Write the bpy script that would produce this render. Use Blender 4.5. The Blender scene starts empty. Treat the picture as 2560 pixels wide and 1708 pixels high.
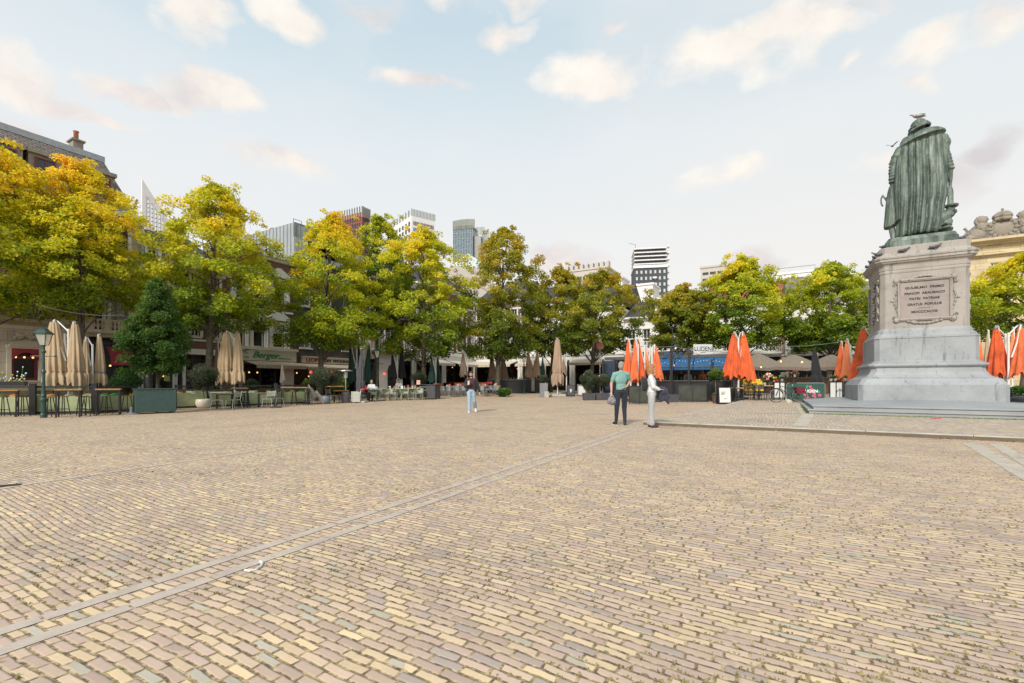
import bpy, bmesh, math, random
import numpy as np
from mathutils import Vector, Matrix
rnd = random.Random(7)
C = bpy.context.scene.collection
PI = math.pi
F = 1138.0; CX = 1280.0; CY = 957.0; H = 1.25
ANG = math.radians(30.1)
SU, CU = math.sin(ANG), math.cos(ANG)
def w_ab(a, b): return (SU*a+CU*b, CU*a-SU*b)
def ab(x, y): return (SU*x+CU*y, CU*x-SU*y)
def sstep(t):
    t = max(0., min(1., t)); return t*t*(3-2*t)
def gnd(a): return 0.42*sstep((a-14)/24.) if a > 14 else 0.
PLX = [(-3.4, 13.74), (-1.93, 24.1), (1.2, 46.0), (1.2, 70.)]
def plat_left(a):
    for (b0, a0), (b1, a1) in zip(PLX, PLX[1:]):
        if a <= a1: return b0+(b1-b0)*(a-a0)/(a1-a0)
    return 1.2
def gz(x, y):
    a, b = ab(x, y)
    z = gnd(a)
    if a > 13.74 and b > plat_left(a): z += 0.10
    return z
def at(px, Y):
    x = (px-CX)/F*Y
    return Vector((x, Y, gz(x, Y)))
def zat(py, Y): return H+(CY-py)/F*Y
def hit(px, py):
    Y = 5.
    lo, hi = 1., 80.
    for _ in range(40):
        Y = (lo+hi)/2
        if zat(py, Y) > gz((px-CX)/F*Y, Y): lo = Y
        else: hi = Y
    return at(px, Y)
# ---------------------------------------------------------------- materials
class NT:
    def __init__(s, name):
        s.m = bpy.data.materials.new(name); s.m.use_nodes = True
        s.t = s.m.node_tree; s.n = s.t.nodes; s.l = s.t.links
        s.bs = s.n['Principled BSDF']
    def new(s, typ, **k):
        n = s.n.new(typ)
        for a, b in k.items(): setattr(n, a, b)
        return n
    def put(s, sock, val):
        if val is None: return
        if isinstance(val, bpy.types.NodeSocket): s.l.new(val, sock)
        else: sock.default_value = val
    def math(s, op, a, b=None, c=None, clamp=False):
        n = s.new('ShaderNodeMath', operation=op, use_clamp=clamp)
        s.put(n.inputs[0], a); s.put(n.inputs[1], b)
        if c is not None: s.put(n.inputs[2], c)
        return n.outputs[0]
    def vmath(s, op, a, b=None):
        n = s.new('ShaderNodeVectorMath', operation=op)
        s.put(n.inputs[0], a); s.put(n.inputs[1], b)
        return n.outputs[0]
    def coord(s, which='Object'): return s.new('ShaderNodeTexCoord').outputs[which]
    def mapping(s, v, scale=(1,1,1), rot=(0,0,0), loc=(0,0,0)):
        n = s.new('ShaderNodeMapping'); s.l.new(v, n.inputs[0])
        n.inputs['Scale'].default_value = scale; n.inputs['Rotation'].default_value = rot; n.inputs['Location'].default_value = loc
        return n.outputs[0]
    def noise(s, v, scale=5, detail=4, rough=.5, dist=0, dims='3D'):
        n = s.new('ShaderNodeTexNoise', noise_dimensions=dims)
        if v is not None: s.l.new(v, n.inputs['Vector'])
        n.inputs['Scale'].default_value = scale; n.inputs['Detail'].default_value = detail
        n.inputs['Roughness'].default_value = rough; n.inputs['Distortion'].default_value = dist
        return n.outputs['Fac']
    def mix(s, f, a, b, blend='MIX'):
        n = s.new('ShaderNodeMix', data_type='RGBA', blend_type=blend)
        s.put(n.inputs[0], f); s.put(n.inputs[6], c4(a)); s.put(n.inputs[7], c4(b))
        return n.outputs[2]
    def ramp(s, f, stops, interp='LINEAR'):
        n = s.new('ShaderNodeValToRGB'); s.l.new(f, n.inputs[0])
        r = n.color_ramp; r.interpolation = interp
        while len(r.elements) > 1: r.elements.remove(r.elements[-1])
        for i, (p, c) in enumerate(stops):
            e = r.elements[0] if i == 0 else r.elements.new(p)
            e.position = p; e.color = c4(c)
        return n.outputs[0]
    def sep(s, v):
        n = s.new('ShaderNodeSeparateXYZ'); s.l.new(v, n.inputs[0]); return n.outputs
    def comb(s, x=0, y=0, z=0):
        n = s.new('ShaderNodeCombineXYZ'); s.put(n.inputs[0], x); s.put(n.inputs[1], y); s.put(n.inputs[2], z); return n.outputs[0]
    def white(s, v):
        n = s.new('ShaderNodeTexWhiteNoise', noise_dimensions='3D'); s.l.new(v, n.inputs['Vector']); return n.outputs
    def bump(s, h, strength=.5, dist=.02):
        n = s.new('ShaderNodeBump'); s.l.new(h, n.inputs['Height'])
        n.inputs['Strength'].default_value = strength; n.inputs['Distance'].default_value = dist
        s.l.new(n.outputs[0], s.bs.inputs['Normal'])
    def fin(s, col=None, rough=.7, metal=0):
        if col is not None: s.put(s.bs.inputs['Base Color'], c4(col))
        s.put(s.bs.inputs['Roughness'], rough); s.put(s.bs.inputs['Metallic'], metal)
        return s.m
def c4(c):
    if isinstance(c, (tuple, list)) and len(c) == 3: return (c[0], c[1], c[2], 1.)
    return c
def mat(name, col, rough=.7, metal=0, var=.25, scale=6, bump=0., bscale=40, spec=None):
    t = NT(name)
    v = t.coord()
    n1 = t.noise(v, scale, 5, .6)
    dark = tuple(c*(1-var) for c in col); lite = tuple(min(1, c*(1+var*.8)) for c in col)
    c = t.ramp(n1, [(.3, dark), (.7, lite)])
    if bump: t.bump(t.noise(v, bscale, 4, .6), bump, .01)
    if spec is not None: t.bs.inputs['Specular IOR Level'].default_value = spec
    return t.fin(c, rough, metal)
def emis(name, col, st):
    t = NT(name); t.bs.inputs['Emission Color'].default_value = c4(col); t.bs.inputs['Emission Strength'].default_value = st
    return t.fin(col, .5)
def paving(name, W, Hh, pal, swap=False, joint=(.0025, .0044), jcol=None, moss=.5, warp=1., stonebump=.5, patch=None):
    t = NT(name)
    v = t.coord(); s = t.sep(v)
    x, y = (s[1], s[0]) if swap else (s[0], s[1])
    # gentle wave of the courses
    w1 = t.math('MULTIPLY', t.math('SINE', t.math('ADD', t.math('MULTIPLY', x, 1.1), t.math('MULTIPLY', y, .35))), .05*warp)
    w2 = t.math('MULTIPLY', t.math('SINE', t.math('ADD', t.math('MULTIPLY', x, 3.7), t.math('MULTIPLY', y, 1.3))), .010*warp)
    w3 = t.math('MULTIPLY', t.math('SUBTRACT', t.noise(v, 7, 2), .5), .022*warp)
    yy = t.math('DIVIDE', t.math('ADD', y, t.math('ADD', t.math('ADD', w1, w2), w3)), Hh)
    row = t.math('FLOOR', yy); fy = t.math('SUBTRACT', yy, row)
    rr = t.white(t.comb(row, 3.1, 0))[0]
    x3 = t.math('MULTIPLY', t.math('SUBTRACT', t.noise(v, 9, 2), .5), .03)
    xx = t.math('ADD', t.math('DIVIDE', t.math('ADD', x, x3), W), t.math('ADD', t.math('MULTIPLY', rr, .45), t.math('MULTIPLY', row, .5)))
    col = t.math('FLOOR', xx); fx = t.math('SUBTRACT', xx, col)
    wn = t.white(t.comb(col, row, 0)); r1 = wn[0]; rc = t.sep(wn[1])
    dx = t.math('MULTIPLY', t.math('SUBTRACT', .5, t.math('ABSOLUTE', t.math('SUBTRACT', fx, .5))), W)
    dy = t.math('MULTIPLY', t.math('SUBTRACT', .5, t.math('ABSOLUTE', t.math('SUBTRACT', fy, .5))), Hh)
    R = .013
    ex = t.math('MAXIMUM', t.math('SUBTRACT', R, dx), 0.); ey = t.math('MAXIMUM', t.math('SUBTRACT', R, dy), 0.)
    d = t.math('SUBTRACT', R, t.math('SQRT', t.math('ADD', t.math('MULTIPLY', ex, ex), t.math('MULTIPLY', ey, ey))))
    fine = t.noise(v, 45, 3, .6)
    jw = t.math('ADD', t.math('MULTIPLY', rc[0], joint[1]), t.math('ADD', joint[0]-.004, t.math('MULTIPLY', fine, .008)))
    m = t.math('MULTIPLY', t.math('SUBTRACT', d, jw), 260., clamp=True)
    big = t.noise(v, .35, 3, .6)
    sel = t.math('ADD', r1, t.math('MULTIPLY', t.math('SUBTRACT', big, .5), .5), clamp=True)
    base = t.ramp(sel, pal, 'CONSTANT')
    gr = t.noise(v, 28, 5, .65)
    val = t.math('ADD', .78, t.math('ADD', t.math('MULTIPLY', rc[1], .24), t.math('MULTIPLY', gr, .26)))
    base = t.mix(1., base, t.comb(val, val, val), 'MULTIPLY')
    stain = t.noise(v, 1.7, 4, .65)
    base = t.mix(t.math('MULTIPLY', t.math('SUBTRACT', stain, .45, clamp=True), 1.2, clamp=True), base, (.42, .34, .25))
    speck = t.math('MULTIPLY', t.math('SUBTRACT', t.noise(v, 90, 2, .5), .66), 8., clamp=True)
    base = t.mix(t.math('MULTIPLY', speck, .5), base, (.62, .58, .5))
    jn = t.noise(v, 5, 4, .6); jn2 = t.noise(v, 22, 3, .6)
    jc = t.ramp(jn2, [(.38, (.12, .09, .06)), (.50, (.28, .22, .14)), (.60, (.48, .40, .26))])
    mo = t.math('MULTIPLY', t.math('SUBTRACT', jn, 1-moss), 6., clamp=True)
    jc = t.mix(mo, jc, (.25, .26, .08))
    colr = t.mix(1., t.mix(m, jc, base), (1.04, .955, .835), 'MULTIPLY')
    tilt = t.math('MULTIPLY', t.math('ADD', t.math('MULTIPLY', t.math('SUBTRACT', fx, .5), t.math('SUBTRACT', rc[2], .5)), t.math('MULTIPLY', t.math('SUBTRACT', fy, .5), t.math('SUBTRACT', rc[0], .5))), .35)
    dome = t.math('MULTIPLY', d, 60., clamp=True)
    hgt = t.math('ADD', t.math('MULTIPLY', m, .8), t.math('ADD', t.math('MULTIPLY', gr, .25), t.math('ADD', tilt, t.math('MULTIPLY', dome, .6))))
    wear = t.noise(v, .55, 5, .62)
    colr = t.mix(1., colr, t.ramp(wear, [(.28, (.80, .80, .82)), (.48, (.97, .97, .97)), (.72, (1.06, 1.04, 1.0))]), 'MULTIPLY')
    hgt = t.math('ADD', hgt, t.math('MULTIPLY', t.noise(v, 2.2, 3, .5), 1.6))
    t.bump(hgt, stonebump, .011)
    rg = t.math('SUBTRACT', .88, t.math('MULTIPLY', m, .12))
    return t.fin(colr, rg)
def brickwall(name, c1, c2, mortar, bw=.22, bh=.065, ms=.006):
    t = NT(name)
    v = t.coord(); s = t.sep(v)
    vv = t.comb(t.math('ADD', s[0], s[1]), s[2], 0)
    n = t.new('ShaderNodeTexBrick'); t.l.new(vv, n.inputs['Vector'])
    n.inputs['Color1'].default_value = c4(c1); n.inputs['Color2'].default_value = c4(c2); n.inputs['Mortar'].default_value = c4(mortar)
    n.inputs['Scale'].default_value = 1; n.inputs['Mortar Size'].default_value = ms
    n.inputs['Brick Width'].default_value = bw; n.inputs['Row Height'].default_value = bh
    st = t.noise(v, .7, 5, .6)
    c = t.mix(1., n.outputs[0], t.ramp(st, [(.3, (.72, .72, .72)), (.7, (1.12, 1.1, 1.08))]), 'MULTIPLY')
    t.bump(n.outputs['Fac'], -.3, .01)
    return t.fin(c, .85)
def stone(name, col, stain=(.08, .085, .07), amt=1., streak=True, sc=1.2, blocks=None, rough=.7):
    t = NT(name)
    v = t.coord()
    n1 = t.noise(v, sc, 8, .65)
    c = t.ramp(n1, [(.25, tuple(x*.72 for x in col)), (.5, col), (.75, tuple(min(1, x*1.18) for x in col))])
    n2 = t.noise(t.mapping(v, (3.2, 3.2, .35)) if streak else v, 1.4, 6, .7)
    f = t.math('MULTIPLY', t.math('SUBTRACT', n2, .56), 4.*amt, clamp=True)
    c = t.mix(t.math('MULTIPLY', f, .65), c, stain)
    n3 = t.noise(v, 9, 6, .7)
    f3 = t.math('MULTIPLY', t.math('SUBTRACT', n3, .58), 5., clamp=True)
    c = t.mix(t.math('MULTIPLY', f3, .45*amt), c, tuple(x*1.6 for x in stain))
    h = t.noise(v, 30, 5, .6)
    if blocks:
        s = t.sep(v)
        vv = t.comb(t.math('ADD', s[0], s[1]), s[2], 0)
        n = t.new('ShaderNodeTexBrick'); t.l.new(vv, n.inputs['Vector'])
        n.inputs['Color1'].default_value = (1,1,1,1); n.inputs['Color2'].default_value = (.82,.8,.78,1); n.inputs['Mortar'].default_value = (.45,.43,.4,1)
        n.inputs['Scale'].default_value = 1; n.inputs['Mortar Size'].default_value = .012
        n.inputs['Brick Width'].default_value = blocks[0]; n.inputs['Row Height'].default_value = blocks[1]
        c = t.mix(1., c, n.outputs[0], 'MULTIPLY')
    t.bump(h, .3, .01)
    return t.fin(c, rough)
def tiles(name, col, sx=.25, sz=.3):
    t = NT(name)
    v = t.coord(); s = t.sep(v)
    vv = t.comb(s[0], s[2], 0)
    n = t.new('ShaderNodeTexBrick'); t.l.new(vv, n.inputs['Vector'])
    n.inputs['Color1'].default_value = c4(col); n.inputs['Color2'].default_value = c4(tuple(c*.65 for c in col)); n.inputs['Mortar'].default_value = c4(tuple(c*.3 for c in col))
    n.inputs['Scale'].default_value = 1; n.inputs['Mortar Size'].default_value = .02
    n.inputs['Brick Width'].default_value = sx; n.inputs['Row Height'].default_value = sz
    t.bump(n.outputs['Fac'], -.6, .03)
    c = t.mix(1., n.outputs[0], t.ramp(t.noise(v, .8, 5, .6), [(.3, (.75,.75,.75)), (.7, (1.15,1.15,1.15))]), 'MULTIPLY')
    return t.fin(c, .7)
def glassy(name, col=(.03, .035, .04), rough=.08):
    t = NT(name)
    v = t.coord()
    c = t.ramp(t.noise(v, .9, 3, .5), [(.35, tuple(x*.5 for x in col)), (.65, tuple(x*1.5 for x in col))])
    return t.fin(c, rough)
def fabric(name, col, rough=.85, var=.12):
    t = NT(name)
    v = t.coord()
    n1 = t.noise(t.mapping(v, (1, 1, .3)), 7, 5, .6)
    c = t.ramp(n1, [(.3, tuple(x*(1-var*1.6) for x in col)), (.7, tuple(min(1, x*(1+var)) for x in col))])
    t.bump(t.noise(v, 22, 4, .6), .25, .01)
    t.bs.inputs['Sheen Weight'].default_value = .15
    return t.fin(c, rough)
def leafmat(name, trans=.56):
    t = NT(name)
    a = t.new('ShaderNodeAttribute', attribute_name='leaf_color')
    t.l.new(a.outputs['Color'], t.bs.inputs['Base Color'])
    t.bs.inputs['Roughness'].default_value = .5
    t.bs.inputs['Specular IOR Level'].default_value = .35
    tr = t.new('ShaderNodeBsdfTranslucent'); t.l.new(t.vmath('MULTIPLY', a.outputs['Color'], (1.12, 1.15, 1.0)), tr.inputs[0])
    mx = t.new('ShaderNodeMixShader'); mx.inputs[0].default_value = trans
    t.l.new(t.bs.outputs[0], mx.inputs[1]); t.l.new(tr.outputs[0], mx.inputs[2])
    t.l.new(mx.outputs[0], t.n['Material Output'].inputs[0])
    return t.m
M = {}
HH_ = .055
def cosx(x, y): return y/math.hypot(x, y)
PAL = [(0, (.38,.335,.335)), (.06, (.44,.35,.325)), (.22, (.51,.41,.355)), (.36, (.46,.365,.34)), (.50, (.56,.455,.375)), (.62, (.50,.40,.36)), (.74, (.585,.48,.365)), (.90, (.63,.52,.375)), (.965, (.42,.41,.38))]
M['pave'] = paving('brick_paving', .163, HH_, PAL, moss=.42)
PAL2 = [(0, (.37,.335,.32)), (.2, (.42,.365,.335)), (.45, (.47,.41,.36)), (.7, (.40,.365,.35)), (.88, (.51,.445,.37))]
M['pave2'] = paving('grey_brick_paving', .21, .10, PAL2, swap=True, moss=.4)
M['band'] = stone('granite_strip', (.47,.395,.33), (.27,.22,.17), .7, False, 5.)
M['pale_strip'] = stone('pale_strip', (.46,.40,.325), (.36,.31,.25), .6, False, 3.)
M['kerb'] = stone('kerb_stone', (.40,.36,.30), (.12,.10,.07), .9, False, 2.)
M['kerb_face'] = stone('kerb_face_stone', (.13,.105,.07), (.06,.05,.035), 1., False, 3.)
M['ped_top'] = stone('pink_grey_stone', (.335,.305,.275), (.075,.075,.07), 2.6, True, .9)
M['ped_low'] = stone('blue_grey_stone', (.30,.315,.325), (.075,.08,.085), 2.6, True, .9)
M['step'] = stone('step_stone', (.29,.30,.305), (.13,.13,.125), .8, False, .7)
M['sandstone'] = stone('sandstone', (.50,.41,.30), (.10,.085,.065), .8, True, .8, (.9,.42))
M['plinthstone'] = stone('grey_plaster_stone', (.56,.51,.43), (.16,.13,.10), .7, True, .8, (1.4,.55))
M['palestone'] = stone('pale_yellow_stone', (.60,.50,.31), (.22,.19,.13), .6, True, .6, (1.3,.5))
M['carving'] = stone('carved_stone', (.27,.235,.19), (.06,.05,.04), 1.2, False, 3.)
M['brick_red'] = brickwall('red_brown_brick', (.20,.085,.06), (.14,.06,.045), (.25,.2,.17))
M['brick_dark'] = brickwall('dark_grey_brick', (.085,.075,.068), (.06,.054,.05), (.11,.1,.09))
M['brick_brown'] = brickwall('brown_brick', (.24,.16,.11), (.18,.12,.085), (.3,.26,.2))
M['white'] = mat('white_paint', (.72,.71,.68), .55, var=.1)
M['cream'] = mat('cream_plaster', (.62,.57,.48), .8, var=.12, scale=2)
M['offwhite'] = mat('off_white_plaster', (.66,.65,.62), .8, var=.1, scale=1.)
M['far_white'] = mat('far_white_cladding', (.70,.70,.70), .6, var=.06, scale=.05)
M['zinc'] = mat('zinc_cladding', (.40,.43,.44), .5, .3, var=.1, scale=1)
M['slate'] = tiles('slate_tiles', (.26,.225,.20), .3, .12)
M['tile_dark'] = tiles('dark_roof_tiles', (.075,.068,.062))
M['tile_orange'] = tiles('orange_roof_tiles', (.42,.13,.06))
M['tile_grey'] = tiles('grey_roof_tiles', (.25,.22,.19))
M['lead'] = mat('lead_sheet', (.33,.35,.37), .5, .2, var=.15)
M['glass'] = glassy('window_glass')
M['glass_blue'] = glassy('blue_window_glass', (.12,.17,.20), .12)
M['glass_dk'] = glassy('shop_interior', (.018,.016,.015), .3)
M['curtain'] = mat('pale_curtain', (.5,.52,.5), .9, var=.3, scale=3)
M['burgundy'] = mat('burgundy_paint', (.16,.018,.028), .5, var=.15)
M['red_fab'] = fabric('red_awning_cloth', (.30,.03,.05))
M['black'] = mat('black_metal', (.018,.019,.02), .45, var=.3)
M['dgrey'] = mat('dark_grey_paint', (.06,.063,.068), .5, var=.2)
M['mgrey'] = mat('mid_grey_metal', (.22,.225,.23), .45, .2, var=.2)
M['concrete'] = mat('pale_concrete', (.42,.40,.36), .85, var=.2, scale=9)
M['green_iron'] = mat('dark_green_iron', (.018,.06,.045), .4, var=.3)
M['box_green'] = mat('dark_green_box_paint', (.035,.075,.068), .5, var=.15)
M['wood'] = mat('oiled_wood_top', (.45,.24,.09), .5, var=.3, scale=10)
M['woodpale'] = mat('pale_wood', (.42,.30,.16), .6, var=.25, scale=10)
M['brownwood'] = mat('brown_wood', (.16,.09,.045), .6, var=.3)
M['greenmetal'] = mat('sage_metal', (.33,.36,.27), .5, .0, var=.15)
M['alu'] = mat('aluminium', (.62,.62,.6), .35, .7, var=.1)
M['signboard'] = mat('white_sign_board', (.58,.58,.58), .6, var=.04)
M['whitebar'] = mat('white_powdercoat', (.70,.69,.66), .4, var=.05)
M['beige_fab'] = fabric('beige_canvas', (.43,.315,.19))
M['cream_fab'] = fabric('cream_canvas', (.55,.48,.38))
M['taupe_fab'] = fabric('taupe_canvas', (.22,.155,.11))
M['tan_open'] = fabric('tan_open_canvas', (.20,.16,.12))
M['tan_mkt'] = fabric('tan_market_canvas', (.36,.25,.17))
M['orange_fab'] = fabric('orange_canvas', (.74,.125,.028), var=.25)
M['orange_b'] = fabric('sun_bleached_orange_canvas', (.72,.15,.045), var=.3)
M['orange_c'] = fabric('deep_orange_canvas', (.66,.10,.022), var=.3)
M['orange_pale'] = fabric('faded_orange_canvas', (.78,.25,.10))
M['green_fab'] = fabric('dark_green_canvas', (.012,.05,.045))
M['black_fab'] = fabric('black_canvas', (.014,.014,.017))
M['grey_fab'] = fabric('charcoal_canvas', (.06,.065,.075))
M['blue_fab'] = fabric('blue_awning_cloth', (.012,.085,.20))
M['blue_paint'] = mat('navy_paint', (.012,.03,.075), .5)
M['awning_beige'] = fabric('beige_awning_cloth', (.45,.36,.27))
M['bark'] = mat('bark', (.11,.095,.07), .9, var=.45, scale=9, bump=1., bscale=18)
M['leaf'] = leafmat('autumn_leaves')
M['moss'] = mat('moss_tufts', (.25,.22,.085), .9, var=.4, scale=3)
M['pot_white'] = mat('cream_glazed_pot', (.60,.55,.44), .4, var=.08)
M['pot_blue'] = mat('blue_grey_pot', (.14,.17,.19), .5, var=.15)
M['pot_brown'] = mat('brown_pot', (.11,.06,.045), .6, var=.15)
M['soil'] = mat('soil', (.05,.035,.025), .95)
M['skin'] = mat('skin', (.52,.30,.21), .5, var=.08)
M['hair_grey'] = mat('grey_hair', (.28,.26,.24), .7, var=.3, scale=60)
M['hair_ginger'] = mat('auburn_hair', (.33,.15,.055), .6, var=.4, scale=50)
M['hair_brown'] = mat('brown_hair', (.05,.028,.018), .6, var=.3, scale=50)
M['teal'] = fabric('teal_tshirt', (.17,.33,.30))
M['navy'] = fabric('navy_trousers', (.012,.018,.03))
M['white_cloth'] = fabric('white_sweater', (.66,.66,.68))
M['grey_jean'] = fabric('grey_jeans', (.38,.39,.39))
M['blue_jean'] = fabric('light_blue_jeans', (.30,.40,.50))
M['black_cloth'] = fabric('black_cloth', (.016,.016,.018))
M['navy_cloth'] = fabric('navy_jacket', (.03,.035,.06))
M['grey_cloth'] = fabric('grey_jacket', (.20,.20,.21))
M['maroon'] = fabric('maroon_tshirt', (.06,.018,.022))
M['pink_cloth'] = fabric('red_top', (.5,.06,.08))
M['red'] = mat('red_paint', (.5,.02,.02), .5)
M['pigeon'] = mat('pigeon_feathers', (.10,.105,.12), .7, var=.5, scale=14)
M['gull'] = mat('gull_feathers', (.40,.38,.36), .7, var=.35, scale=10)
M['birdleg'] = mat('bird_leg', (.4,.2,.15), .7)
M['ink'] = mat('black_lettering', (.02,.02,.02), .6)
M['redink'] = mat('red_lettering', (.28,.03,.02), .6)
M['greenink'] = mat('green_lettering', (.02,.22,.09), .4)
M['whiteink'] = mat('white_lettering', (.75,.75,.75), .6)
M['pale_faint'] = stone('faint_strip', (.48,.395,.31), (.38,.31,.25), .7, False, 5.)
M['pink'] = mat('pink_petal_paint', (.60,.10,.20), .6, var=.3, scale=20)
M['leafpaint'] = mat('green_leaf_paint', (.05,.30,.12), .6, var=.3)
M['banner'] = mat('dark_green_banner', (.018,.075,.055), .5)
M['lamp'] = emis('warm_lamp', (1., .55, .2), 1.3)
M['redlamp'] = emis('red_lamp', (1., .06, .03), 2.)
M['flower_w'] = mat('white_petals', (.75,.75,.68), .7)
M['flower_y'] = mat('yellow_petals', (.75,.5,.03), .7)
M['flower_p'] = mat('pink_petals', (.7,.15,.3), .7)
M['chalk'] = mat('white_chalk', (.72,.70,.66), .9)
M['redbrick_far'] = mat('far_red_brick', (.23,.075,.055), .8, var=.1, scale=.05)
M['far_conc'] = mat('far_pale_concrete', (.47,.44,.40), .8, var=.08, scale=.05)
M['far_grey'] = mat('far_grey_metal', (.30,.31,.29), .6, var=.1, scale=.05)
M['far_dark'] = mat('far_dark_brick', (.05,.058,.07), .7, var=.15, scale=.05)
M['far_win'] = glassy('far_window_glass', (.045,.05,.055), .2)
M['far_winb'] = glassy('far_blue_glass', (.11,.17,.21), .15)
def bronze():
    t = NT('green_bronze'); v = t.coord()
    n1 = t.noise(t.mapping(v, (2.2,2.2,.5)), 1.6, 8, .68)
    c = t.ramp(n1, [(.28, (.015,.022,.02)), (.43, (.06,.085,.07)), (.57, (.15,.19,.16)), (.76, (.31,.35,.305))])
    n2 = t.noise(v, 7, 6, .7)
    c = t.mix(t.math('MULTIPLY', t.math('SUBTRACT', n2, .55), 4., clamp=True), c, (.09,.115,.10))
    n3 = t.noise(t.mapping(v, (4,4,.6), loc=(3,1,2)), 1.3, 5, .6)
    c = t.mix(t.math('MULTIPLY', t.math('SUBTRACT', n3, .58), 5., clamp=True), c, (.20,.31,.16))
    t.bump(t.noise(v, 14, 6, .65), .45, .03)
    return t.fin(c, .55, .15)
M['bronze'] = bronze()
def clearglass():
    t = NT('clear_screen_glass')
    t.bs.inputs['Transmission Weight'].default_value = 1.
    t.bs.inputs['IOR'].default_value = 1.2
    v = t.coord()
    g = t.new('ShaderNodeBsdfTransparent'); g.inputs[0].default_value = (.82,.87,.78,1)
    gl = t.new('ShaderNodeBsdfGlossy'); gl.inputs['Roughness'].default_value = .05
    fr = t.new('ShaderNodeFresnel'); fr.inputs[0].default_value = 1.45
    mx = t.new('ShaderNodeMixShader'); t.l.new(fr.outputs[0], mx.inputs[0]); t.l.new(g.outputs[0], mx.inputs[1]); t.l.new(gl.outputs[0], mx.inputs[2])
    t.l.new(mx.outputs[0], t.n['Material Output'].inputs[0])
    return t.m
M['clear'] = clearglass()
M['frost'] = mat('green_frosted_film', (.33,.37,.20), .35, var=.35, scale=1.5)
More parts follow.
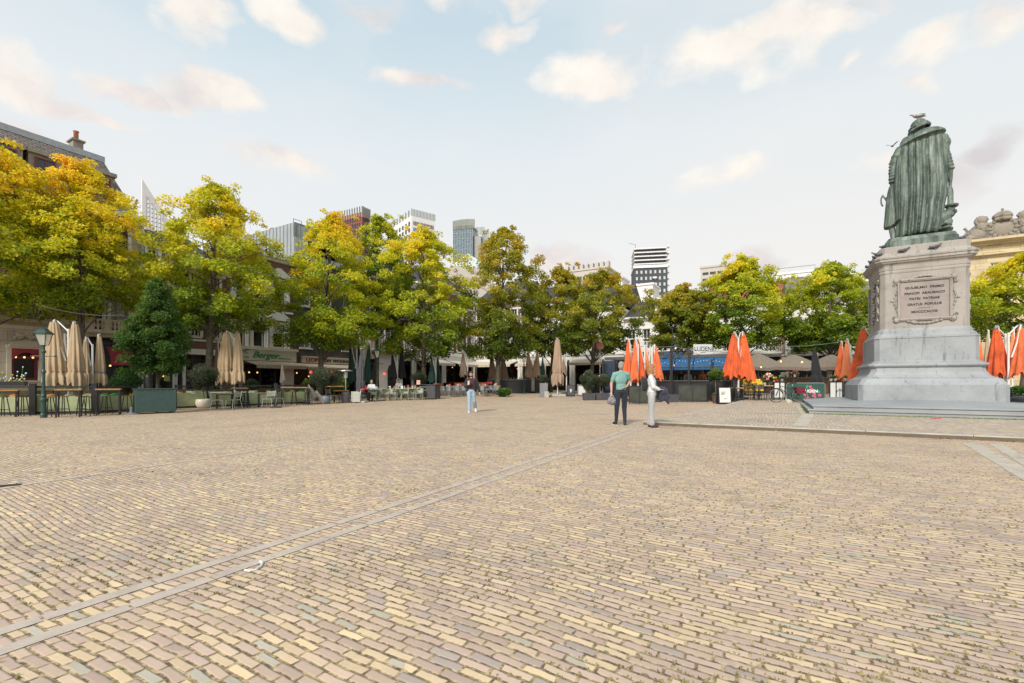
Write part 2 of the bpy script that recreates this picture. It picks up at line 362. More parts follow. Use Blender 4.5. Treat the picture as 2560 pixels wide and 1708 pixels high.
# ---------------------------------------------------------------- mesh helpers
class MB:
    def __init__(s): s.v = []; s.f = []
    def add(s, vs, fs):
        o = len(s.v); s.v += [tuple(v) for v in vs]; s.f += [tuple(i+o for i in f) for f in fs]; return s
    def box(s, c, d, rz=0, rx=0, ry=0, bev=0):
        cx, cy, cz = c; hx, hy, hz = d[0]/2, d[1]/2, d[2]/2
        R = Matrix.Rotation(rz, 3, 'Z') @ Matrix.Rotation(ry, 3, 'Y') @ Matrix.Rotation(rx, 3, 'X')
        vs = [Vector((cx, cy, cz)) + R @ Vector((x*hx, y*hy, z*hz)) for z in (-1,1) for y in (-1,1) for x in (-1,1)]
        return s.add(vs, [(0,2,3,1), (4,5,7,6), (0,1,5,4), (2,6,7,3), (0,4,6,2), (1,3,7,5)])
    def b2(s, x0, x1, y0, y1, z0, z1): return s.box(((x0+x1)/2, (y0+y1)/2, (z0+z1)/2), (abs(x1-x0), abs(y1-y0), abs(z1-z0)))
    def tube(s, pts, rad, n=8, cap=True):
        pts = [Vector(p) for p in pts]
        if not isinstance(rad, (list, tuple)): rad = [rad]*len(pts)
        vs = []; prev = None
        for i, p in enumerate(pts):
            d = (pts[min(i+1, len(pts)-1)]-pts[max(i-1, 0)])
            if d.length < 1e-9: d = Vector((0,0,1))
            d.normalize()
            if prev is None:
                up = Vector((0,0,1)) if abs(d.z) < .9 else Vector((1,0,0))
                a = d.cross(up).normalized()
            else: a = (prev - d*prev.dot(d)).normalized()
            prev = a; b = d.cross(a)
            for k in range(n):
                th = 2*PI*k/n; vs.append(p+(a*math.cos(th)+b*math.sin(th))*rad[i])
        fs = []
        for i in range(len(pts)-1):
            for k in range(n):
                fs.append((i*n+k, i*n+(k+1) % n, (i+1)*n+(k+1) % n, (i+1)*n+k))
        if cap:
            fs.append(tuple(range(n-1, -1, -1))); fs.append(tuple((len(pts)-1)*n+k for k in range(n)))
        return s.add(vs, fs)
    def lathe(s, prof, n=16, c=(0,0,0), fn=None, cap=True):
        vs = []
        for (r, z) in prof:
            for k in range(n):
                th = 2*PI*k/n; rr = r*(fn(th, z) if fn else 1)
                vs.append((c[0]+rr*math.cos(th), c[1]+rr*math.sin(th), c[2]+z))
        m = len(prof); fs = []
        for i in range(m-1):
            for k in range(n): fs.append((i*n+k, i*n+(k+1) % n, (i+1)*n+(k+1) % n, (i+1)*n+k))
        if cap: fs.append(tuple(range(n-1, -1, -1))); fs.append(tuple((m-1)*n+k for k in range(n)))
        return s.add(vs, fs)
    def sph(s, c, r, n=10, m=7):
        if not isinstance(r, (tuple, list)): r = (r, r, r)
        vs = []
        for i in range(1, m):
            ph = PI*i/m
            for k in range(n):
                th = 2*PI*k/n; vs.append((c[0]+r[0]*math.sin(ph)*math.cos(th), c[1]+r[1]*math.sin(ph)*math.sin(th), c[2]-r[2]*math.cos(ph)))
        b = len(vs); vs += [(c[0], c[1], c[2]-r[2]), (c[0], c[1], c[2]+r[2])]
        fs = [(i*n+k, i*n+(k+1) % n, (i+1)*n+(k+1) % n, (i+1)*n+k) for i in range(m-2) for k in range(n)]
        fs += [(b, (k+1) % n, k) for k in range(n)] + [(b+1, (m-2)*n+k, (m-2)*n+(k+1) % n) for k in range(n)]
        return s.add(vs, fs)
    def prism(s, poly, z0, z1):
        n = len(poly)
        vs = [(x, y, z0) for x, y in poly] + [(x, y, z1) for x, y in poly]
        return s.add(vs, [tuple(range(n-1, -1, -1)), tuple(range(n, 2*n))] + [(k, (k+1) % n, n+(k+1) % n, n+k) for k in range(n)])
    def prismy(s, poly, y0, y1):
        n = len(poly)
        vs = [(x, y0, z) for x, z in poly] + [(x, y1, z) for x, z in poly]
        return s.add(vs, [tuple(range(n)), tuple(range(2*n-1, n-1, -1))] + [(k, n+k, n+(k+1) % n, (k+1) % n) for k in range(n)])
    def loft(s, rings, cap=True, close=True):
        n = len(rings[0]); vs = [p for r in rings for p in r]; fs = []
        for i in range(len(rings)-1):
            for k in range(n if close else n-1): fs.append((i*n+k, i*n+(k+1) % n, (i+1)*n+(k+1) % n, (i+1)*n+k))
        if cap: fs.append(tuple(range(n-1, -1, -1))); fs.append(tuple((len(rings)-1)*n+k for k in range(n)))
        return s.add(vs, fs)
    def mesh(s, name, smooth=False):
        me = bpy.data.meshes.new(name); me.from_pydata(s.v, [], s.f); me.update()
        if smooth: me.polygons.foreach_set('use_smooth', [True]*len(me.polygons))
        return me
    def obj(s, name, m, parent=None, smooth=False, loc=None, rot=None, bevel=0):
        return mk(name, s.mesh(name, smooth), m, parent, loc, rot, bevel)
def mk(name, me, m, parent=None, loc=None, rot=None, bevel=0):
    o = bpy.data.objects.new(name, me); C.objects.link(o)
    if m is not None:
        if not me.materials: me.materials.append(M[m] if isinstance(m, str) else m)
    if parent: o.parent = parent
    if loc is not None: o.location = loc
    if rot is not None: o.rotation_euler = rot if isinstance(rot, (tuple, list)) else (0, 0, rot)
    if bevel:
        b = o.modifiers.new('Bevel', 'BEVEL'); b.width = bevel; b.segments = 2; b.limit_method = 'ANGLE'
    return o
def tag(o, label=None, cat=None, group=None, kind=None):
    if label: o['label'] = label
    if cat: o['category'] = cat
    if group: o['group'] = group
    if kind: o['kind'] = kind
    return o
def thing(name, label, cat, loc=(0,0,0), rz=0, group=None):
    o = bpy.data.objects.new(name, None); C.objects.link(o); o.location = loc; o.rotation_euler = (0,0,rz)
    o.empty_display_size = .3
    return tag(o, label, cat, group)
KIDS = {}
def kids(o):
    return [c for c in C.objects if c.parent == o]
def dup(o, loc, rz, label, scale=None, mats=None):
    r = o.copy(); C.objects.link(r); r.location = loc; r.rotation_euler = (0,0,rz); r['label'] = label
    if scale: r.scale = scale
    if o.name not in KIDS: KIDS[o.name] = [(c, kids(c)) for c in kids(o)]
    for ch, gs in KIDS[o.name]:
        c = ch.copy(); C.objects.link(c); c.parent = r
        for g in gs:
            d = g.copy(); C.objects.link(d); d.parent = c
    return r
def npmesh(name, V, Q, m, parent=None, colors=None, smooth=False, loc=None):
    me = bpy.data.meshes.new(name)
    V = np.asarray(V, np.float32); Q = np.asarray(Q, np.int32); k = Q.shape[1]
    me.vertices.add(len(V)); me.vertices.foreach_set('co', V.ravel())
    me.loops.add(Q.size); me.loops.foreach_set('vertex_index', Q.ravel())
    me.polygons.add(len(Q)); me.polygons.foreach_set('loop_start', np.arange(0, Q.size, k, dtype=np.int32))
    me.polygons.foreach_set('loop_total', np.full(len(Q), k, np.int32))
    me.update(calc_edges=True)
    if colors is not None:
        at_ = me.color_attributes.new('leaf_color', 'FLOAT_COLOR', 'POINT')
        at_.data.foreach_set('color', np.asarray(colors, np.float32).ravel())
    me.validate()
    return mk(name, me, m, parent, loc)
def remesh(mb, name, voxel, m, parent=None, smooth_it=2, disp=0, dscale=.15, loc=None, rot=None):
    o = mb.obj('tmp', None)
    md = o.modifiers.new('R', 'REMESH'); md.mode = 'VOXEL'; md.voxel_size = voxel; md.use_smooth_shade = True
    if smooth_it:
        sm = o.modifiers.new('S', 'SMOOTH'); sm.iterations = smooth_it; sm.factor = .5
    if disp:
        tx = bpy.data.textures.new('t', 'CLOUDS'); tx.noise_scale = dscale
        d = o.modifiers.new('D', 'DISPLACE'); d.texture = tx; d.strength = disp; d.mid_level = .5
    bpy.context.view_layer.update()
    dg = bpy.context.evaluated_depsgraph_get()
    me = bpy.data.meshes.new_from_object(o.evaluated_get(dg))
    me.name = name; me.materials.clear()
    bpy.data.objects.remove(o)
    me.polygons.foreach_set('use_smooth', [True]*len(me.polygons))
    return mk(name, me, m, parent, loc, rot)
def text(body, size, m, parent, loc, rot, extr=.01, name='lettering', sx=1., align='CENTER', bold=0., shear=0.):
    cu = bpy.data.curves.new(name, 'FONT'); cu.body = body; cu.size = size; cu.extrude = extr; cu.align_x = align; cu.align_y = 'CENTER'; cu.offset = bold; cu.shear = shear
    o = bpy.data.objects.new('tmp', cu); C.objects.link(o); bpy.context.view_layer.update()
    dg = bpy.context.evaluated_depsgraph_get()
    me = bpy.data.meshes.new_from_object(o.evaluated_get(dg)); me.name = name
    bpy.data.objects.remove(o)
    o = mk(name, me, m, parent, loc, rot); o.scale = (sx, 1, 1)
    return o
ORD = ['first','second','third','fourth','fifth','sixth','seventh','eighth','ninth','tenth','eleventh','twelfth','thirteenth','fourteenth','fifteenth','sixteenth']
# ---------------------------------------------------------------- camera and light
sc = bpy.context.scene
cam = bpy.data.cameras.new('camera'); cam.lens = 16.0; cam.sensor_width = 36.0
cam.shift_y = (957-854)/2560.; cam.clip_end = 5000; cam.clip_start = .05
co = bpy.data.objects.new('camera', cam); C.objects.link(co); co.location = (0, 0, H); co.rotation_euler = (PI/2, 0, 0)
sc.camera = co
sc.view_settings.view_transform = 'Standard'; sc.view_settings.look = 'None'; sc.view_settings.gamma = 1; sc.view_settings.exposure = 0.62
sc.render.resolution_x = 1024; sc.render.resolution_y = 683
SUN_EL, SUN_AZ = math.radians(38), math.radians(205)   # azimuth clockwise from +Y: behind and left of the camera
su = bpy.data.lights.new('sun', 'SUN'); su.energy = 2.5; su.angle = math.radians(14); su.color = (1., .94, .85)
so = bpy.data.objects.new('sun', su); C.objects.link(so); so.location = (-30, -40, 60)
sd = Vector((math.sin(SUN_AZ)*math.cos(SUN_EL), math.cos(SUN_AZ)*math.cos(SUN_EL), math.sin(SUN_EL)))
so.rotation_euler = sd.to_track_quat('Z', 'Y').to_euler()
wd = bpy.data.worlds.new('World'); sc.world = wd; wd.use_nodes = True
class WN(NT):
    def __init__(s, w): s.t = w.node_tree; s.n = s.t.nodes; s.l = s.t.links
    def noise3(s, v, scale, detail):
        n = s.new('ShaderNodeTexNoise'); s.l.new(v, n.inputs['Vector']); n.inputs['Scale'].default_value = scale; n.inputs['Detail'].default_value = detail
        return n.outputs['Color']
W = WN(wd)
bg = wd.node_tree.nodes['Background']
sky = W.new('ShaderNodeTexSky', sky_type='NISHITA'); sky.sun_disc = False; sky.sun_elevation = SUN_EL; sky.sun_rotation = SUN_AZ; sky.air_density = 1.; sky.dust_density = 2.
dirv = W.coord('Generated')
xyz = W.sep(dirv)
az = W.math('ARCTAN2', xyz[0], xyz[1]); el = W.math('ARCSINE', W.math('MINIMUM', W.math('MAXIMUM', xyz[2], -1.), 1.))
elp = W.math('MAXIMUM', el, 0.)
# thin veil of high cloud, whiter towards the horizon
veil = W.ramp(elp, [(0., (.77,.745,.705)), (.12, (.765,.75,.725)), (.28, (.735,.745,.745)), (.46, (.66,.72,.75)), (.66, (.50,.615,.685)), (1., (.40,.54,.64))])
warm = W.math('MULTIPLY', W.math('SUBTRACT', 1., W.math('ABSOLUTE', W.math('SUBTRACT', az, .55)), clamp=True), W.math('SUBTRACT', 1., W.math('MULTIPLY', elp, 1.3), clamp=True))
veil = W.mix(W.math('MULTIPLY', warm, .55), veil, (.80,.75,.68))
n_w = W.noise(W.mapping(dirv, (1., 1., 2.4)), 2.6, 3, .55)
veil = W.mix(W.math('MULTIPLY', W.math('SUBTRACT', n_w, .42, clamp=True), 1.9, clamp=True), veil, (.76,.755,.745))
skyc = W.vmath('MULTIPLY', sky.outputs[0], (.10, .10, .10))
skyc = W.vmath('SCALE', veil) if False else W.mix(.93, skyc, veil)
nA = W.noise(W.mapping(dirv, (1., 1., 1.5)), 8., 6, .62)
nf = W.math('MULTIPLY', W.math('SUBTRACT', nA, .5), 2.2)
CL = [(432,32,85,46,1.4,.0),(665,45,100,62,1.5,.05),(640,5,70,30,.9,.1),(75,180,110,60,1.6,.12),(160,225,90,38,1.4,.2),(240,262,95,20,1.3,.1),(330,198,110,30,1.3,.45),(465,212,120,50,1.6,.25),(525,240,65,40,1.5,.1),
      (985,208,115,28,1.15,.3),(1770,92,220,62,1.2,-.1),(1640,105,110,45,1.1,-.1),(1900,80,110,40,1.,-.1),(1365,168,105,42,1.15,0.),(1690,405,115,30,.75,0.),(2160,105,80,36,1.,.0),
      (2112,195,36,34,.9,.1),(1150,57,60,18,.8,.1),(2310,25,70,45,.8,.3),(620,385,85,26,.75,.4),(2290,330,120,46,1.,1.2),(2190,395,150,60,.7,.8),(2060,345,110,30,.6,.0),(1410,75,30,13,.9,.1),(1180,10,80,20,.8,.1),
      (1300,592,90,28,.75,.7),(1730,600,75,22,.75,.9),(1980,30,110,40,.7,.3),(1975,150,22,14,.8,.1),(860,15,70,30,.6,.6),(60,300,120,30,.6,.6),(2060,-10,90,30,.7,.2),(1000,-30,120,30,.7,.2)]
tot = None; shd = None
ae = W.comb(az, el, 0)
warp_ = W.vmath('SCALE', W.vmath('SUBTRACT', W.noise3(W.mapping(dirv, (1., 1., 1.6)), 5., 3), (.5, .5, .5)))
W.n[-1].inputs['Scale'].default_value = .16
ae = W.vmath('ADD', ae, warp_)
for (x, y, rx, ry, st, gy) in CL:
    px, py = x*1.0894, y*1.0894
    a0 = math.atan((px-CX)/F); ca = math.cos(a0); e0 = math.atan((CY-py)/F*ca)
    ra = rx*1.0894/F*ca*ca*1.25; re = ry*1.0894/F*ca*math.cos(e0)**2*1.35
    q = W.vmath('MULTIPLY', W.vmath('SUBTRACT', ae, (a0, e0, 0)), (1/ra, 1/re, 0))
    ln_ = W.new('ShaderNodeVectorMath', operation='LENGTH'); W.l.new(q, ln_.inputs[0])
    m = W.math('MULTIPLY', W.math('SUBTRACT', 1., ln_.outputs['Value']), st)
    if tot is None: tot, shd = m, W.math('MULTIPLY', m, gy)
    else:
        k = W.math('GREATER_THAN', m, tot)
        shd = W.math('ADD', W.math('MULTIPLY', shd, W.math('SUBTRACT', 1., k)), W.math('MULTIPLY', k, gy))
        tot = W.math('MAXIMUM', tot, m)
cm = W.math('ADD', W.math('MULTIPLY', tot, 1.0), W.math('MULTIPLY', nf, .95), clamp=True)
cm = W.math('SMOOTH_MIN', W.math('MULTIPLY', cm, 1.5), .98, .25)
cm = W.math('MAXIMUM', cm, 0.)
lit = W.math('ADD', W.math('SUBTRACT', .66, W.math('MULTIPLY', shd, .62)), W.math('MULTIPLY', nf, .75), clamp=True)
ccol = W.ramp(lit, [(.0, (.56,.525,.53)), (.3, (.67,.615,.60)), (.6, (.79,.73,.67)), (.85, (.84,.79,.715)), (1., (.86,.82,.75))])
final = W.mix(W.math('MULTIPLY', cm, .92), skyc, ccol)
W.l.new(final, bg.inputs[0]); bg.inputs[1].default_value = .80
wd.cycles.sampling_method = 'MANUAL'; wd.cycles.sample_map_resolution = 256
# ---------------------------------------------------------------- ground
GROT = -ANG
def gridmesh(name, m, aval, bval, off, kind='structure', lab=None, leftcut=False):
    V = []; Q = []
    for a in aval:
        for b in bval:
            bb = max(b, plat_left(a)) if leftcut else b
            V.append((bb, a, gnd(a)+off))
    nb = len(bval)
    for i in range(len(aval)-1):
        for j in range(nb-1):
            Q.append((i*nb+j, i*nb+j+1, (i+1)*nb+j+1, (i+1)*nb+j))
    me = bpy.data.meshes.new(name); me.from_pydata(V, [], Q); me.update()
    me.polygons.foreach_set('use_smooth', [True]*len(me.polygons))
    o = mk(name, me, m, rot=GROT)
    if kind: o['kind'] = kind
    if lab: o['label'] = lab
    return o
av = [-1500,-60,-10,0,5,10,13,14]+[14+i for i in range(1,27)]+[44,50,70,120,1800]
gridmesh('ground', 'pave', av, [-1500,-80,-40,-20,-10,-5,0,5,10,20,40,80,1500], 0.)
# raised platform round the monument
pa = [13.80]+[14+i*1. for i in range(1,34)]
gridmesh('raised_pavement', 'pave2', pa, [-3.4,-1,1,4,8,12,20,40,60], .10, leftcut=True)
k = MB(); js = [-3.42]; t_ = -3.42
for px in (1748, 1940, 2163, 2432):
    tt = (px-CX)/F; t_ = 13.7*(CU*tt-SU)/(SU*tt+CU); js.append(t_)
while js[-1] < 30: js.append(js[-1]+1.75)
for b0, b1 in zip(js, js[1:]):
    zl = .055 if b0 < -3.4 else .105; 
    y0, y1 = 13.64, 13.81
    prof = [(y0, -.1), (y0, .083), (y0+.02, .103), (y1, .106), (y1, -.1)]
    ring = lambda b: [(b, p[0], p[1]) for p in prof]
    k.loft([ring(b0+.006), ring(b1-.006)])
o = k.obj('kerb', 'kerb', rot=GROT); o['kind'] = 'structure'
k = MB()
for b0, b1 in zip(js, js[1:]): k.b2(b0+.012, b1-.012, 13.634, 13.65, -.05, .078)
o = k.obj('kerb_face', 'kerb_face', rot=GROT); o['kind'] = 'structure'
def strip(name, pts, width, m, lift=.004, n=24, gaps=0, jit=.0):
    """flat stone strip following world points (x, y) on the paving"""
    mb = MB(); P = [Vector(p) for p in pts]
    L = [0]
    for p, q in zip(P, P[1:]): L.append(L[-1]+(q-p).length)
    def pos(s):
        for i in range(len(P)-1):
            if s <= L[i+1] or i == len(P)-2:
                f = (s-L[i])/(L[i+1]-L[i]); return P[i].lerp(P[i+1], f), (P[i+1]-P[i]).normalized()
    s = 0; step = gaps or L[-1]/n
    while s < L[-1]-.01:
        e = min(s+step*(rnd.uniform(.85, 1.15) if gaps else 1), L[-1])
        g = .006 if gaps else 0
        quad = []
        for ss in (s+g, e-g):
            p, d = pos(ss); nn = Vector((-d.y, d.x))
            j = rnd.uniform(-jit, jit)
            for sgn in (-1, 1):
                q = p+nn*(width/2*sgn+j); quad.append((q.x, q.y, gz(q.x, q.y)+lift))
        o_ = len(mb.v); mb.v += quad; mb.f.append((o_, o_+2, o_+3, o_+1))
        s = e
    me = mb.mesh(name); bm = bmesh.new(); bm.from_mesh(me); bmesh.ops.recalc_face_normals(bm, faces=bm.faces)
    for f in bm.faces:
        if f.normal.z < 0: f.normal_flip()
    bm.to_mesh(me); bm.free()
    ob = mk(name, me, m); ob['kind'] = 'structure'; return ob
def wab(a, b): return w_ab(a, b)
strip('paving_band', [wab(-3, -3.355), wab(13.62, -3.40)], .095, 'band', gaps=.46, jit=.006)
strip('paving_band', [wab(-3, -3.10), wab(13.62, -3.17)], .095, 'band', gaps=.46, jit=.006)
strip('paving_line', [wab(13.85, -3.25), wab(24.1, -1.75), wab(40, .4)], .16, 'pale_strip', gaps=.5)
f1 = [hit(-60, 1232), hit(0,1221), hit(560,1140), hit(813,1096), hit(1100,1058), hit(1309,1028)]
strip('paving_line', [(p.x, p.y) for p in f1], .12, 'pale_faint', gaps=.5, jit=.01)
strip('paving_line', [(9.5, 10.0) if False else (hit(2425,1108).x, hit(2425,1108).y), (hit(2570,1190).x, hit(2570,1190).y), (hit(2700,1265).x, hit(2700,1265).y)], .26, 'pale_strip', gaps=.55, jit=.01)
strip('paving_line', [(hit(2488,1110).x, hit(2488,1110).y), (hit(2570,1158).x, hit(2570,1158).y), (hit(2700,1234).x, hit(2700,1234).y)], .2, 'pale_strip', gaps=.55, jit=.01)
p0, p1 = hit(1999,1066), hit(2022,1034)
strip('paving_line', [(p0.x, p0.y), (p1.x, p1.y)], .34, 'pale_strip', lift=.006, n=6)
strip('paving_line', [wab(24, .85), wab(19.0, .85)], .2, 'pale_strip', lift=.006, n=6)
p0, p1 = hit(1852,1033), hit(2010,1034)
strip('paving_line', [(p0.x, p0.y), (p1.x, p1.y)], .13, 'pale_strip', lift=.006, n=6)
p0, p1 = hit(1962,1054), hit(1988,1056)
strip('paving_slab', [(p0.x, p0.y), (p1.x, p1.y)], .22, 'pale_strip', lift=.006, n=2)
p0, p1 = hit(-20,1219), hit(52,1213)
o = MB().obj('drain_grate', 'black') if False else None
d = (p1-p0); L = d.length
dg = MB(); dg.box((0,0,.004), (L, .10, .008))
for i in range(12): dg.box((-L/2+L*(i+.5)/12, 0, .012), (L/30, .10, .008))
o = dg.obj('drain_grate', 'dgrey', loc=tuple((p0+p1)/2), rot=math.atan2(d.y, d.x))
tag(o, 'dark slotted drain grate in the paving at the left edge', 'drain')
# chalk hook drawn on the lower granite strip
cp = [hit(x, y) for x, y in ((612,1428),(625,1430),(640,1426),(652,1418),(656,1410),(650,1406))]
mbk = MB(); mbk.tube([(p.x, p.y, p.z+.006) for p in cp], .009, 5)
tag(mbk.obj('chalk_mark', 'chalk'), 'curved white chalk hook drawn on the lower stone strip', 'chalk mark')
# ---------------------------------------------------------------- moss tufts in joints (stuff)
def tufts():
    V = []; Q = []; R = np.random.RandomState(3)
    n = 5200
    for i in range(n):
        Y = 1.9+8*R.rand()**1.7; px = R.uniform(-60, 2620)
        X = (px-CX)/F*Y; a, b = ab(X, Y)
        x, y = b, a
        if a > 13.5 or (-3.45 < b < -3.05): continue
        # snap to the nearest course joint of the brick material
        w = .05*math.sin(x*1.1+y*.35)+.010*math.sin(x*3.7+y*1.3)
        r = round((y+w)/HH_); y = r*HH_-w
        # clustered
        if math.sin(x*2.1+3*math.sin(y*1.3))+math.sin(y*2.7-x*.9) < R.uniform(-.6, 1.5): continue
        for kx in range(R.randint(3, 7)):
            cx = x+R.normal()*.016; cy = y+R.normal()*.006
            wx, wy = w_ab(cy, cx); th = R.uniform(0, 2*PI); l = R.uniform(.004, .012); h = R.uniform(.004, .013)
            dx, dy = math.cos(th)*l, math.sin(th)*l
            o_ = len(V)
            V += [(wx-dx*.5, wy-dy*.5, .0), (wx+dx*.5, wy+dy*.5, .0), (wx+dx*.9-dy*.5, wy+dy*.9+dx*.5, h), (wx-dx*.3-dy*.5, wy-dy*.3+dx*.5, h*.8)]
            Q.append((o_, o_+1, o_+2, o_+3))
    o = npmesh('moss_tufts', V, Q, 'moss'); tag(o, 'moss and dry straw in the brick joints', kind='stuff')
tufts()
def litter(name, label, pts, n, spread, m, size, seed):
    R = np.random.RandomState(seed); V = []; Q = []
    for i in range(n):
        f = R.rand()*(len(pts)-1); k_ = int(f); p = pts[k_].lerp(pts[k_+1], f-k_)
        x = p.x+R.normal()*spread; y = p.y+R.normal()*spread*.6; z = gz(x, y)+.008+R.rand()*.006
        th = R.uniform(0, 2*PI); s_ = size*R.uniform(.5, 1.2)
        c_, s2 = math.cos(th)*s_, math.sin(th)*s_
        o_ = len(V); V += [(x-c_, y-s2, z), (x-s2*.5, y+c_*.5, z+R.rand()*.01), (x+c_, y+s2, z), (x+s2*.5, y-c_*.5, z+R.rand()*.01)]; Q.append((o_, o_+1, o_+2, o_+3))
    tag(npmesh(name, V, Q, m), label, kind='stuff')
M['fallen'] = mat('fallen_leaves', (.42,.22,.06), .8, var=.5, scale=3)
M['fallen2'] = mat('fallen_yellow_leaves', (.48,.36,.07), .8, var=.5, scale=3)
litter('fallen_leaves', 'brown leaves gathered in the gutter along the kerb', [Vector(w_ab(13.55, b))for b in (-3,0,3,6,9)], 420, .09, 'fallen', .03, 1) 
litter('fallen_leaves', 'yellow leaves scattered under the trees by the terrace', [Vector(w_ab(a, -22.3)) for a in (4,12,20,30)], 700, .9, 'fallen2', .05, 2)
# ---------------------------------------------------------------- monument
ac, bc = 24.43, 4.94
MX, MY = w_ab(ac, bc)
mon = thing('monument', 'tall green bronze cloaked statue seen from behind on its inscribed stone pedestal', 'monument', (MX, MY, 0), GROT)
def octa(w, c=.15, wy=None): 
    wy = wy or w
    return [(-w+c,-wy),(w-c,-wy),(w,-wy+c),(w,wy-c),(w-c,wy),(-w+c,wy),(-w,wy-c),(-w,-wy+c)]
def ostack(prof, c=.15):
    mb = MB(); mb.loft([[(x, y, z) for x, y in octa(w, c)] for w, z in prof]); return mb
st = MB()
x0, x1, y0, y1 = .98-bc, bc-.98, 19.2-ac, 29.66-ac
def rect(i, z): return [(x0+i, y0+i, z), (x1-i, y0+i, z), (x1-i, y1-i, z), (x0+i, y1-i, z)]
st.loft([rect(.04, .0), rect(.04, .262), rect(.0, .268), rect(0, .307), rect(.012, .315), rect(.18, .315), rect(.18, .402), rect(.14, .408), rect(.14, .444), rect(.155, .452), rect(2.9, .60)])
st.obj('steps', 'step', mon)
seam = MB(); seam.box((-.1, y0+1.55, .527), (.025, 2.6, .004), rx=.0535); seam.obj('step_joint', 'pale_strip', mon)
pl = ostack([(2.13,.45),(2.13,1.165),(2.10,1.19),(2.0,1.37),(1.98,1.40),(1.93,1.42),(1.84,1.46),(1.74,1.55),(1.68,1.66),(1.65,1.80),(1.65,1.84)])
pl.obj('plinth', 'ped_low', mon)
tr = ostack([(1.66,1.84),(1.70,1.86),(1.735,1.90),(1.74,1.94),(1.71,1.98),(1.65,1.99),(1.62,2.02),(1.62,2.05),(1.56,2.07),(1.53,2.10),(1.53,2.96),(1.55,2.98),(1.545,3.03),(1.50,3.05),(1.47,3.13),(1.40,3.20),(1.385,3.29),(1.36,3.33),(1.33,3.38)])
tr.obj('dado', 'ped_low', mon)
sh = ostack([(1.325,3.38),(1.32,5.55),(1.335,5.57),(1.34,5.62),(1.33,5.68),(1.345,5.70),(1.35,5.86)])
sh.obj('shaft', 'ped_top', mon)
cn = ostack([(1.355,5.86),(1.37,5.90),(1.44,5.95),(1.47,6.0),(1.50,6.02),(1.50,6.10),(1.53,6.12),(1.54,6.17),(1.50,6.20),(1.36,6.34),(1.345,6.36),(1.34,6.58),(1.30,6.62),(1.1,6.66)])
cn.obj('cornice', 'ped_top', mon)
bz = ostack([(1.08,6.655),(1.08,6.88),(1.05,6.91),(1.0,7.05),(.9,7.06)], .1)
bz.obj('bronze_base', 'bronze', mon)
# inscription panel with carved frame on the front face
fy = -1.322
def fz(y): return 1.25+(957-(600+y/3.41))/F*17.02
ptop, pbot = 5.02, 3.98-.10
pnl = thing('inscription_panel', None, None); pnl.parent = mon; pnl.location = (0, fy, 0)
fr = MB()
W2, zt, zb = .72, 5.18, 3.76
for (a0_, b0_, c0_, d0_) in ((-W2-.09, W2+.09, zt, zt+.11), (-W2-.09, W2+.09, zb-.11, zb)): fr.b2(a0_, b0_, -.07, .02, c0_, d0_)
for sx in (-1, 1): fr.b2(sx*W2, sx*(W2+.09), -.0675, .02, zb-.0, zt+.0)
fr.obj('panel_frame', 'ped_top', pnl, bevel=.02)
R_ = random.Random(5)
def scroll(cv, cx, cz, r, turns, sgn, th=.03):
    pts = []
    for i in range(22):
        t = i/21.; an = sgn*turns*2*PI*t; rr = r*(1-t*.8)
        pts.append((cx+rr*math.cos(an), -.045-.02*t, cz+rr*math.sin(an)))
    cv.tube(pts, [th*(1-.5*i/21) for i in range(22)], 6)
for sx in (-1, 1):
    for zz, sg in ((zt+.05, 1), (zb-.05, -1)):
        cv = MB(); scroll(cv, sx*(W2+.08), zz+sg*.03, .10, 1.3, sx*sg, .02); scroll(cv, sx*(W2+.17), zz-sg*.12, .07, 1.2, -sx*sg, .018)
        cv.sph((sx*(W2+.12), -.05, zz+sg*.02), (.09, .05, .09)); cv.obj('corner_scroll', 'ped_top', pnl, smooth=True)
    cv = MB()
    for i in range(7):
        zz = (zt+zb)/2+(i-3)*.13; cv.sph((sx*(W2+.14+.05*math.cos((i-3)*.9)), -.02, zz), (.035, .025, .075), 8, 5)
    cv.sph((sx*(W2+.22), -.02, (zt+zb)/2), (.09, .02, .035)); cv.obj('side_garland', 'ped_top', pnl, smooth=True)
for s_, zz in ((1, zt+.12), (-1, zb-.14)):
    cv = MB()
    for i in range(9): cv.sph(((i-4)*.115, -.04, zz+s_*.07*math.cos((i-4)*.45)), (.08, .04, .045), 8, 5)
    scroll(cv, -.3, zz, .07, 1.2, s_); scroll(cv, .3, zz, .07, 1.2, -s_); cv.obj('crest_garland', 'ped_top', pnl, smooth=True)
    cv = MB()
    for i in range(46): t = i/45.; cv.sph((-W2-.045+(2*W2+.09)*t, -.075, zt+.055 if s_ > 0 else zb-.055), (.022,.02,.03), 6, 4)
    cv.obj('bead_moulding', 'ped_top', pnl, smooth=True)
tb = MB(); tb.b2(-W2, W2, -.012, .01, zb, zt); tb.obj('panel_tablet', stone('tablet_stone', (.30,.255,.235), (.12,.1,.09), .6, True, 1.5), pnl)
RX = (PI/2, 0, 0)
for s_, zz, wd_ in (('GULIELMO  PRIMO', 4.93, 1.14), ('PRINCIPI  ARAUSIACO', 4.71, 1.18), ('PATRI  PATRIAE', 4.50, .88), ('GRATUS  POPULUS', 4.28, 1.0), ('MDCCCXLVIII', 3.99, .76)):
    o = text(s_, .118, 'ink', pnl, (0, -.018, zz), RX, .004, 'inscription', bold=.0035)
    xs_ = [v.co.x for v in o.data.vertices]; o.scale = (wd_/(max(xs_)-min(xs_)), 1, 1)
ln = MB(); ln.b2(-.17, .17, -.02, -.012, 4.135, 4.143); ln.obj('inscription_rule', 'ink', pnl)
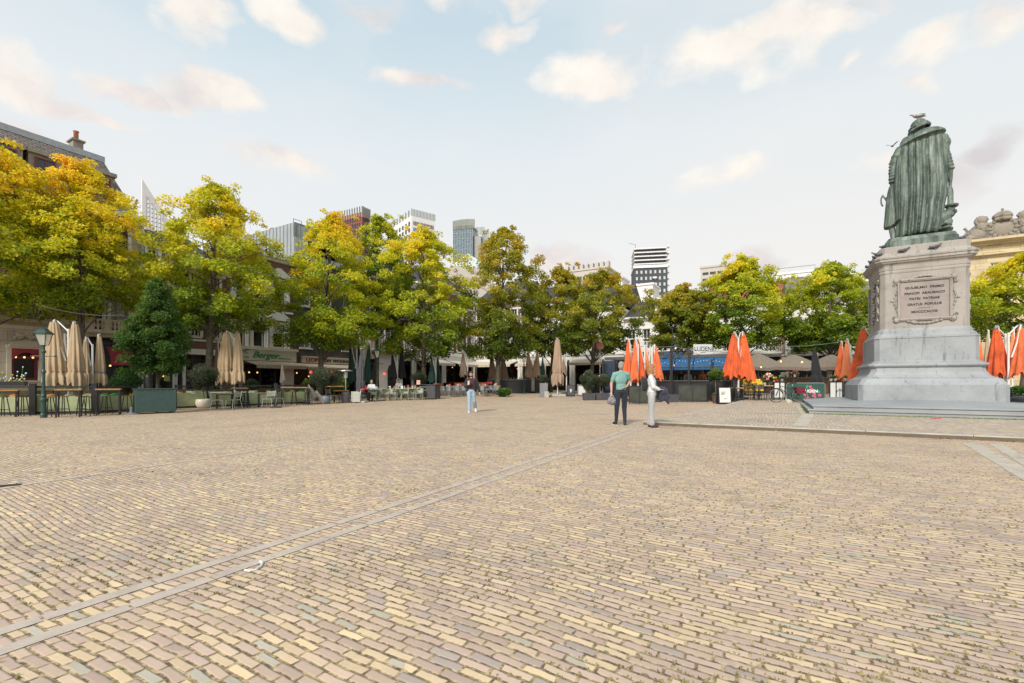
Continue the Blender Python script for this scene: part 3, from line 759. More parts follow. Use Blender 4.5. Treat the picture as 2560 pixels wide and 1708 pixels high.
# carved trophies on the side faces
for kx, (sx, cy, ry_, am) in enumerate(((-1.34, 0, .22, .25), (1.34, 0, .15, .3), (-1.34, -1.0, .05, .09), (-1.34, 1.0, .05, .02), (1.34, -1.02, .05, .08))):
    sv = MB()
    for i in range(30):
        zz = 3.75+i*.055; sv.sph((sx-(.03*R_.random() if sx < 0 else 0), cy+(R_.uniform(-am, am) if kx < 2 else am*math.sin(i*.8)), zz), (.06 if kx < 2 else .04, ry_, .055), 8, 5)
    sv.obj('side_carving', 'ped_top', mon, smooth=True)
# ---- the bronze figure (faces away from the camera)
fig = MB()
def xf(zx): return (zx-570)*.003972
def zf(zy): return 12.676-zy*.003972
def folds(th, amp, n, ph=0):
    return amp*(.6*math.sin(n*th+ph)+.4*math.sin((n*1.73)*th+ph*2.1))
rings = []
secs = [  # zoom y, left x, right x, depth, fold amplitude
 (330,440,800,.34,.0),(370,415,850,.40,.01),(420,402,858,.44,.05),(520,394,862,.47,.08),(640,392,872,.50,.09),(760,392,880,.53,.10),(880,391,884,.56,.105),(1000,390,878,.60,.11),(1100,389,854,.63,.115),(1200,387,846,.66,.12),(1280,385,832,.69,.13),(1345,382,815,.71,.14),(1380,382,805,.68,.14)]
NS = 260
for (zy, xl, xr, dp, am) in secs:
    cx = (xf(xl)+xf(xr))/2; w = (xf(xr)-xf(xl))/2; r = []
    for k_ in range(NS):
        th = 2*PI*k_/NS
        f_ = 0; hem = 0
        if math.sin(th) < .2:
            q = math.cos(th)+.05*math.sin(math.cos(th)*5+1)
            v = abs(math.sin(q*10.2+.5)); v2 = abs(math.sin(q*17.+1.7+zy*.002))
            f_ = am*((v**.55)*1.75+(v2**.7)*.35-1.3)*min(1, (.2-math.sin(th))*2.5)
            if zy > 1330: hem = .10*(1-v)
        r.append((cx+w*math.cos(th)*(1+.45*f_), dp*math.sin(th)*(1+f_*2.0)+.02, zf(zy)+hem))
    rings.append(r)
fig.loft(rings[::-1])
def cap(p, q, r0, r1, n=12):
    fig.sph(p, r0 if not isinstance(r0, tuple) else r0, n, 8); fig.tube([p, q], [r0, r1], n); fig.sph(q, r1, n, 8)
P = lambda zx, zy, y=0: (xf(zx), y, zf(zy))
# left sleeve (viewer's left)
cap(P(408,450), P(350,560,.02), .20, .20); cap(P(352,560,.02), P(338,690,.05), .18, .17); cap(P(338,690,.05), P(345,790,.12), .17, .13)
for i in range(7): fig.sph(P(338+4*math.sin(i*2), 560+i*33, .03), (.185+.012*(i % 2), .17, .045), 12, 6)
# puffs at shoulders
fig.sph(P(380,500), (.24,.24,.13)); fig.sph(P(878,470,.05), (.14,.24,.20))
for i in range(6): fig.sph(P(905+8*math.sin(i), 430+i*18, .15), (.07,.14,.035), 10, 5)
# right sleeve and arm
cap(P(858,420), P(872,560,.0), .17, .15); cap(P(872,560), P(912,720,.02), .15, .145); cap(P(912,720,.02), P(918,850,.12), .13, .09); cap(P(916,850,.12), P(918,925,.14), .075, .07)
for i in range(5): fig.sph(P(890+i*8, 600+i*35, .0), (.155, .15, .045), 12, 6)
# hanging sleeve on the left, falling to the knee
hs = []
for (zy, xl, xr, dp) in ((520,385,440,.16),(640,362,445,.19),(760,352,448,.22),(820,348,446,.24),(950,350,442,.24),(1080,362,440,.25),(1180,368,436,.26),(1195,372,432,.22)):
    cx = (xf(xl)+xf(xr))/2; w = (xf(xr)-xf(xl))/2
    hs.append([(cx+w*math.cos(2*PI*k_/40), -.22+dp*math.sin(2*PI*k_/40)*(1+.14*math.sin(2*PI*k_/40*7)), zf(zy)) for k_ in range(40)])
fig.loft(hs[::-1])
# coat skirt at the far left
hs = []
for (zy, xl, xr, dp) in ((800,300,400,.20),(850,285,400,.25),(950,268,400,.28),(1050,258,400,.30),(1150,250,400,.32),(1210,243,400,.33),(1235,246,330,.30)):
    cx = (xf(xl)+xf(xr))/2; w = (xf(xr)-xf(xl))/2
    hs.append([(cx+w*math.cos(2*PI*k_/48), .12+dp*math.sin(2*PI*k_/48)*(1+.10*math.sin(2*PI*k_/48*9)), zf(zy)) for k_ in range(48)])
fig.loft(hs[::-1])
# legs and shoes below
cap(P(330,1230,.12), P(345,1340,.05), .15, .12); cap(P(400,1240,-.1), P(395,1350,-.1), .13, .13); cap(P(345,1350,.0), P(330,1392,.25), .12, .11)
# sword hilt ring
pts = [P(252-34*math.cos(t*.25-1.2)*1.0, 920+62*math.sin(t*.25-1.2), .25) for t in range(0, 11)]
fig.tube(pts, .045, 8); cap(P(262,905,.2), P(300,960,.15), .05, .06); fig.sph(P(238,868,.25), .055); fig.tube([P(262,900,.2), P(232,870,.25)], .04)
# scroll base and tall box under the right hand
cap(P(905,935,.12), P(925,940,.12), .09, .08)
b_ = [(.16,0),(.17,.05),(.185,.30),(.20,.55),(.205,.60)]
fig.loft([[(xf(918)+dx*sx_, .1+dy*sx_, zf(zy)) for dx, dy in ((-1,-1),(1,-1),(1,1),(-1,1))] for sx_, zy in ((.115,1095),(.105,1050),(.10,960),(.09,950))])
rim = [(xf(928)+.20*math.cos(t), .08+.26*math.sin(t), zf(1112)) for t in [i*2*PI/20 for i in range(21)]]
fig.tube(rim, .05, 8); cap(P(880,1110), P(975,1110), .07, .08)
# lying dog behind the hem at the right
cap(P(800,1250,.0), P(880,1200,.0), .26, .22); cap(P(880,1200,.0), P(925,1165,-.05), .20, .14); fig.sph(P(950,1180,-.12), (.10,.13,.09)); fig.sph(P(925,1205,-.1), (.12,.14,.10)); cap(P(810,1290,0), P(905,1270,-.05), .17, .13); cap(P(905,1200,-.05), P(890,1310,-.08), .11, .09); fig.sph(P(860,1345), (.34,.55,.10)); fig.sph(P(880,1300), (.22,.4,.10)); cap(P(915,1130,.05), P(900,1180,.0), .16, .16)
# collar: wide fur mantle over the shoulders, tilted
cr = []
for (k0, rx_, ry_, dz) in ((0,.26,.24,.22),(1,.48,.42,.21),(2,.72,.54,.12),(3,.90,.61,-.01),(4,.935,.63,-.09),(5,.86,.55,-.10)):
    cr.append([(xf(640)+rx_*math.cos(2*PI*i/60), ry_*math.sin(2*PI*i/60), zf(372)+dz+.155*rx_*math.cos(2*PI*i/60)-.03*math.sin(2*PI*i/60)) for i in range(60)])
fig.loft(cr[::-1])
# neck, head with ruff, face side turned away
cap(P(612,330), P(608,250), .22, .22); fig.sph(P(608,265,.08), (.26,.30,.28), 16, 10)
fig.sph(P(607,285,.36), (.05,.06,.06)); fig.sph(P(607,315,.28), (.13,.10,.09)); 
# soft hat: crown, twisted band, brim
fig.sph(P(606,222,.02), (.335,.36,.215), 18, 10)
for i in range(26):
    t = 2*PI*i/26; fig.sph((xf(608)+.385*math.cos(t), .02+.40*math.sin(t), zf(247)+.06*math.cos(t)+.02*(i % 2)), (.06,.06,.045), 8, 5)
fig.tube([(xf(612)+.425*math.cos(t), .02+.43*math.sin(t), zf(272)+.10*math.cos(t)) for t in [i*2*PI/28 for i in range(29)]], .055, 8)
statue = remesh(fig, 'bronze_figure', .026, 'bronze', mon, 1, .012, .12)
statue.rotation_euler = (0, 0, math.radians(-6)); statue.scale = (.77, .86, 1)
# ---------------------------------------------------------------- birds
def bird(px, py, Y, kind, label, face=0, scale=1., fly=False, z=None, group=None):
    """small bird standing at the given place, facing +x rotated by face"""
    x = (px-CX)/F*Y; zz = zat(py, Y) if z is None else z
    t = thing('gull' if kind == 'gull' else 'pigeon', label, 'seagull' if kind == 'gull' else 'pigeon', (x, Y, zz), face, group)
    m = 'gull' if kind == 'gull' else 'pigeon'
    b = MB()
    s = scale
    b.loft([[(s*px_, s*r*math.cos(a), s*(pz+r*.95*math.sin(a))) for a in [i*2*PI/10 for i in range(10)]] for px_, pz, r in
            ((-.20,.075,.012),(-.14,.088,.03),(-.06,.105,.058),(.02,.12,.065),(.08,.135,.052),(.115,.165,.033),(.13,.19,.03),(.15,.20,.03),(.175,.198,.02),(.195,.193,.006))])
    for q in (-1, 1):
        if fly: b.add([(s*.07, q*s*.04, s*.14), (s*-.08, q*s*.04, s*.13), (s*-.10, q*s*.22, s*.26), (s*.05, q*s*.24, s*.28), (s*-.06, q*s*.36, s*.30)], [(0,1,2,3),(3,2,4)])
    o = b.obj('body', m, t, smooth=True)
    w = MB()
    for q in (-1, 1):
        if not fly: w.sph((s*-.05, q*s*.055, s*.115), (s*.12, s*.016, s*.042), 8, 6)
    if w.v: w.obj('wings', 'pigeon' if kind != 'gull' else 'mgrey', t, smooth=True)
    lg = MB()
    for q in (-1, 1): lg.tube([(s*.0, q*s*.025, s*.075), (s*.005, q*s*.025, 0)], s*.006, 5); lg.tube([(s*-.01, q*s*.025, .004), (s*.04, q*s*.03, .004)], s*.006, 4)
    if not fly: lg.obj('legs', 'birdleg', t)
    return t
PG = 'pigeons on the monument'
top = 6.345
def ledge(lx, ly, z): 
    v = Matrix.Rotation(GROT, 4, 'Z') @ Vector((lx, ly, 0)); return (MX+v.x, MY+v.y, z)
for lx, ly, z, fc, lab in ((-.62,-1.40,6.30,.1,'grey pigeon on the front ledge of the pedestal, left of its pair'),(.30,-1.40,6.30,-.15,'grey pigeon on the front ledge of the pedestal, right of its pair'),
        (-1.42,-1.28,6.27,PI,'pigeon on the front left corner of the pedestal cornice'),(-1.42,-.75,6.28,1.9,'pigeon on the left ledge of the pedestal, just behind the corner'),(-1.42,.1,6.28,2.,'pigeon halfway along the left ledge of the pedestal'),
        (-1.16,-.9,6.64,.8,'pigeon beside the left front foot of the green bronze base'),(-1.45,.9,6.26,1.6,'dark pigeon far back on the left ledge of the pedestal'),(1.18,-.9,6.64,.2,'pigeon beside the right end of the green bronze base'),(-1.12,-.1,6.655,1.5,'pigeon against the left side of the green bronze base')):
    t = bird(0, 0, 10, 'pigeon', lab, fc+GROT, 1.05, z=z, group=PG); t.location = ledge(lx, ly, z)
g = bird(2294, 300, MY, 'gull', 'pale gull standing on top of the statue hat', PI-.5, 1.35); g.location = (MX+.08, MY-.03, zf(222)+.205)
bird(2231, 370, 18.0, 'pigeon', 'dark pigeon flying beside the shoulder of the statue', .6, .62, fly=True)
for px, py, lab in ((1428,986,'pigeon on the ground in front of the black arrow sign'),(1440,985.5,'pigeon on the ground to the right of the arrow sign')):
    p = hit(px, py); t = bird(0,0,10,'pigeon',lab,rnd.uniform(0,6),1., z=p.z, group='pigeons on the ground'); t.location = p
p = hit(2338, 1047); mb = MB()
for i in range(9): mb.sph((rnd.uniform(-.1,.1), rnd.uniform(-.08,.08), .01), (.05,.04,.012), 7, 4)
tag(mb.obj('petals', mat('red_petals', (.6,.06,.07), .7), loc=p), 'small red heap of petals lying in front of the monument steps', 'petals')
# moss line at the foot of the steps
V=[];Q=[];R=np.random.RandomState(9)
for i in range(1500):
    if R.rand() < .8: b=R.uniform(1.0,8.9); a=19.2-abs(R.normal())*.035
    else: b=.98-abs(R.normal())*.035; a=R.uniform(19.2,24)
    x,y=w_ab(a,b); z=gz(x,y); th=R.uniform(0,6.28); l=.02; o_=len(V)
    V+=[(x-math.cos(th)*l,y-math.sin(th)*l,z),(x+math.cos(th)*l,y+math.sin(th)*l,z),(x+math.cos(th)*l*.7,y+math.sin(th)*l,z+.035*R.rand()),(x-math.cos(th)*l*.5,y-math.sin(th)*l,z+.03*R.rand())]; Q.append((o_,o_+1,o_+2,o_+3))
M['grassy'] = mat('grass_green', (.12,.20,.03), .8, var=.4, scale=4)
tag(npmesh('grass_edge', V, Q, 'grassy'), 'thin line of grass along the foot of the monument steps', kind='stuff')
# ---------------------------------------------------------------- trees
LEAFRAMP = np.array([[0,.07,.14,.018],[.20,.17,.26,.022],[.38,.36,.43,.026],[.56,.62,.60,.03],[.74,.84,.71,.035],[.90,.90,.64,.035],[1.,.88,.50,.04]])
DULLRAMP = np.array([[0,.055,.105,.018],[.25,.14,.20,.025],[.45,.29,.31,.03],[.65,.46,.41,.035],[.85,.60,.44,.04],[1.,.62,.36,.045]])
GREENRAMP = np.array([[0,.018,.05,.012],[.4,.04,.105,.02],[.7,.09,.17,.03],[1.,.20,.28,.05]])
OLIVERAMP = np.array([[0,.045,.06,.035],[.5,.12,.145,.085],[1.,.26,.29,.19]])
def leafcloud(name, cen, rad, n, size, ramp, parent, R, bias=0., hue=None, flat=.62, droop=.24, updir=.55):
    """cen (K,3) clump centres, rad (K,), n leaves total; hue (K,) 0..1"""
    K = len(cen); w = rad**2; w = w/w.sum()
    idx = R.choice(K, n, p=w)
    g = R.normal(size=(n, 3)); g /= np.linalg.norm(g, axis=1)[:, None]; g *= (R.rand(n)**.45)[:, None]
    g[:, 2] *= flat
    ctr = cen.mean(0); out = cen[idx]-np.array([0, 0, 0]); outh = out.copy(); outh[:, 2] = 0
    nn = np.linalg.norm(outh, axis=1)+1e-6; oh = outh/nn[:, None]
    P_ = cen[idx]+g*rad[idx][:, None]
    along = (g*oh).sum(1)*rad[idx]
    P_[:, 2] -= droop*along*.9+.25*droop*np.abs(g[:, :2]).sum(1)*rad[idx]
    N = np.stack([oh[:, 0]*.45, oh[:, 1]*.45, np.full(n, updir)], 1)+R.normal(size=(n, 3))*.42
    N /= np.linalg.norm(N, axis=1)[:, None]
    T = np.cross(N, R.normal(size=(n, 3))); T /= np.linalg.norm(T, axis=1)[:, None]
    B = np.cross(N, T)
    L = size*R.uniform(.65, 1.25, n)[:, None]
    fold = L*.18
    V = np.empty((n, 4, 3)); V[:, 0] = P_-T*L*.5; V[:, 1] = P_+B*L*.40+N*fold-T*L*.05; V[:, 2] = P_+T*L*.55; V[:, 3] = P_-B*L*.40+N*fold-T*L*.05
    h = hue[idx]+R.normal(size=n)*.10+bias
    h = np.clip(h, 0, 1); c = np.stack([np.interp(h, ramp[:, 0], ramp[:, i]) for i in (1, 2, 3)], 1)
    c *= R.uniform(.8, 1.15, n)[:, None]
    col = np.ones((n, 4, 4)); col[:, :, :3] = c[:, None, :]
    Q = np.arange(n*4).reshape(n, 4)
    return npmesh(name, V.reshape(-1, 3), Q, 'leaf', parent, col.reshape(-1, 4))
def crown_pts(R, K, rx, ry, z0, z1, wide=.35, ph=0, power=1.5, inner=.35):
    zn = R.rand(K)**.92; az_ = R.rand(K)*2*PI
    prof = np.where(zn < wide, .66+.34*np.sin(np.clip(zn/wide, 0, 1)*PI/2), np.clip(1-((zn-wide)/(1-wide))**power, 0, 1)**.75)
    lump = 1+.20*np.sin(3*az_+ph+zn*3)+.15*np.sin(5*az_+zn*5+ph*2)+.12*np.sin(2*az_-zn*7+ph)
    rr = (inner+(1-inner)*R.rand(K)**.55)*prof*lump
    rr = rr*R.uniform(.86, 1.16, K)
    return np.stack([rr*rx*np.cos(az_), rr*ry*np.sin(az_), z0+(z1-z0)*zn], 1), zn, rr/np.maximum(prof*lump, .2)
def tree(name, label, cat, px, Y, pxl, pxr, ytop, ybot, nleaf, leaf=.13, seed=1, ramp=LEAFRAMP, yellow=0., trunk=.24, group='autumn lime trees along the square', K=190, cx=None, lean=0., toppow=2.1, orange=0.):
    K = int(K*1.6); nleaf = int(nleaf*.98); trunk *= .75
    R = np.random.RandomState(seed)
    p = at(px, Y); t = thing(name, label, cat, p, 0, group)
    z1 = zat(ytop, Y)-p.z; z0 = zat(ybot, Y)-p.z+.15
    hw = (pxr-pxl)/2/F*Y*cosx(p.x, p.y)**.5; offx = ((pxl+pxr)/2-px)/F*Y
    cen, zn, ro = crown_pts(R, K, hw*1.03, hw*1.0, z0+.3, z1-.25, ph=seed, power=toppow)
    cen[:, 0] += offx*(.3+.7*np.clip(zn*2, 0, 1))
    rad = (.07*hw+.32)*R.uniform(.45, 1.5, K)*(1-.3*zn)
    # spindly shoots at the top
    kt = 14; top_ = np.stack([offx+R.normal(size=kt)*hw*.22, R.normal(size=kt)*hw*.2, z1-R.rand(kt)**1.5*1.6], 1)
    cen = np.vstack([cen, top_]); rad = np.concatenate([rad, np.full(kt, .30)]); zn = np.concatenate([zn, np.full(kt, 1.)]); ro = np.concatenate([ro, np.ones(kt)])
    side = np.sin(cen[:, 0]*1.1+seed)*np.cos(cen[:, 2]*.9+seed*2)
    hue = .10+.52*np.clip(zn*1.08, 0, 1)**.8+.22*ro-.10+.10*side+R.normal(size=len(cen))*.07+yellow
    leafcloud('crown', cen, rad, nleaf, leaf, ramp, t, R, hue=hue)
    # trunk and limbs
    b = MB(); hz = z0+(z1-z0)*.62
    pts = []; 
    for i in range(9):
        f = i/8.; pts.append((offx*f*.7+.10*math.sin(seed+f*5)*f+lean*f, .10*math.cos(seed*1.7+f*4)*f, hz*f-(.1 if i == 0 else 0)))
    rads = [trunk*(1.35 if i == 0 else 1)*(1-.78*(i/8.)) for i in range(9)]
    b.tube(pts, rads, 10)
    b.obj('trunk', 'bark', t, smooth=True)
    lb = MB(); order = R.permutation(K)[:44]
    for j in order:
        c = cen[j]; hs = max(z0*.75, min(hz*.97, c[2]-np.linalg.norm(c[:2])*R.uniform(.5, 1.)))
        f = hs/hz; i0 = min(7, int(f*8)); g_ = f*8-i0
        s0 = Vector(pts[i0]).lerp(Vector(pts[i0+1]), min(1, g_)); e = Vector(c); mid = s0.lerp(e, .5)+Vector((R.normal()*.15, R.normal()*.15, .12+R.rand()*.35))
        r0 = trunk*.30*(1-f*.5)
        q = [s0.lerp(mid, .0), s0.lerp(mid, .55)+Vector((0,0,.1)), mid, mid.lerp(e, .55)+Vector((0,0,.08)), e]
        lb.tube(q, [r0, r0*.75, r0*.5, r0*.3, r0*.1], 5)
        for k_ in range(3):
            e2 = e+Vector((R.normal()*.5, R.normal()*.5, R.normal()*.3)); lb.tube([q[3], e2], [r0*.22, r0*.06], 4)
    lb.obj('limbs', 'bark', t, smooth=True)
    return t
TG = 'autumn lime trees along the square'
tree('lime_tree', 'big yellow and green lime tree cut by the left edge of the photo', 'tree', -75, 20.2, -240, 205, 350, 800, 46000, .125, 11, yellow=.08, K=230, trunk=.3)
tree('lime_tree', 'big golden lime tree in front of the stone building with the mansard roof', 'tree', 200, 22.0, 75, 340, 402, 800, 34000, .125, 12, yellow=.10, K=190, trunk=.27)
tree('lime_tree', 'tall golden lime tree behind the leafy tree in the dark green box', 'tree', 522, 25.8, 372, 704, 455, 835, 44000, .14, 23, yellow=.04, K=230, trunk=.32, toppow=1.4)
tree('lime_tree', 'golden lime tree whose trunk stands in front of the cafe restaurant sign', 'tree', 797, 30.5, 700, 962, 535, 880, 34000, .15, 34, yellow=.05, K=200, trunk=.28, toppow=1.4)
tree('lime_tree', 'light green pointed tree rising behind the red brick tower foot', 'tree', 940, 36.5, 852, 1045, 540, 850, 26000, .16, 45, yellow=-.20, K=170, trunk=.28)
tree('lime_tree', 'wide yellow green lime tree behind the seated guests and green chairs', 'tree', 1058, 35., 925, 1200, 574, 905, 40000, .165, 56, yellow=-.02, K=220, trunk=.3)
tree('lime_tree', 'brownish lime tree rising behind the man walking with a cup', 'tree', 1243, 36.5, 1152, 1372, 570, 905, 36000, .165, 67, yellow=.06, K=220, trunk=.3, ramp=DULLRAMP)
tree('lime_tree', 'dull green lime tree behind the tall closed beige parasol', 'tree', 1375, 40., 1315, 1490, 668, 900, 24000, .18, 78, yellow=.02, K=150, trunk=.25, ramp=DULLRAMP)
tree('lime_tree', 'dull green lime tree above the pair of olive bushes in grey planters', 'tree', 1474, 37.5, 1395, 1612, 676, 890, 28000, .17, 89, yellow=.03, K=170, trunk=.26, ramp=DULLRAMP)
tree('lime_tree', 'low green lime tree behind the white sign of the blue pavilion', 'tree', 1703, 36., 1622, 1800, 712, 885, 24000, .17, 90, yellow=.02, K=150, trunk=.24, ramp=DULLRAMP)
tree('lime_tree', 'lime tree above the two orange parasols beside the menu board', 'tree', 1856, 33.5, 1738, 1972, 643, 880, 34000, .16, 101, yellow=-.07, K=200, trunk=.28, toppow=1.7)
tree('lime_tree', 'round green lime tree just left of the monument', 'tree', 2072, 33., 1962, 2200, 655, 885, 34000, .16, 112, yellow=-.13, K=200, trunk=.28)
tree('lime_tree', 'bright yellow green lime tree right of the monument at the photo edge', 'tree', 2560, 28.5, 2420, 2740, 628, 850, 36000, .15, 123, yellow=.0, K=200, trunk=.28)

def bush(name, label, cat, x, y, z, rx, rz, n, leaf, ramp, m_stem, stem_h, seed, group=None, hue0=.45, flat=.9, ry=None, parent=None, K=26):
    R = np.random.RandomState(seed)
    t = parent or thing(name, label, cat, (x, y, z), 0, group)
    rx *= cosx(t.location.x, t.location.y)**.7
    g = R.normal(size=(K, 3)); g /= np.linalg.norm(g, axis=1)[:, None]; g *= (R.rand(K)**.4)[:, None]
    cen = np.stack([g[:, 0]*rx*.75, g[:, 1]*(ry or rx)*.75, stem_h+rz+g[:, 2]*rz*.78], 1)
    rad = np.full(K, rx*.42)*R.uniform(.7, 1.3, K)
    hue = hue0+.35*(g[:, 2])+R.normal(size=K)*.1
    leafcloud('foliage', cen, rad, n, leaf, ramp, t, R, hue=hue, flat=flat, droop=0., updir=.3)
    b = MB()
    b.tube([(0,0,0), (.03,.01,stem_h*.5), (-.02,0,stem_h+.1), (0,.02,stem_h+rz)], [.035,.03,.028,.012], 7)
    for j in range(9):
        c = cen[j]; b.tube([(0,0,stem_h+rz*.2), (c[0]*.5, c[1]*.5, (stem_h+rz*.2+c[2])/2+.05), tuple(c)], [.015,.01,.004], 4)
    b.obj('stem', m_stem, t, smooth=True)
    return t
# ---------------------------------------------------------------- facades
class Row:
    def __init__(s, kind, c): s.k = kind; s.c = c
    def Y(s, px):
        t = (px-CX)/F
        return s.c/(CU*t-SU) if s.k == 'L' else s.c/(SU*t+CU)
    def s(s, px):
        t = (px-CX)/F; Y = s.Y(px)
        return (SU*t+CU)*Y if s.k == 'L' else (CU*t-SU)*Y
    def z(s, px, py): return zat(py, s.Y(px))
    def org(s, q): return w_ab(q, s.c) if s.k == 'L' else w_ab(s.c, q)
    def rot(s): return PI/2-ANG if s.k == 'L' else -ANG
def building(row, name, label, cat, s0, s1, group=None):
    sc_ = (s0+s1)/2; x, y = row.org(sc_)
    t = thing(name, label, cat, (x, y, gz(x, y) if row.k == 'L' else gnd(min(row.c, 46))), row.rot(), group)
    t['_s'] = sc_; return t
class Bd:
    """building in facade coordinates: x along, y inward, z world height"""
    def __init__(s, row, name, label, pxa=None, pxb=None, s0=None, s1=None, depth=9., group=None, cat='building'):
        s.row = row
        s.s0 = row.s(pxa) if s0 is None else s0; s.s1 = row.s(pxb) if s1 is None else s1
        s.sc = (s.s0+s.s1)/2; s.x0 = s.s0-s.sc; s.x1 = s.s1-s.sc
        x, y = row.org(s.sc); s.gz = gnd(ab(x, y)[0]); s.depth = depth
        s.t = thing(name, label, cat, (x, y, s.gz), row.rot(), group)
        s.ops = []
    def X(s, px): return s.row.s(px)-s.sc
    def Z(s, px, py): return s.row.z(px, py)-s.gz
    def rect(s, pa, pb, ya, yb):
        """photo rectangle -> x0,x1,z0,z1"""
        pm = (pa+pb)/2; return s.X(pa), s.X(pb), s.Z(pm, yb), s.Z(pm, ya)
    def wall(s, z0, z1, ops, m, x0=None, x1=None, y0=0., reveal=.22, sides=True, name='wall', back=True):
        x0 = s.x0 if x0 is None else x0; x1 = s.x1 if x1 is None else x1
        ops = [(max(a, x0+.02), min(b, x1-.02), max(c, z0), min(d, z1-.02)) for a, b, c, d in ops]
        xs = sorted(set([x0, x1]+[v for o in ops for v in o[:2]])); zs = sorted(set([z0, z1]+[v for o in ops for v in o[2:]]))
        mb = MB()
        for a, b in zip(xs, xs[1:]):
            for c, d in zip(zs, zs[1:]):
                if b-a < 1e-5 or d-c < 1e-5: continue
                mx, mz = (a+b)/2, (c+d)/2
                if any(o[0] < mx < o[1] and o[2] < mz < o[3] for o in ops): continue
                mb.add([(a,y0,c),(b,y0,c),(b,y0,d),(a,y0,d)], [(0,1,2,3)])
        for a, b, c, d in ops:
            r = y0+reveal
            mb.add([(a,y0,c),(a,r,c),(a,r,d),(a,y0,d),(b,y0,c),(b,r,c),(b,r,d),(b,y0,d)], [(0,3,2,1),(4,5,6,7),(3,7,6,2),(0,1,5,4)])
        if sides:
            D = s.depth
            mb.add([(x0,y0,z0),(x0,D,z0),(x0,D,z1),(x0,y0,z1)], [(0,1,2,3)]); mb.add([(x1,y0,z0),(x1,D,z0),(x1,D,z1),(x1,y0,z1)], [(3,2,1,0)])
            if back: mb.add([(x0,D,z0),(x1,D,z0),(x1,D,z1),(x0,D,z1)], [(3,2,1,0)])
        return mb.obj(name, m, s.t)
    def window(s, r, fm='white', fw=.07, nx=1, nz=1, pane='glass', y=.12, trans=None, name='window', sill=None, surround=None, blind=0, bars=0):
        a, b, c, d = r; mb = MB()
        mb.b2(a, a+fw, y, y+.07, c, d); mb.b2(b-fw, b, y, y+.07, c, d); mb.b2(a+fw, b-fw, y, y+.07, d-fw, d); mb.b2(a+fw, b-fw, y, y+.07, c, c+fw)
        for i in range(1, nx): x = a+(b-a)*i/nx; mb.b2(x-fw*.3, x+fw*.3, y+.01, y+.06, c+fw, d-fw)
        for i in range(1, nz): z = c+(d-c)*i/nz; mb.b2(a+fw, b-fw, y+.012, y+.062, z-fw*.3, z+fw*.3)
        if trans: z = c+(d-c)*trans; mb.b2(a+fw, b-fw, y-.005, y+.065, z-fw*.55, z+fw*.55)
        o = mb.obj(name, fm, s.t)
        q = MB(); q.add([(a+fw*.5,y+.045,c+fw*.5),(b-fw*.5,y+.045,c+fw*.5),(b-fw*.5,y+.045,d-fw*.5),(a+fw*.5,y+.045,d-fw*.5)], [(0,1,2,3)]); q.obj('pane', pane, o)
        if blind: q = MB(); q.b2(a+fw, b-fw, y+.03, y+.04, d-(d-c)*blind, d-fw); q.obj('blind', 'curtain', o)
        if bars:
            q = MB()
            for i in range(bars): x = a+(b-a)*(i+.5)/bars; q.tube([(x, y-.06, c), (x, y-.06, c+(d-c)*.98)], .012, 4)
            q.obj('bars', 'whitebar', o)
        if sill: q = MB(); q.b2(a-.08, b+.08, -.10, y, c-.10, c-.002); q.obj('sill', sill, o)
        if surround:
            q = MB(); w = .16
            q.b2(a-w, a-.002, -.06, .03, c-.0, d+.0); q.b2(b+.002, b+w, -.06, .03, c, d); q.b2(a-w-.03, b+w+.03, -.08, .03, d+.002, d+w)
            q.obj('surround', surround, o)
        return o
    def band(s, z, h, m='white', out=.08, name='string_course', x0=None, x1=None, y=.0):
        mb = MB(); mb.b2(s.x0 if x0 is None else x0, s.x1 if x1 is None else x1, y-out, y-.003, z, z+h); return mb.obj(name, m, s.t)
    def cornice(s, z, m='white', out=.35, h=.35, x0=None, x1=None):
        x0 = s.x0 if x0 is None else x0; x1 = s.x1 if x1 is None else x1; mb = MB()
        mb.loft([[(x, -.004, z), (x, -out*.4, z+h*.1), (x, -out*.5, z+h*.45), (x, -out, z+h*.6), (x, -out, z+h), (x, .2, z+h)] for x in (x0, x1)])
        return mb.obj('cornice', m, s.t)
    def gable_roof(s, z, zr, m, over=.2, yr=None, y0=0.):
        yr = yr or s.depth/2; mb = MB(); x0, x1 = s.x0, s.x1; D = s.depth
        mb.add([(x0,y0-over,z),(x1,y0-over,z),(x1,yr,zr),(x0,yr,zr),(x0,D+over,z),(x1,D+over,z)], [(0,1,2,3),(3,2,5,4),(0,3,4),(1,5,2)])
        return mb.obj('roof', m, s.t)
    def flat_roof(s, z, m='lead'):
        mb = MB(); mb.b2(s.x0-.05, s.x1+.05, -.05, s.depth+.05, z, z+.18); return mb.obj('roof', m, s.t)
    def awning(s, x0, x1, z, out, drop, m, val=.25, name='awning', scal=0):
        mb = MB(); n = 18
        mb.add([(x0,-.02,z),(x1,-.02,z),(x1,-out,z-drop),(x0,-out,z-drop),(x0,-.02,z-.03),(x1,-.02,z-.03),(x1,-out,z-drop-.03),(x0,-out,z-drop-.03)], [(0,1,2,3),(7,6,5,4),(0,3,7,4),(1,5,6,2)])
        mb.b2(x0, x1, -out-.02, -out, z-drop-val, z-drop)
        return mb.obj(name, m, s.t)
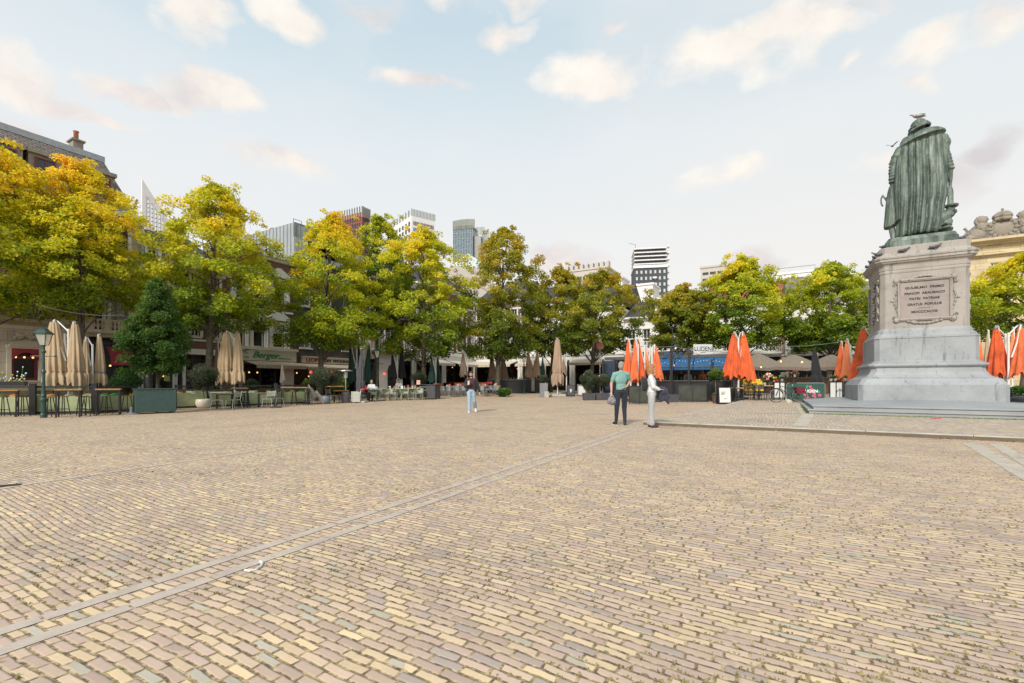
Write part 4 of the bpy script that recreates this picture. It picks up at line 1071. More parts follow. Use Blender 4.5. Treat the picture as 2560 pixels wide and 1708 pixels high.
    def shop(s, r, m='glass_dk', dep=1.2, frame='black', nx=3, lights=3, seed=1):
        """recessed dark shop front"""
        a, b, c, d = r; mb = MB()
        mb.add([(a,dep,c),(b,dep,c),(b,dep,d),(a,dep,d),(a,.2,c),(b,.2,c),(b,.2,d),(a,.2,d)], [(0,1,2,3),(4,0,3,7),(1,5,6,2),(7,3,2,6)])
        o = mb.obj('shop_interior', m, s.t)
        fr = MB()
        for i in range(nx+1): x = a+.05+(b-a-.1)*i/nx; fr.b2(x-.045, x+.045, .14, .22, c, d)
        fr.b2(a+.1, b-.1, .142, .218, d-.35, d-.28)
        fr.obj('shop_frame', frame, s.t)
        R = random.Random(seed)
        for i in range(lights):
            q = MB(); q.sph((R.uniform(a+.3, b-.3), R.uniform(.4, dep-.15), R.uniform(c+(d-c)*.5, d-.2)), .055, 8, 6); q.obj('lamp', 'lamp', s.t)
        q = MB()
        for i in range(int((b-a)*3)): q.b2(*(lambda x: (x, x+R.uniform(.05,.3)))(R.uniform(a, b-.4)), dep-.25, dep-.05, *(lambda z, h: (z, z+h))(R.choice([.9,1.3,1.7,2.1]), R.uniform(.08,.3)))
        o2 = q.obj('shelf_goods', 'goods', s.t); o2['kind'] = 'stuff'
        return o
def goods():
    t = NT('shelf_goods'); v = t.coord()
    vo = t.new('ShaderNodeTexVoronoi'); t.l.new(v, vo.inputs['Vector']); vo.inputs['Scale'].default_value = 6
    hs = t.new('ShaderNodeHueSaturation'); t.l.new(vo.outputs['Color'], hs.inputs['Color']); hs.inputs['Saturation'].default_value = .5; hs.inputs['Value'].default_value = .16
    return t.fin(hs.outputs[0], .6)
M['goods'] = goods()
LR = Row('L', -32.); FR = Row('F', 46.)
# L1 stone building with mansard roof
b = Bd(LR, 'stone_house', 'large sandstone house with slate mansard roof and burgundy windows on the far left', -330, 351, depth=11)
zg = b.Z(351, 562); z2 = b.Z(50, 795); z1 = b.Z(50, 822)
gw = b.rect(28, 96, 872, 951); up1 = b.rect(30, 96, 738, 792); up2 = b.rect(264, 319, 748, 806); arch = b.rect(222, 345, 845, 990)
up0 = (up1[0]-4.2, up1[1]-4.2, up1[2], up1[3])
gdoor = (gw[0]-4.2, gw[1]-4.2, gw[2], gw[3]); mid = (up1[1]+1.4, up1[1]+2.7, up1[2]-.4, up1[3])
b.wall(-.5, z1, [gw, gdoor, arch], 'plinthstone', back=True)
b.wall(z1+.001, zg, [up0, up1, mid, up2]+[(u[0], u[1], z2+3.9, z2+6.0) for u in (up0, up1, mid, up2)], 'sandstone')
for u, k_ in ((up0,0),(up1,6),(mid,0),(up2,0)):
    b.window(u, 'burgundy', .09, 2, 1, 'curtain' if k_ or u is up2 else 'glass', sill='plinthstone', surround='white', bars=14 if k_ or u is up2 else 0)
    b.window((u[0], u[1], z2+3.9, z2+6.0), 'burgundy', .08, 2, 1, 'glass', sill='plinthstone', surround='white', trans=.68)
for g in (gw, gdoor):
    o = b.window(g, 'burgundy', .12, 1, 1, 'glass_dk', sill='plinthstone', surround='cream', trans=.72)
    q = MB(); n = 12; a_, c_, d_ = g[0], g[1], g[3]
    for i in range(n):
        x = a_+(c_-a_)*i/n; x2 = a_+(c_-a_)*(i+1)/n; dz = lambda f: .18+.42*abs(2*f-1)**2.2
        q.add([(x,-.06,d_),(x2,-.06,d_),(x2,-.10,d_-dz((i+1)/n)),(x,-.10,d_-dz(i/n)-.03)], [(0,1,2,3)])
    q.obj('pelmet', 'red_fab', o)
    q = MB()
    for sx in (-.3, 0, .3): q.sph(((a_+c_)/2+sx, .14, d_-.42), .055, 8, 6)
    q.obj('lamp', 'lamp', o)
    q = MB(); q.loft([[( (a_+c_)/2+(c_-a_)*.62*math.cos(t), y_, d_+.08+.34*math.sin(t)*rr) for t in [PI*i/14 for i in range(15)]] for y_, rr in ((-.02,1),(-.28,1))]); q.obj('hood_moulding', 'plinthstone', o)
    q = MB(); R_ = random.Random(4)
    for i in range(26): t = PI*i/25; q.sph(((a_+c_)/2+.42*math.cos(t)*R_.uniform(.3,1), -.09, d_+.52+.36*math.sin(t)*R_.uniform(.3,1)), (.1,.08,.1), 7, 5)
    q.obj('carving', 'plinthstone', o, smooth=True)
b.band(z1-.12, .28, 'plinthstone', .16, 'ledge'); b.band(z2-.10, .16, 'plinthstone', .10, 'string_course'); b.band(gw[2]-.28, .16, 'plinthstone', .10, 'string_course', x1=gw[1]+.6)
b.shop(arch, dep=1.6, nx=2, lights=2, seed=3)
# balcony
bx0, bx1 = b.X(196), b.X(333); bz = b.Z(262, 830); bt = b.Z(262, 803)
q = MB(); q.b2(bx0, bx1, -1.1, -.17, bz-.14, bz+.02); bal = q.obj('balcony_slab', 'plinthstone', b.t)
q = MB(); q.b2(bx0, bx1, -1.08, -.96, bt-.09, bt); 
for i in range(13):
    x = bx0+.12+(bx1-bx0-.24)*i/12.
    if i % 4 == 0: q.b2(x-.12, x+.12, -1.12, -.90, bz+.02, bt-.09)
    else: q.lathe([(.05,bz+.02),(.04,bz+.08),(.085,bz+.22),(.045,bz+.42),(.06,bt-.09)], 8, (x,-1.02,0))
q.obj('balustrade', 'plinthstone', b.t)
q = MB(); c = b.rect(263, 322, 868, 923); 
q.loft([[(x, -.02-.75*f, c[3]-(.75*(1-math.cos(f*PI/2)))-(.0 if f < 1 else .3)) for f in (0,.25,.5,.75,.9,1.)] for x in [c[0]+(c[1]-c[0])*i/6 for i in range(7)]], cap=False, close=False)
o = q.obj('round_awning', 'red_fab', b.t)
b.cornice(zg-.15, 'cream', .5, .45)
# mansard
zr = zg+4.0; st_ = 2.3
q = MB(); q.add([(b.x0,.1,zg+.3),(b.x1,.1,zg+.3),(b.x1-st_*.45,st_,zr),(b.x0,st_,zr),(b.x1,b.depth,zg+.3),(b.x1-st_*.45,b.depth-1,zr),(b.x0,b.depth,zg+.3),(b.x0,b.depth-1,zr)], [(0,1,2,3),(1,4,5,2),(4,6,7,5)])
q.obj('mansard_roof', 'slate', b.t)
q = MB(); q.add([(b.x0,st_-.1,zr),(b.x1-st_*.45+.1,st_-.1,zr),(b.x1-st_*.45-1.2,st_+3.5,zr+.9),(b.x0,st_+3.5,zr+.9)], [(0,1,2,3)]); q.b2(b.x0, b.x1-st_*.45+.1, st_-.2, st_-.02, zr-.28, zr+.06)
q.add([(b.x1-st_*.45+.1,st_-.1,zr),(b.x1-st_*.45+.1,b.depth-1,zr),(b.x1-st_*.45-1.2,st_+3.5,zr+.9)], [(0,1,2)])
q.obj('zinc_roof_top', 'lead', b.t)
for px, wd_ in ((262, 1.0), (120, 1.2), (20, 1.2)):
    xd = b.X(px); q = MB(); q.b2(xd-wd_/2, xd+wd_/2, .45, 2.2, zg+.9, zg+2.4); q.b2(xd-wd_/2-.14, xd+wd_/2+.14, .28, 2.3, zg+2.402, zg+2.6); dm = q.obj('dormer', 'carving', b.t)
    w_ = b.window((xd-.38, xd+.38, zg+1.1, zg+2.25), 'burgundy', .06, 2, 1, 'glass', y=.36)
for px in (272, 292, 5):
    xd = b.X(px)-.9; q = MB(); q.b2(xd-.22, xd+.22, 2.5, 3.2, zr-.2, zr+.62); q.b2(xd-.3, xd+.3, 2.4, 3.3, zr+.622, zr+.70)
    if px != 272: 
        ch = q.obj('chimney', 'carving', b.t); q = MB(); q.lathe([(.12,zr+.70),(.11,zr+1.2),(.135,zr+1.22),(.135,zr+1.28),(.09,zr+1.29)], 12, (xd,2.85,0)); q.obj('chimney_pot', mat('terracotta_pot', (.45,.17,.09), .8), ch, smooth=True)
for xs_ in (-2.5, -1.2, .1):
    xd = b.X(230)+xs_; q = MB(); q.add([(xd-.5,st_*.66,zr-1.2),(xd+.5,st_*.66,zr-1.2),(xd+.5,st_-.25,zr-.35),(xd-.5,st_-.25,zr-.35)], [(0,1,2,3)]); 
# drain pipe
q = MB(); q.tube([(b.x1+.05,-.12,0),(b.x1+.05,-.12,zg)], .07, 8); q.obj('drain_pipe', 'lead', b.t)

# L2 brick house behind the leafy tree
b = Bd(LR, 'brick_house', 'red brick house with white cornice between the stone house and the green script sign', 353, 560)
zg = b.Z(360, 655); 
ops = []
nb = 4; wb = (b.x1-b.x0)/nb
for i in range(nb):
    for z_ in (4.2, 7.2-.0): ops.append((b.x0+wb*(i+.28), b.x0+wb*(i+.72), z_, z_+2.0))
g0 = (b.x0+.5, b.x1-.3, .0, 3.0)
b.wall(-.5, zg, ops+[g0], 'brick_red')
for o_ in ops: b.window(o_, 'white', .08, 2, 1, 'glass', sill='white', surround='white', trans=.66)
b.shop(g0, nx=5, lights=4, seed=8); b.band(3.05, .35, 'white', .10, 'fascia'); b.band(3.9, .12, 'white', .06); b.cornice(zg-.2, 'white', .5, .5)
q = MB(); 
for x in (b.X(428), b.X(431.5), b.X(452)): q.b2(x-.07, x+.07, -.45, -.3, 0, 3.0)
q.obj('column', 'white', b.t)
q = MB(); q.b2(b.X(404), b.X(418), -.32, -.28, b.Z(411, 953), b.Z(411, 935)); q.obj('notice', mat('yellow_notice', (.35,.42,.12), .6), b.t)
b.gable_roof(zg+.3, zg+3.2, 'tile_dark')
# L3 house with green script sign
b = Bd(LR, 'restaurant_house', 'brick house with white window frames above a green script sign', 560, 732)
zt = b.Z(650, 640)
w1 = b.rect(633, 660, 812, 868); w2 = b.rect(682, 710, 811, 870); w0 = b.rect(590, 612, 815, 868)
fz0, fz1 = b.Z(670, 903), b.Z(670, 873)
sh_ = (b.x0+.2, b.x1-.1, 0., b.Z(670, 912)); ops = [w0, w1, w2]
ops2 = [(w[0], w[1], w[2]+3.4, w[3]+3.2) for w in ops]
b.wall(-.5, zt, ops+ops2+[sh_], 'brick_red')
for i, w in enumerate(ops+ops2): 
    b.window(w, 'white', .09, 1, 1, 'glass', surround='white', trans=.72, blind=.25 if i in (2,1) else 0, sill='white')
    x = (w[0]+w[1])/2; q = MB(); q.prismy([(x-1.0, w[3]+.26), (x+1.0, w[3]+.26), (x+1.0, w[3]+.38), (x+.12, w[3]+.95), (x-.12, w[3]+.95), (x-1.0, w[3]+.38)], -.14, -.01); q.obj('pediment', 'white', b.t)
    for sx in (w[0]-.30, w[1]+.30): q = MB(); q.b2(sx-.11, sx+.11, -.10, -.004, w[2]-.05, w[3]+.25); q.obj('pilaster', 'white', b.t)
for zz in (w1[2]+(w1[3]-w1[2])*.68, w1[3]+.55, w1[3]+1.05, w1[2]+3.4+1.2): b.band(zz, .13, 'white', .05)
q = MB(); q.b2(b.x0+.1, b.x1+.15, -.22, -.003, fz0, fz1-.1); q.b2(b.x0, b.x1+.25, -.32, -.003, fz1-.098, fz1+.1); fs = q.obj('fascia', 'cream', b.t)
sx_ = b.X(648); sz_ = (fz0+fz1)/2
text('Bergen'[:5]+'r' if False else 'Berger', .62, 'greenink', fs, (sx_+.3, -.26, sz_-.05), RX, .03, 'sign_lettering', bold=.004, shear=.45, sx=1.15)
q = MB(); q.tube([(sx_-1.2,-.27,sz_+.2),(sx_-.5,-.27,sz_+.45),(sx_+.3,-.27,sz_+.42)], .04, 6); q.tube([(b.x0+.3,-.25,sz_-.22),(sx_-.9,-.25,sz_-.22)], .035, 6); q.tube([(sx_+1.3,-.25,sz_-.22),(b.x1-.3,-.25,sz_-.22)], .035, 6); q.tube([(sx_-.95,-.27,sz_+.05),(sx_-1.35,-.27,sz_+.18),(sx_-.8,-.27,sz_+.42)], .03, 6); q.obj('neon_line', 'greenink', fs)
b.shop(sh_, nx=4, lights=5, seed=12, dep=2.)
b.awning(b.X(608), b.X(733), b.Z(670, 903), 1.6, .35, 'awning_beige', .22)
q = MB(); xx = b.X(722); q.b2(xx-.5, xx+.35, -.1, .3, 0, sh_[3]-.02); q.obj('shop_pier', 'cream', b.t)
b.cornice(zt-.2, 'white', .4, .4)
b.flat_roof(zt+.02)
# L4 modern dark brick with zinc penthouse
b = Bd(LR, 'modern_house', 'dark grey brick building topped by a folded zinc penthouse', 733, 890, depth=10)
zt = b.Z(733, 640); zp = b.Z(734, 557)
w1 = b.rect(750, 778, 812, 870); w1b = b.rect(855, 869, 833, 877); w2 = b.rect(800, 830, 812, 870)
sh_ = (b.x0+.1, b.x1-.1, 0, b.Z(800, 915)); ops = [w1, w2, w1b]; ops2 = [(w[0], w[1], w[2]+3.3, w[3]+3.3) for w in ops]; ops3 = [(w[0], w[1], w[2]+6.2, min(w[3]+6.2, zt-.3)) for w in (w1, w2)]
b.wall(-.5, zt, ops+ops2+ops3+[sh_], 'brick_dark')
for w in ops+ops2+ops3: b.window(w, 'white', .09, 2, 1, 'glass_blue', sill='white', trans=.3)
b.shop(sh_, nx=5, lights=6, seed=21, dep=2.)
s0_, s1_ = b.X(752), b.X(872); fz0, fz1 = b.Z(800, 909), b.Z(800, 895)
q = MB(); q.b2(s0_, s1_, -.2, -.003, fz0, fz1); q.b2(s0_-.05, s1_+.05, -.26, -.003, fz1+.002, fz1+.07); fs = q.obj('fascia', 'cream', b.t)
text('LEOPOLD', .42, 'redink', fs, (s0_+1.3, -.215, (fz0+fz1)/2), RX, .012, 'sign_lettering', bold=.012, sx=1.1)
text('CAFE  RESTAURANT', .30, 'ink', fs, ((s0_+s1_)/2+1.0, -.215, (fz0+fz1)/2), RX, .012, 'sign_lettering', bold=.008)
b.awning(b.x0+.1, s1_, fz0-.03, 1.6, .35, 'awning_beige', .25)
for i in range(5):
    q = MB(); q.sph((b.x0+.8+i*1.9, -1.0, fz0-.75), .11, 10, 8); q.obj('red_lantern', 'redlamp', b.t)
pb = b.x1
q = MB(); q.b2(b.x0-.02, pb, -.25, .0, zp-1.1, zp); q.b2(b.x0-.02, b.x0+.3, -.25, 6.2, zt+.0, zp-.001) ; q.b2(b.x0+.3, pb, -.25, 6.2, zp-.003-.15, zp-.003)
q.b2(b.x0+2.6, pb, -.24, .3, zt, zt+.35); q.b2(pb-.8, pb, -.248, 6.2, zt, zp-.2)
x_ = b.x0+.3
q.b2(x_+.0, x_+.8, -.249, .3, zt, zp-1.1)
ph = q.obj('penthouse_shell', 'zinc', b.t)
q = MB()
i = 0
while b.x0+i*.45 < pb: q.b2(b.x0+i*.45-.012, b.x0+i*.45+.012, -.28, -.25, zp-1.1, zp); i += 1
for j in range(14): q.b2(b.x0-.05, b.x0-.02, -.2+j*.45, -.176+j*.45, zt, zp)
q.obj('standing_seam', mat('seam_dark', (.13,.14,.15), .5), ph)
q = MB(); q.b2(b.x0+.35, pb-.82, 1.8, 1.9, zt, zp-.2); q.obj('penthouse_glazing', 'glass_dk', ph)
q = MB(); 
for i in range(9): q.b2(b.x0+.8+i*1.0, b.x0+.84+i*1.0, 1.7, 1.78, zt, zp-.2)
q.obj('glazing_bar', 'alu', ph)
b.flat_roof(zt+.02, 'zinc')
q = MB(); xr = b.X(762); q.tube([(xr-.3,1,zp),(xr-.3,1,zp+.7),(xr+.4,1,zp+.7),(xr+.4,1,zp)], .025, 5); q.obj('roof_rail', 'black', b.t)
# gabled building behind
b = Bd(Row('L', -44.), 'gabled_house', 'blue grey roof with a red brick gable peak behind the zinc penthouse', s0=29, s1=38, depth=9)
zt = b.row.z(645, 538)-b.gz
b.wall(-.5, zt-3.2, [], 'brick_red')
q = MB(); D = b.depth; q.add([(b.x0,-.1,zt-3.2),(b.x0,2.2,zt),(b.x0,2.6,zt),(b.x0,4.6,zt-3.2),(b.x0+.35,-.1,zt-3.2),(b.x0+.35,2.2,zt),(b.x0+.35,2.6,zt),(b.x0+.35,4.6,zt-3.2)], [(3,2,1,0),(4,5,6,7),(0,1,5,4),(1,2,6,5),(2,3,7,6)]); q.obj('gable_wall', mat('orange_brick', (.30,.10,.06), .8), b.t)
q = MB(); q.add([(b.x0+.36,-.1,zt-3.1),(b.x1,-.1,zt-3.1),(b.x1,2.4,zt-.6),(b.x0+.36,2.4,zt-.6),(b.x1,4.8,zt-3.1),(b.x0+.36,4.8,zt-3.1)], [(0,1,2,3),(3,2,4,5)]); q.obj('roof', 'lead', b.t)
# L5, L6, L7 : white and brick houses half hidden by trees
def simple_house(row, label, pa, pb, ytop, pm, wallm, group_floor='offwhite', roofm='tile_dark', seed=1, nwin=3, zf0=4.0, balc=False, awn=None, name='town_house', ridge=3., sh=True, pane='glass', floors=2, shop_top=3.1, wh=2.0):
    b = Bd(row, name, label, pa, pb); R = random.Random(seed)
    zt = row.z(pm, ytop)-b.gz
    wb = (b.x1-b.x0)/nwin; ops = []
    for i in range(nwin):
        for f in range(floors):
            z_ = zf0+f*3.1
            if z_+wh < zt-.3: ops.append((b.x0+wb*(i+.25), b.x0+wb*(i+.75), z_, z_+wh))
    so_ = (b.x0+.3, b.x1-.3, 0, shop_top)
    b.wall(-.5, zf0-.45, [so_] if sh else [], group_floor); b.wall(zf0-.449, zt, ops, wallm)
    for o_ in ops: b.window(o_, 'white', .08, 2, 2, pane, sill='white', surround='white')
    b.shop(so_, nx=max(3, int((b.x1-b.x0)/1.6)), lights=3, seed=seed, dep=2.)
    b.band(zf0-.55, .35, 'white', .12, 'fascia'); b.band(zf0+1.0, .1, 'white', .04)
    b.cornice(zt-.1, 'white', .45, .4)
    if awn: b.awning(b.x0+.3, b.x1-.3, shop_top+.25, 1.8, .45, awn, .25)
    if balc:
        q = MB(); q.b2(b.x0+.2, b.x1-.2, -.9, -.13, zf0-.35, zf0-.2); sl = q.obj('balcony_slab', 'white', b.t)
        q = MB(); q.b2(b.x0+.2, b.x1-.2, -.9, -.86, zf0+.65, zf0+.7)
        n = int((b.x1-b.x0)/.16)
        for i in range(n): x = b.x0+.25+(b.x1-b.x0-.5)*i/(n-1); q.b2(x-.012, x+.012, -.89, -.87, zf0-.2, zf0+.65)
        q.obj('railing', 'white', b.t)
    if ridge: b.gable_roof(zt+.3, zt+.3+ridge, roofm)
    else: b.flat_roof(zt+.02)
    return b
b = simple_house(LR, 'brick house on a white ground floor with balcony behind the green parasols', 891, 1035, 700, 960, 'brick_red', balc=True, seed=31, nwin=4, zf0=4.2)
x = b.X(972); q = MB(); q.b2(x-1.6, x+1.5, -.34, .28, 0, 3.12); q.obj('white_pier', 'offwhite', b.t)
q = MB(); q.prismy([(x-.5,.02),(x+.6,.02),(x+.6,2.1),(x+.45,2.5),(x+.05,2.7),(x-.35,2.5),(x-.5,2.1)], -.36, -.335); q.obj('arched_doorway', 'glass_dk', b.t)
simple_house(LR, 'brick house with pale awning behind the green metal chairs', 1036, 1110, 720, 1070, 'brick_brown', seed=32, nwin=3, zf0=4.3, awn='cream_fab')
simple_house(LR, 'white and brick house with glazed shop behind the grey chairs', 1111, 1184, 740, 1150, 'brick_red', seed=33, nwin=3, zf0=4.4, awn='cream_fab')
# far row
simple_house(FR, 'house with pale awnings at the far corner behind the brown parasols', 1186, 1300, 760, 1250, 'brick_brown', seed=41, nwin=4, zf0=4.3, awn='cream_fab')
simple_house(FR, 'cream shop house behind the tall closed beige parasol', 1301, 1430, 770, 1370, 'offwhite', seed=42, nwin=4, zf0=4.3, awn='cream_fab')
simple_house(FR, 'grey plaster house behind the olive bushes', 1431, 1560, 775, 1500, 'offwhite', seed=43, nwin=4, zf0=4.3, awn='awning_beige')
b = simple_house(FR, 'cream house with steep dark tiled roof and a white dormer', 1561, 1757, 797, 1650, 'offwhite', seed=44, nwin=5, zf0=4.2, balc=True, roofm='tile_dark', ridge=2.3)
zt = FR.z(1650, 797)-b.gz; xd = b.X(1655); q = MB(); q.b2(xd-.75, xd+.75, .35, 3.4, zt+.5, zt+2.0); q.b2(xd-.9, xd+.9, .2, 3.6, zt+2.002, zt+2.15); q.obj('dormer', 'white', b.t)
b.window((xd-.45, xd+.45, zt+.75, zt+1.85), 'white', .08, 2, 1, 'glass_blue', y=.26)
b = simple_house(FR, 'white house with orange tiled roof end behind the two orange parasols', 1758, 1962, 765, 1880, 'offwhite', seed=45, nwin=5, zf0=3.7, balc=True, roofm='tile_orange', ridge=2.6, pane='glass')
q = MB(); x = b.x1; q.b2(x-.55, x+.0, -.14, -.004, 3.3, 8.3); q.obj('brick_pier', 'brick_brown', b.t)
b = simple_house(FR, 'white house with tall french windows and shutters left of the monument', 1963, 2120, 755, 2030, 'offwhite', seed=46, nwin=4, zf0=3.7, balc=True, roofm='tile_grey', ridge=2.8)
for i in range(4):
    wb = (b.x1-b.x0)/4
    for sx in (.06, .80): q = MB(); q.b2(b.x0+wb*(i+sx), b.x0+wb*(i+sx+.14), -.20, -.085, 3.72, 5.7); q.obj('shutter', 'white', b.t)
zt = FR.z(2030, 755)-b.gz; xd = b.X(2104); q = MB(); q.b2(xd-.4, xd+.4, 2.5, 3.5, zt+1, FR.z(2104, 660)-b.gz); q.b2(xd-.5, xd+.5, 2.4, 3.6, FR.z(2104, 660)-b.gz+.002, FR.z(2104, 660)-b.gz+.15); q.obj('chimney', 'brick_brown', b.t)
simple_house(FR, 'house with grey tiled roof mostly hidden behind the monument', 2121, 2330, 760, 2200, 'brick_brown', seed=47, nwin=5, zf0=3.7, roofm='tile_grey', ridge=2.4)
# large yellow stone building at the right with carved crest
YR = Row('F', 51.)
b = Bd(YR, 'stone_palace', 'large yellow stone building with carved lions and crown at the right edge', 2352, 3000, depth=16)
zt = YR.z(2480, 606)-b.gz
w = b.rect(2477, 2495, 657, 678)
ops = [w]+[(w[0]+i*4.2, w[1]+i*4.2+.3, w[2]-dz, w[3]-dz+.8) for i in (0,1,2,3) for dz in (4.0, 8.)]+[(w[0]+i*4.2, w[1]+i*4.2, w[2], w[3]) for i in (1,2,3)]
b.wall(-.5, zt-1.2, ops, 'palestone')
for o_ in ops: b.window(o_, 'white', .07, 2, 2, 'glass_blue')
b.cornice(zt-1.2, 'palestone', .35, .3); 
q = MB(); q.b2(b.x0-.02, b.x1, -.05, .4, zt-.9, zt-.25); q.obj('frieze', 'palestone', b.t); b.cornice(zt-.25, 'palestone', .8, .45)
b.band(w[2]-2.9, .2, 'white', .06)
for i in range(12): x = b.x0+.3+i*2.2; q = MB(); q.b2(x, x+1.3, -.08, -.051, zt-.8, zt-.35); q.obj('frieze_panel', 'palestone', b.t)
q = MB(); rr = b.X(2440); q.add([(b.x0+1,1.5,zt+.2),(b.x1,1.5,zt+.2),(b.x1,8,zt+4.0),(rr+2.2,8,zt+3.6),(b.x0+1,14,zt+.2)], [(0,1,2,3),(0,3,4)]); q.obj('roof', 'tile_grey', b.t)
# crest : two lions holding a crowned shield
cxw_ = b.X(2508); z0w_ = zt+.2; q = MB(); cx_ = 0; z0_ = 0
q.b2(cx_-4.2, cx_+4.2, -.3, .9, z0_, z0_+.35)
crest = q.obj('crest', 'carving', b.t, loc=(cxw_, 0, z0w_)); crest.scale = (.56,.56,.56)
sh_ = MB(); sh_.sph((cx_, .2, z0_+1.55), (1.25, .4, 1.2), 16, 10)
for i in range(14): t = 2*PI*i/14; sh_.sph((cx_+1.35*math.cos(t), .1, z0_+1.55+1.25*math.sin(t)), (.28,.25,.28), 8, 5)
sh_.obj('shield', 'carving', crest, smooth=False)
cr = MB(); cr.lathe([(.85,2.6),(.95,2.75),(.9,3.0),(1.0,3.2),(.95,3.5),(.6,3.85),(.15,4.0),(.1,4.15)], 14, (cx_, .2, z0_), fn=lambda t, z: 1+.1*math.cos(t*7)); cr.sph((cx_, .2, z0_+4.25), .16); cr.obj('crown', 'carving', crest, smooth=False)
for s_ in (-1, 1):
    ln = MB(); A = lambda x, z, y=.2: (cx_+s_*x, y, z0_+z)
    ln.sph(A(2.6, 1.0), (.95,.5,.85)); ln.sph(A(2.2, 2.0), (.65,.5,.85)); ln.sph(A(2.15, 3.0), (.62,.5,.6)); ln.sph(A(1.85, 3.25), (.35,.35,.35)); ln.sph(A(1.6, 3.1), (.22,.22,.2))
    for i in range(14): t = 2*PI*i/14; ln.sph(A(2.25+.55*math.cos(t), 2.9+.6*math.sin(t)), (.2,.3,.22), 7, 5)
    for z_ in (1.4, 2.2): ln.tube([A(2.0, z_+.3), A(1.5, z_+.1), A(1.15, z_+.2)], [.25,.2,.16], 8); ln.sph(A(1.1, z_+.2), .2)
    ln.sph(A(3.3, .6), (.7,.45,.5)); ln.tube([A(3.4,.5), A(4.0,.9), A(3.7,1.7), A(4.0,2.2)], [.2,.16,.14,.2], 8)
    remesh(ln, 'lion', .06, 'carving', crest, 1, .16, .16)
# low white roofs seen over the far row
def block(name, label, px0, px1, ytop, Y, m, depthm=12, ang=GROT, roof=None, cat='building', extra=None):
    x = ((px0+px1)/2-CX)/F*Y; w = (px1-px0)/F*Y
    t = thing(name, label, cat, (x, Y, 0), ang)
    z = zat(ytop, Y); w2 = w/ math.cos(ang)*.86
    q = MB(); q.b2(-w2/2, w2/2, 0, depthm, -1, z); q.obj('wall', m, t)
    q = MB(); q.b2(-w2/2-.3, w2/2+.3, -.3, depthm+.3, z+.003, z+z*.012+.2); q.obj('parapet', m if roof is None else roof, t)
    return t, w2, z
def winrows(t, x0, x1, z0, z1, nx, nz, m, y=-.03, wx=.6, wz=.6, name='window', ax='x', rows=None):
    """separate window objects on one face; first 100 individually, the rest as one part"""
    rest = MB(); k_ = 0; base = None
    dx, dz = (x1-x0)/nx, (z1-z0)/nz
    for j in range(nz-1, -1, -1):
        for i in range(nx):
            cx, cz = x0+dx*(i+.5), z0+dz*(j+.5)
            cap_ = t.get('_nw', 0)
            def bx(mb, cx, cz):
                if ax == 'x': mb.b2(cx-dx*wx/2, cx+dx*wx/2, y-.1, y+.1, cz-dz*wz/2, cz+dz*wz/2)
                else: mb.b2(y-.1, y+.1, cx-dx*wx/2, cx+dx*wx/2, cz-dz*wz/2, cz+dz*wz/2)
            if cap_ < 96:
                if base is None:
                    q = MB(); bx(q, 0, 0); base = q.mesh(name)
                o = mk(name, base, m, t, (cx, 0, cz) if ax == 'x' else (0, cx, cz)); t['_nw'] = cap_+1
            else: bx(rest, cx, cz)
    if rest.v: o = rest.obj('windows', m, t); o['kind'] = 'stuff'
def tower(name, label, pxl, pxc, pxr, ytop, D, ang, m):
    """corner tower: left face and right face meet at pxc (nearest), both vertical"""
    P0 = Vector(((pxc-CX)/F*D, D)); z = zat(ytop, D)
    dl = Vector((math.cos(ang), math.sin(ang)))     # local x axis = right face direction
    dr = Vector((-math.sin(ang), math.cos(ang)))    # local y axis = left face goes back along y
    def length(px, d):
        t = (px-CX)/F; return (t*P0.y-P0.x)/(d.x-t*d.y)
    lx = length(pxr, dl); ly = length(pxl, dr)
    t = thing(name, label, 'tower', (P0.x, P0.y, 0), ang)
    return t, lx, ly, z
# red brown tower
t, lx, ly, z = tower('office_tower', 'red brown brick office tower with slender grey fins on its roof', 825, 905, 925, 524, 300, math.radians(62), 'redbrick_far')
M_ = MB(); M_.b2(0, lx, 0, ly, -1, z-5); M_.obj('wall', 'redbrick_far', t)
winrows(t, 1, ly-1, z-50, z-3.5, 13, 11, 'far_win', y=-.25, wx=.5, wz=.66, ax='y'); winrows(t, 1, lx-1, z-50, z-3.5, 6, 11, 'far_win', y=-.25, wx=.45, wz=.62)
q = MB(); 
for i in range(14): q.b2(-.3, .5, ly*i/13-.24, ly*i/13+.24, z-4.9, z+2.4)
for i in range(1, 8): q.b2(lx*i/7-.24, lx*i/7+.24, -.3, .5, z-4.9, z+2.4)
q.obj('roof_fin', 'far_grey', t)
q = MB(); q.b2(-.2, lx+.2, -.2, ly+.2, z-4.99, z-1.6); q.obj('parapet', 'redbrick_far', t)
# white tower
t, lx, ly, z = tower('office_tower', 'white office tower with dark slit windows and finned roof', 966, 1029, 1087, 531, 320, math.radians(38), 'far_white')
q = MB(); q.b2(0, lx, 0, ly, -1, z-2); q.obj('wall', 'far_white', t)
winrows(t, 1, lx-1, z-58, z-5, 14, 12, 'far_win', y=-.2, wx=.42, wz=.62); winrows(t, 1, ly-1, z-58, z-5, 8, 12, 'far_win', y=-.2, wx=.42, wz=.62, ax='y')
q = MB(); n = 16
for i in range(n+1): q.b2(lx*i/n-.28, lx*i/n+.28, -.3, .2, z-1.9, z+2.6)
for i in range(1, 10): q.b2(-.3, .6, ly*i/9-.28, ly*i/9+.28, z-1.9, z+2.6)
q.obj('roof_fin', 'far_grey', t)
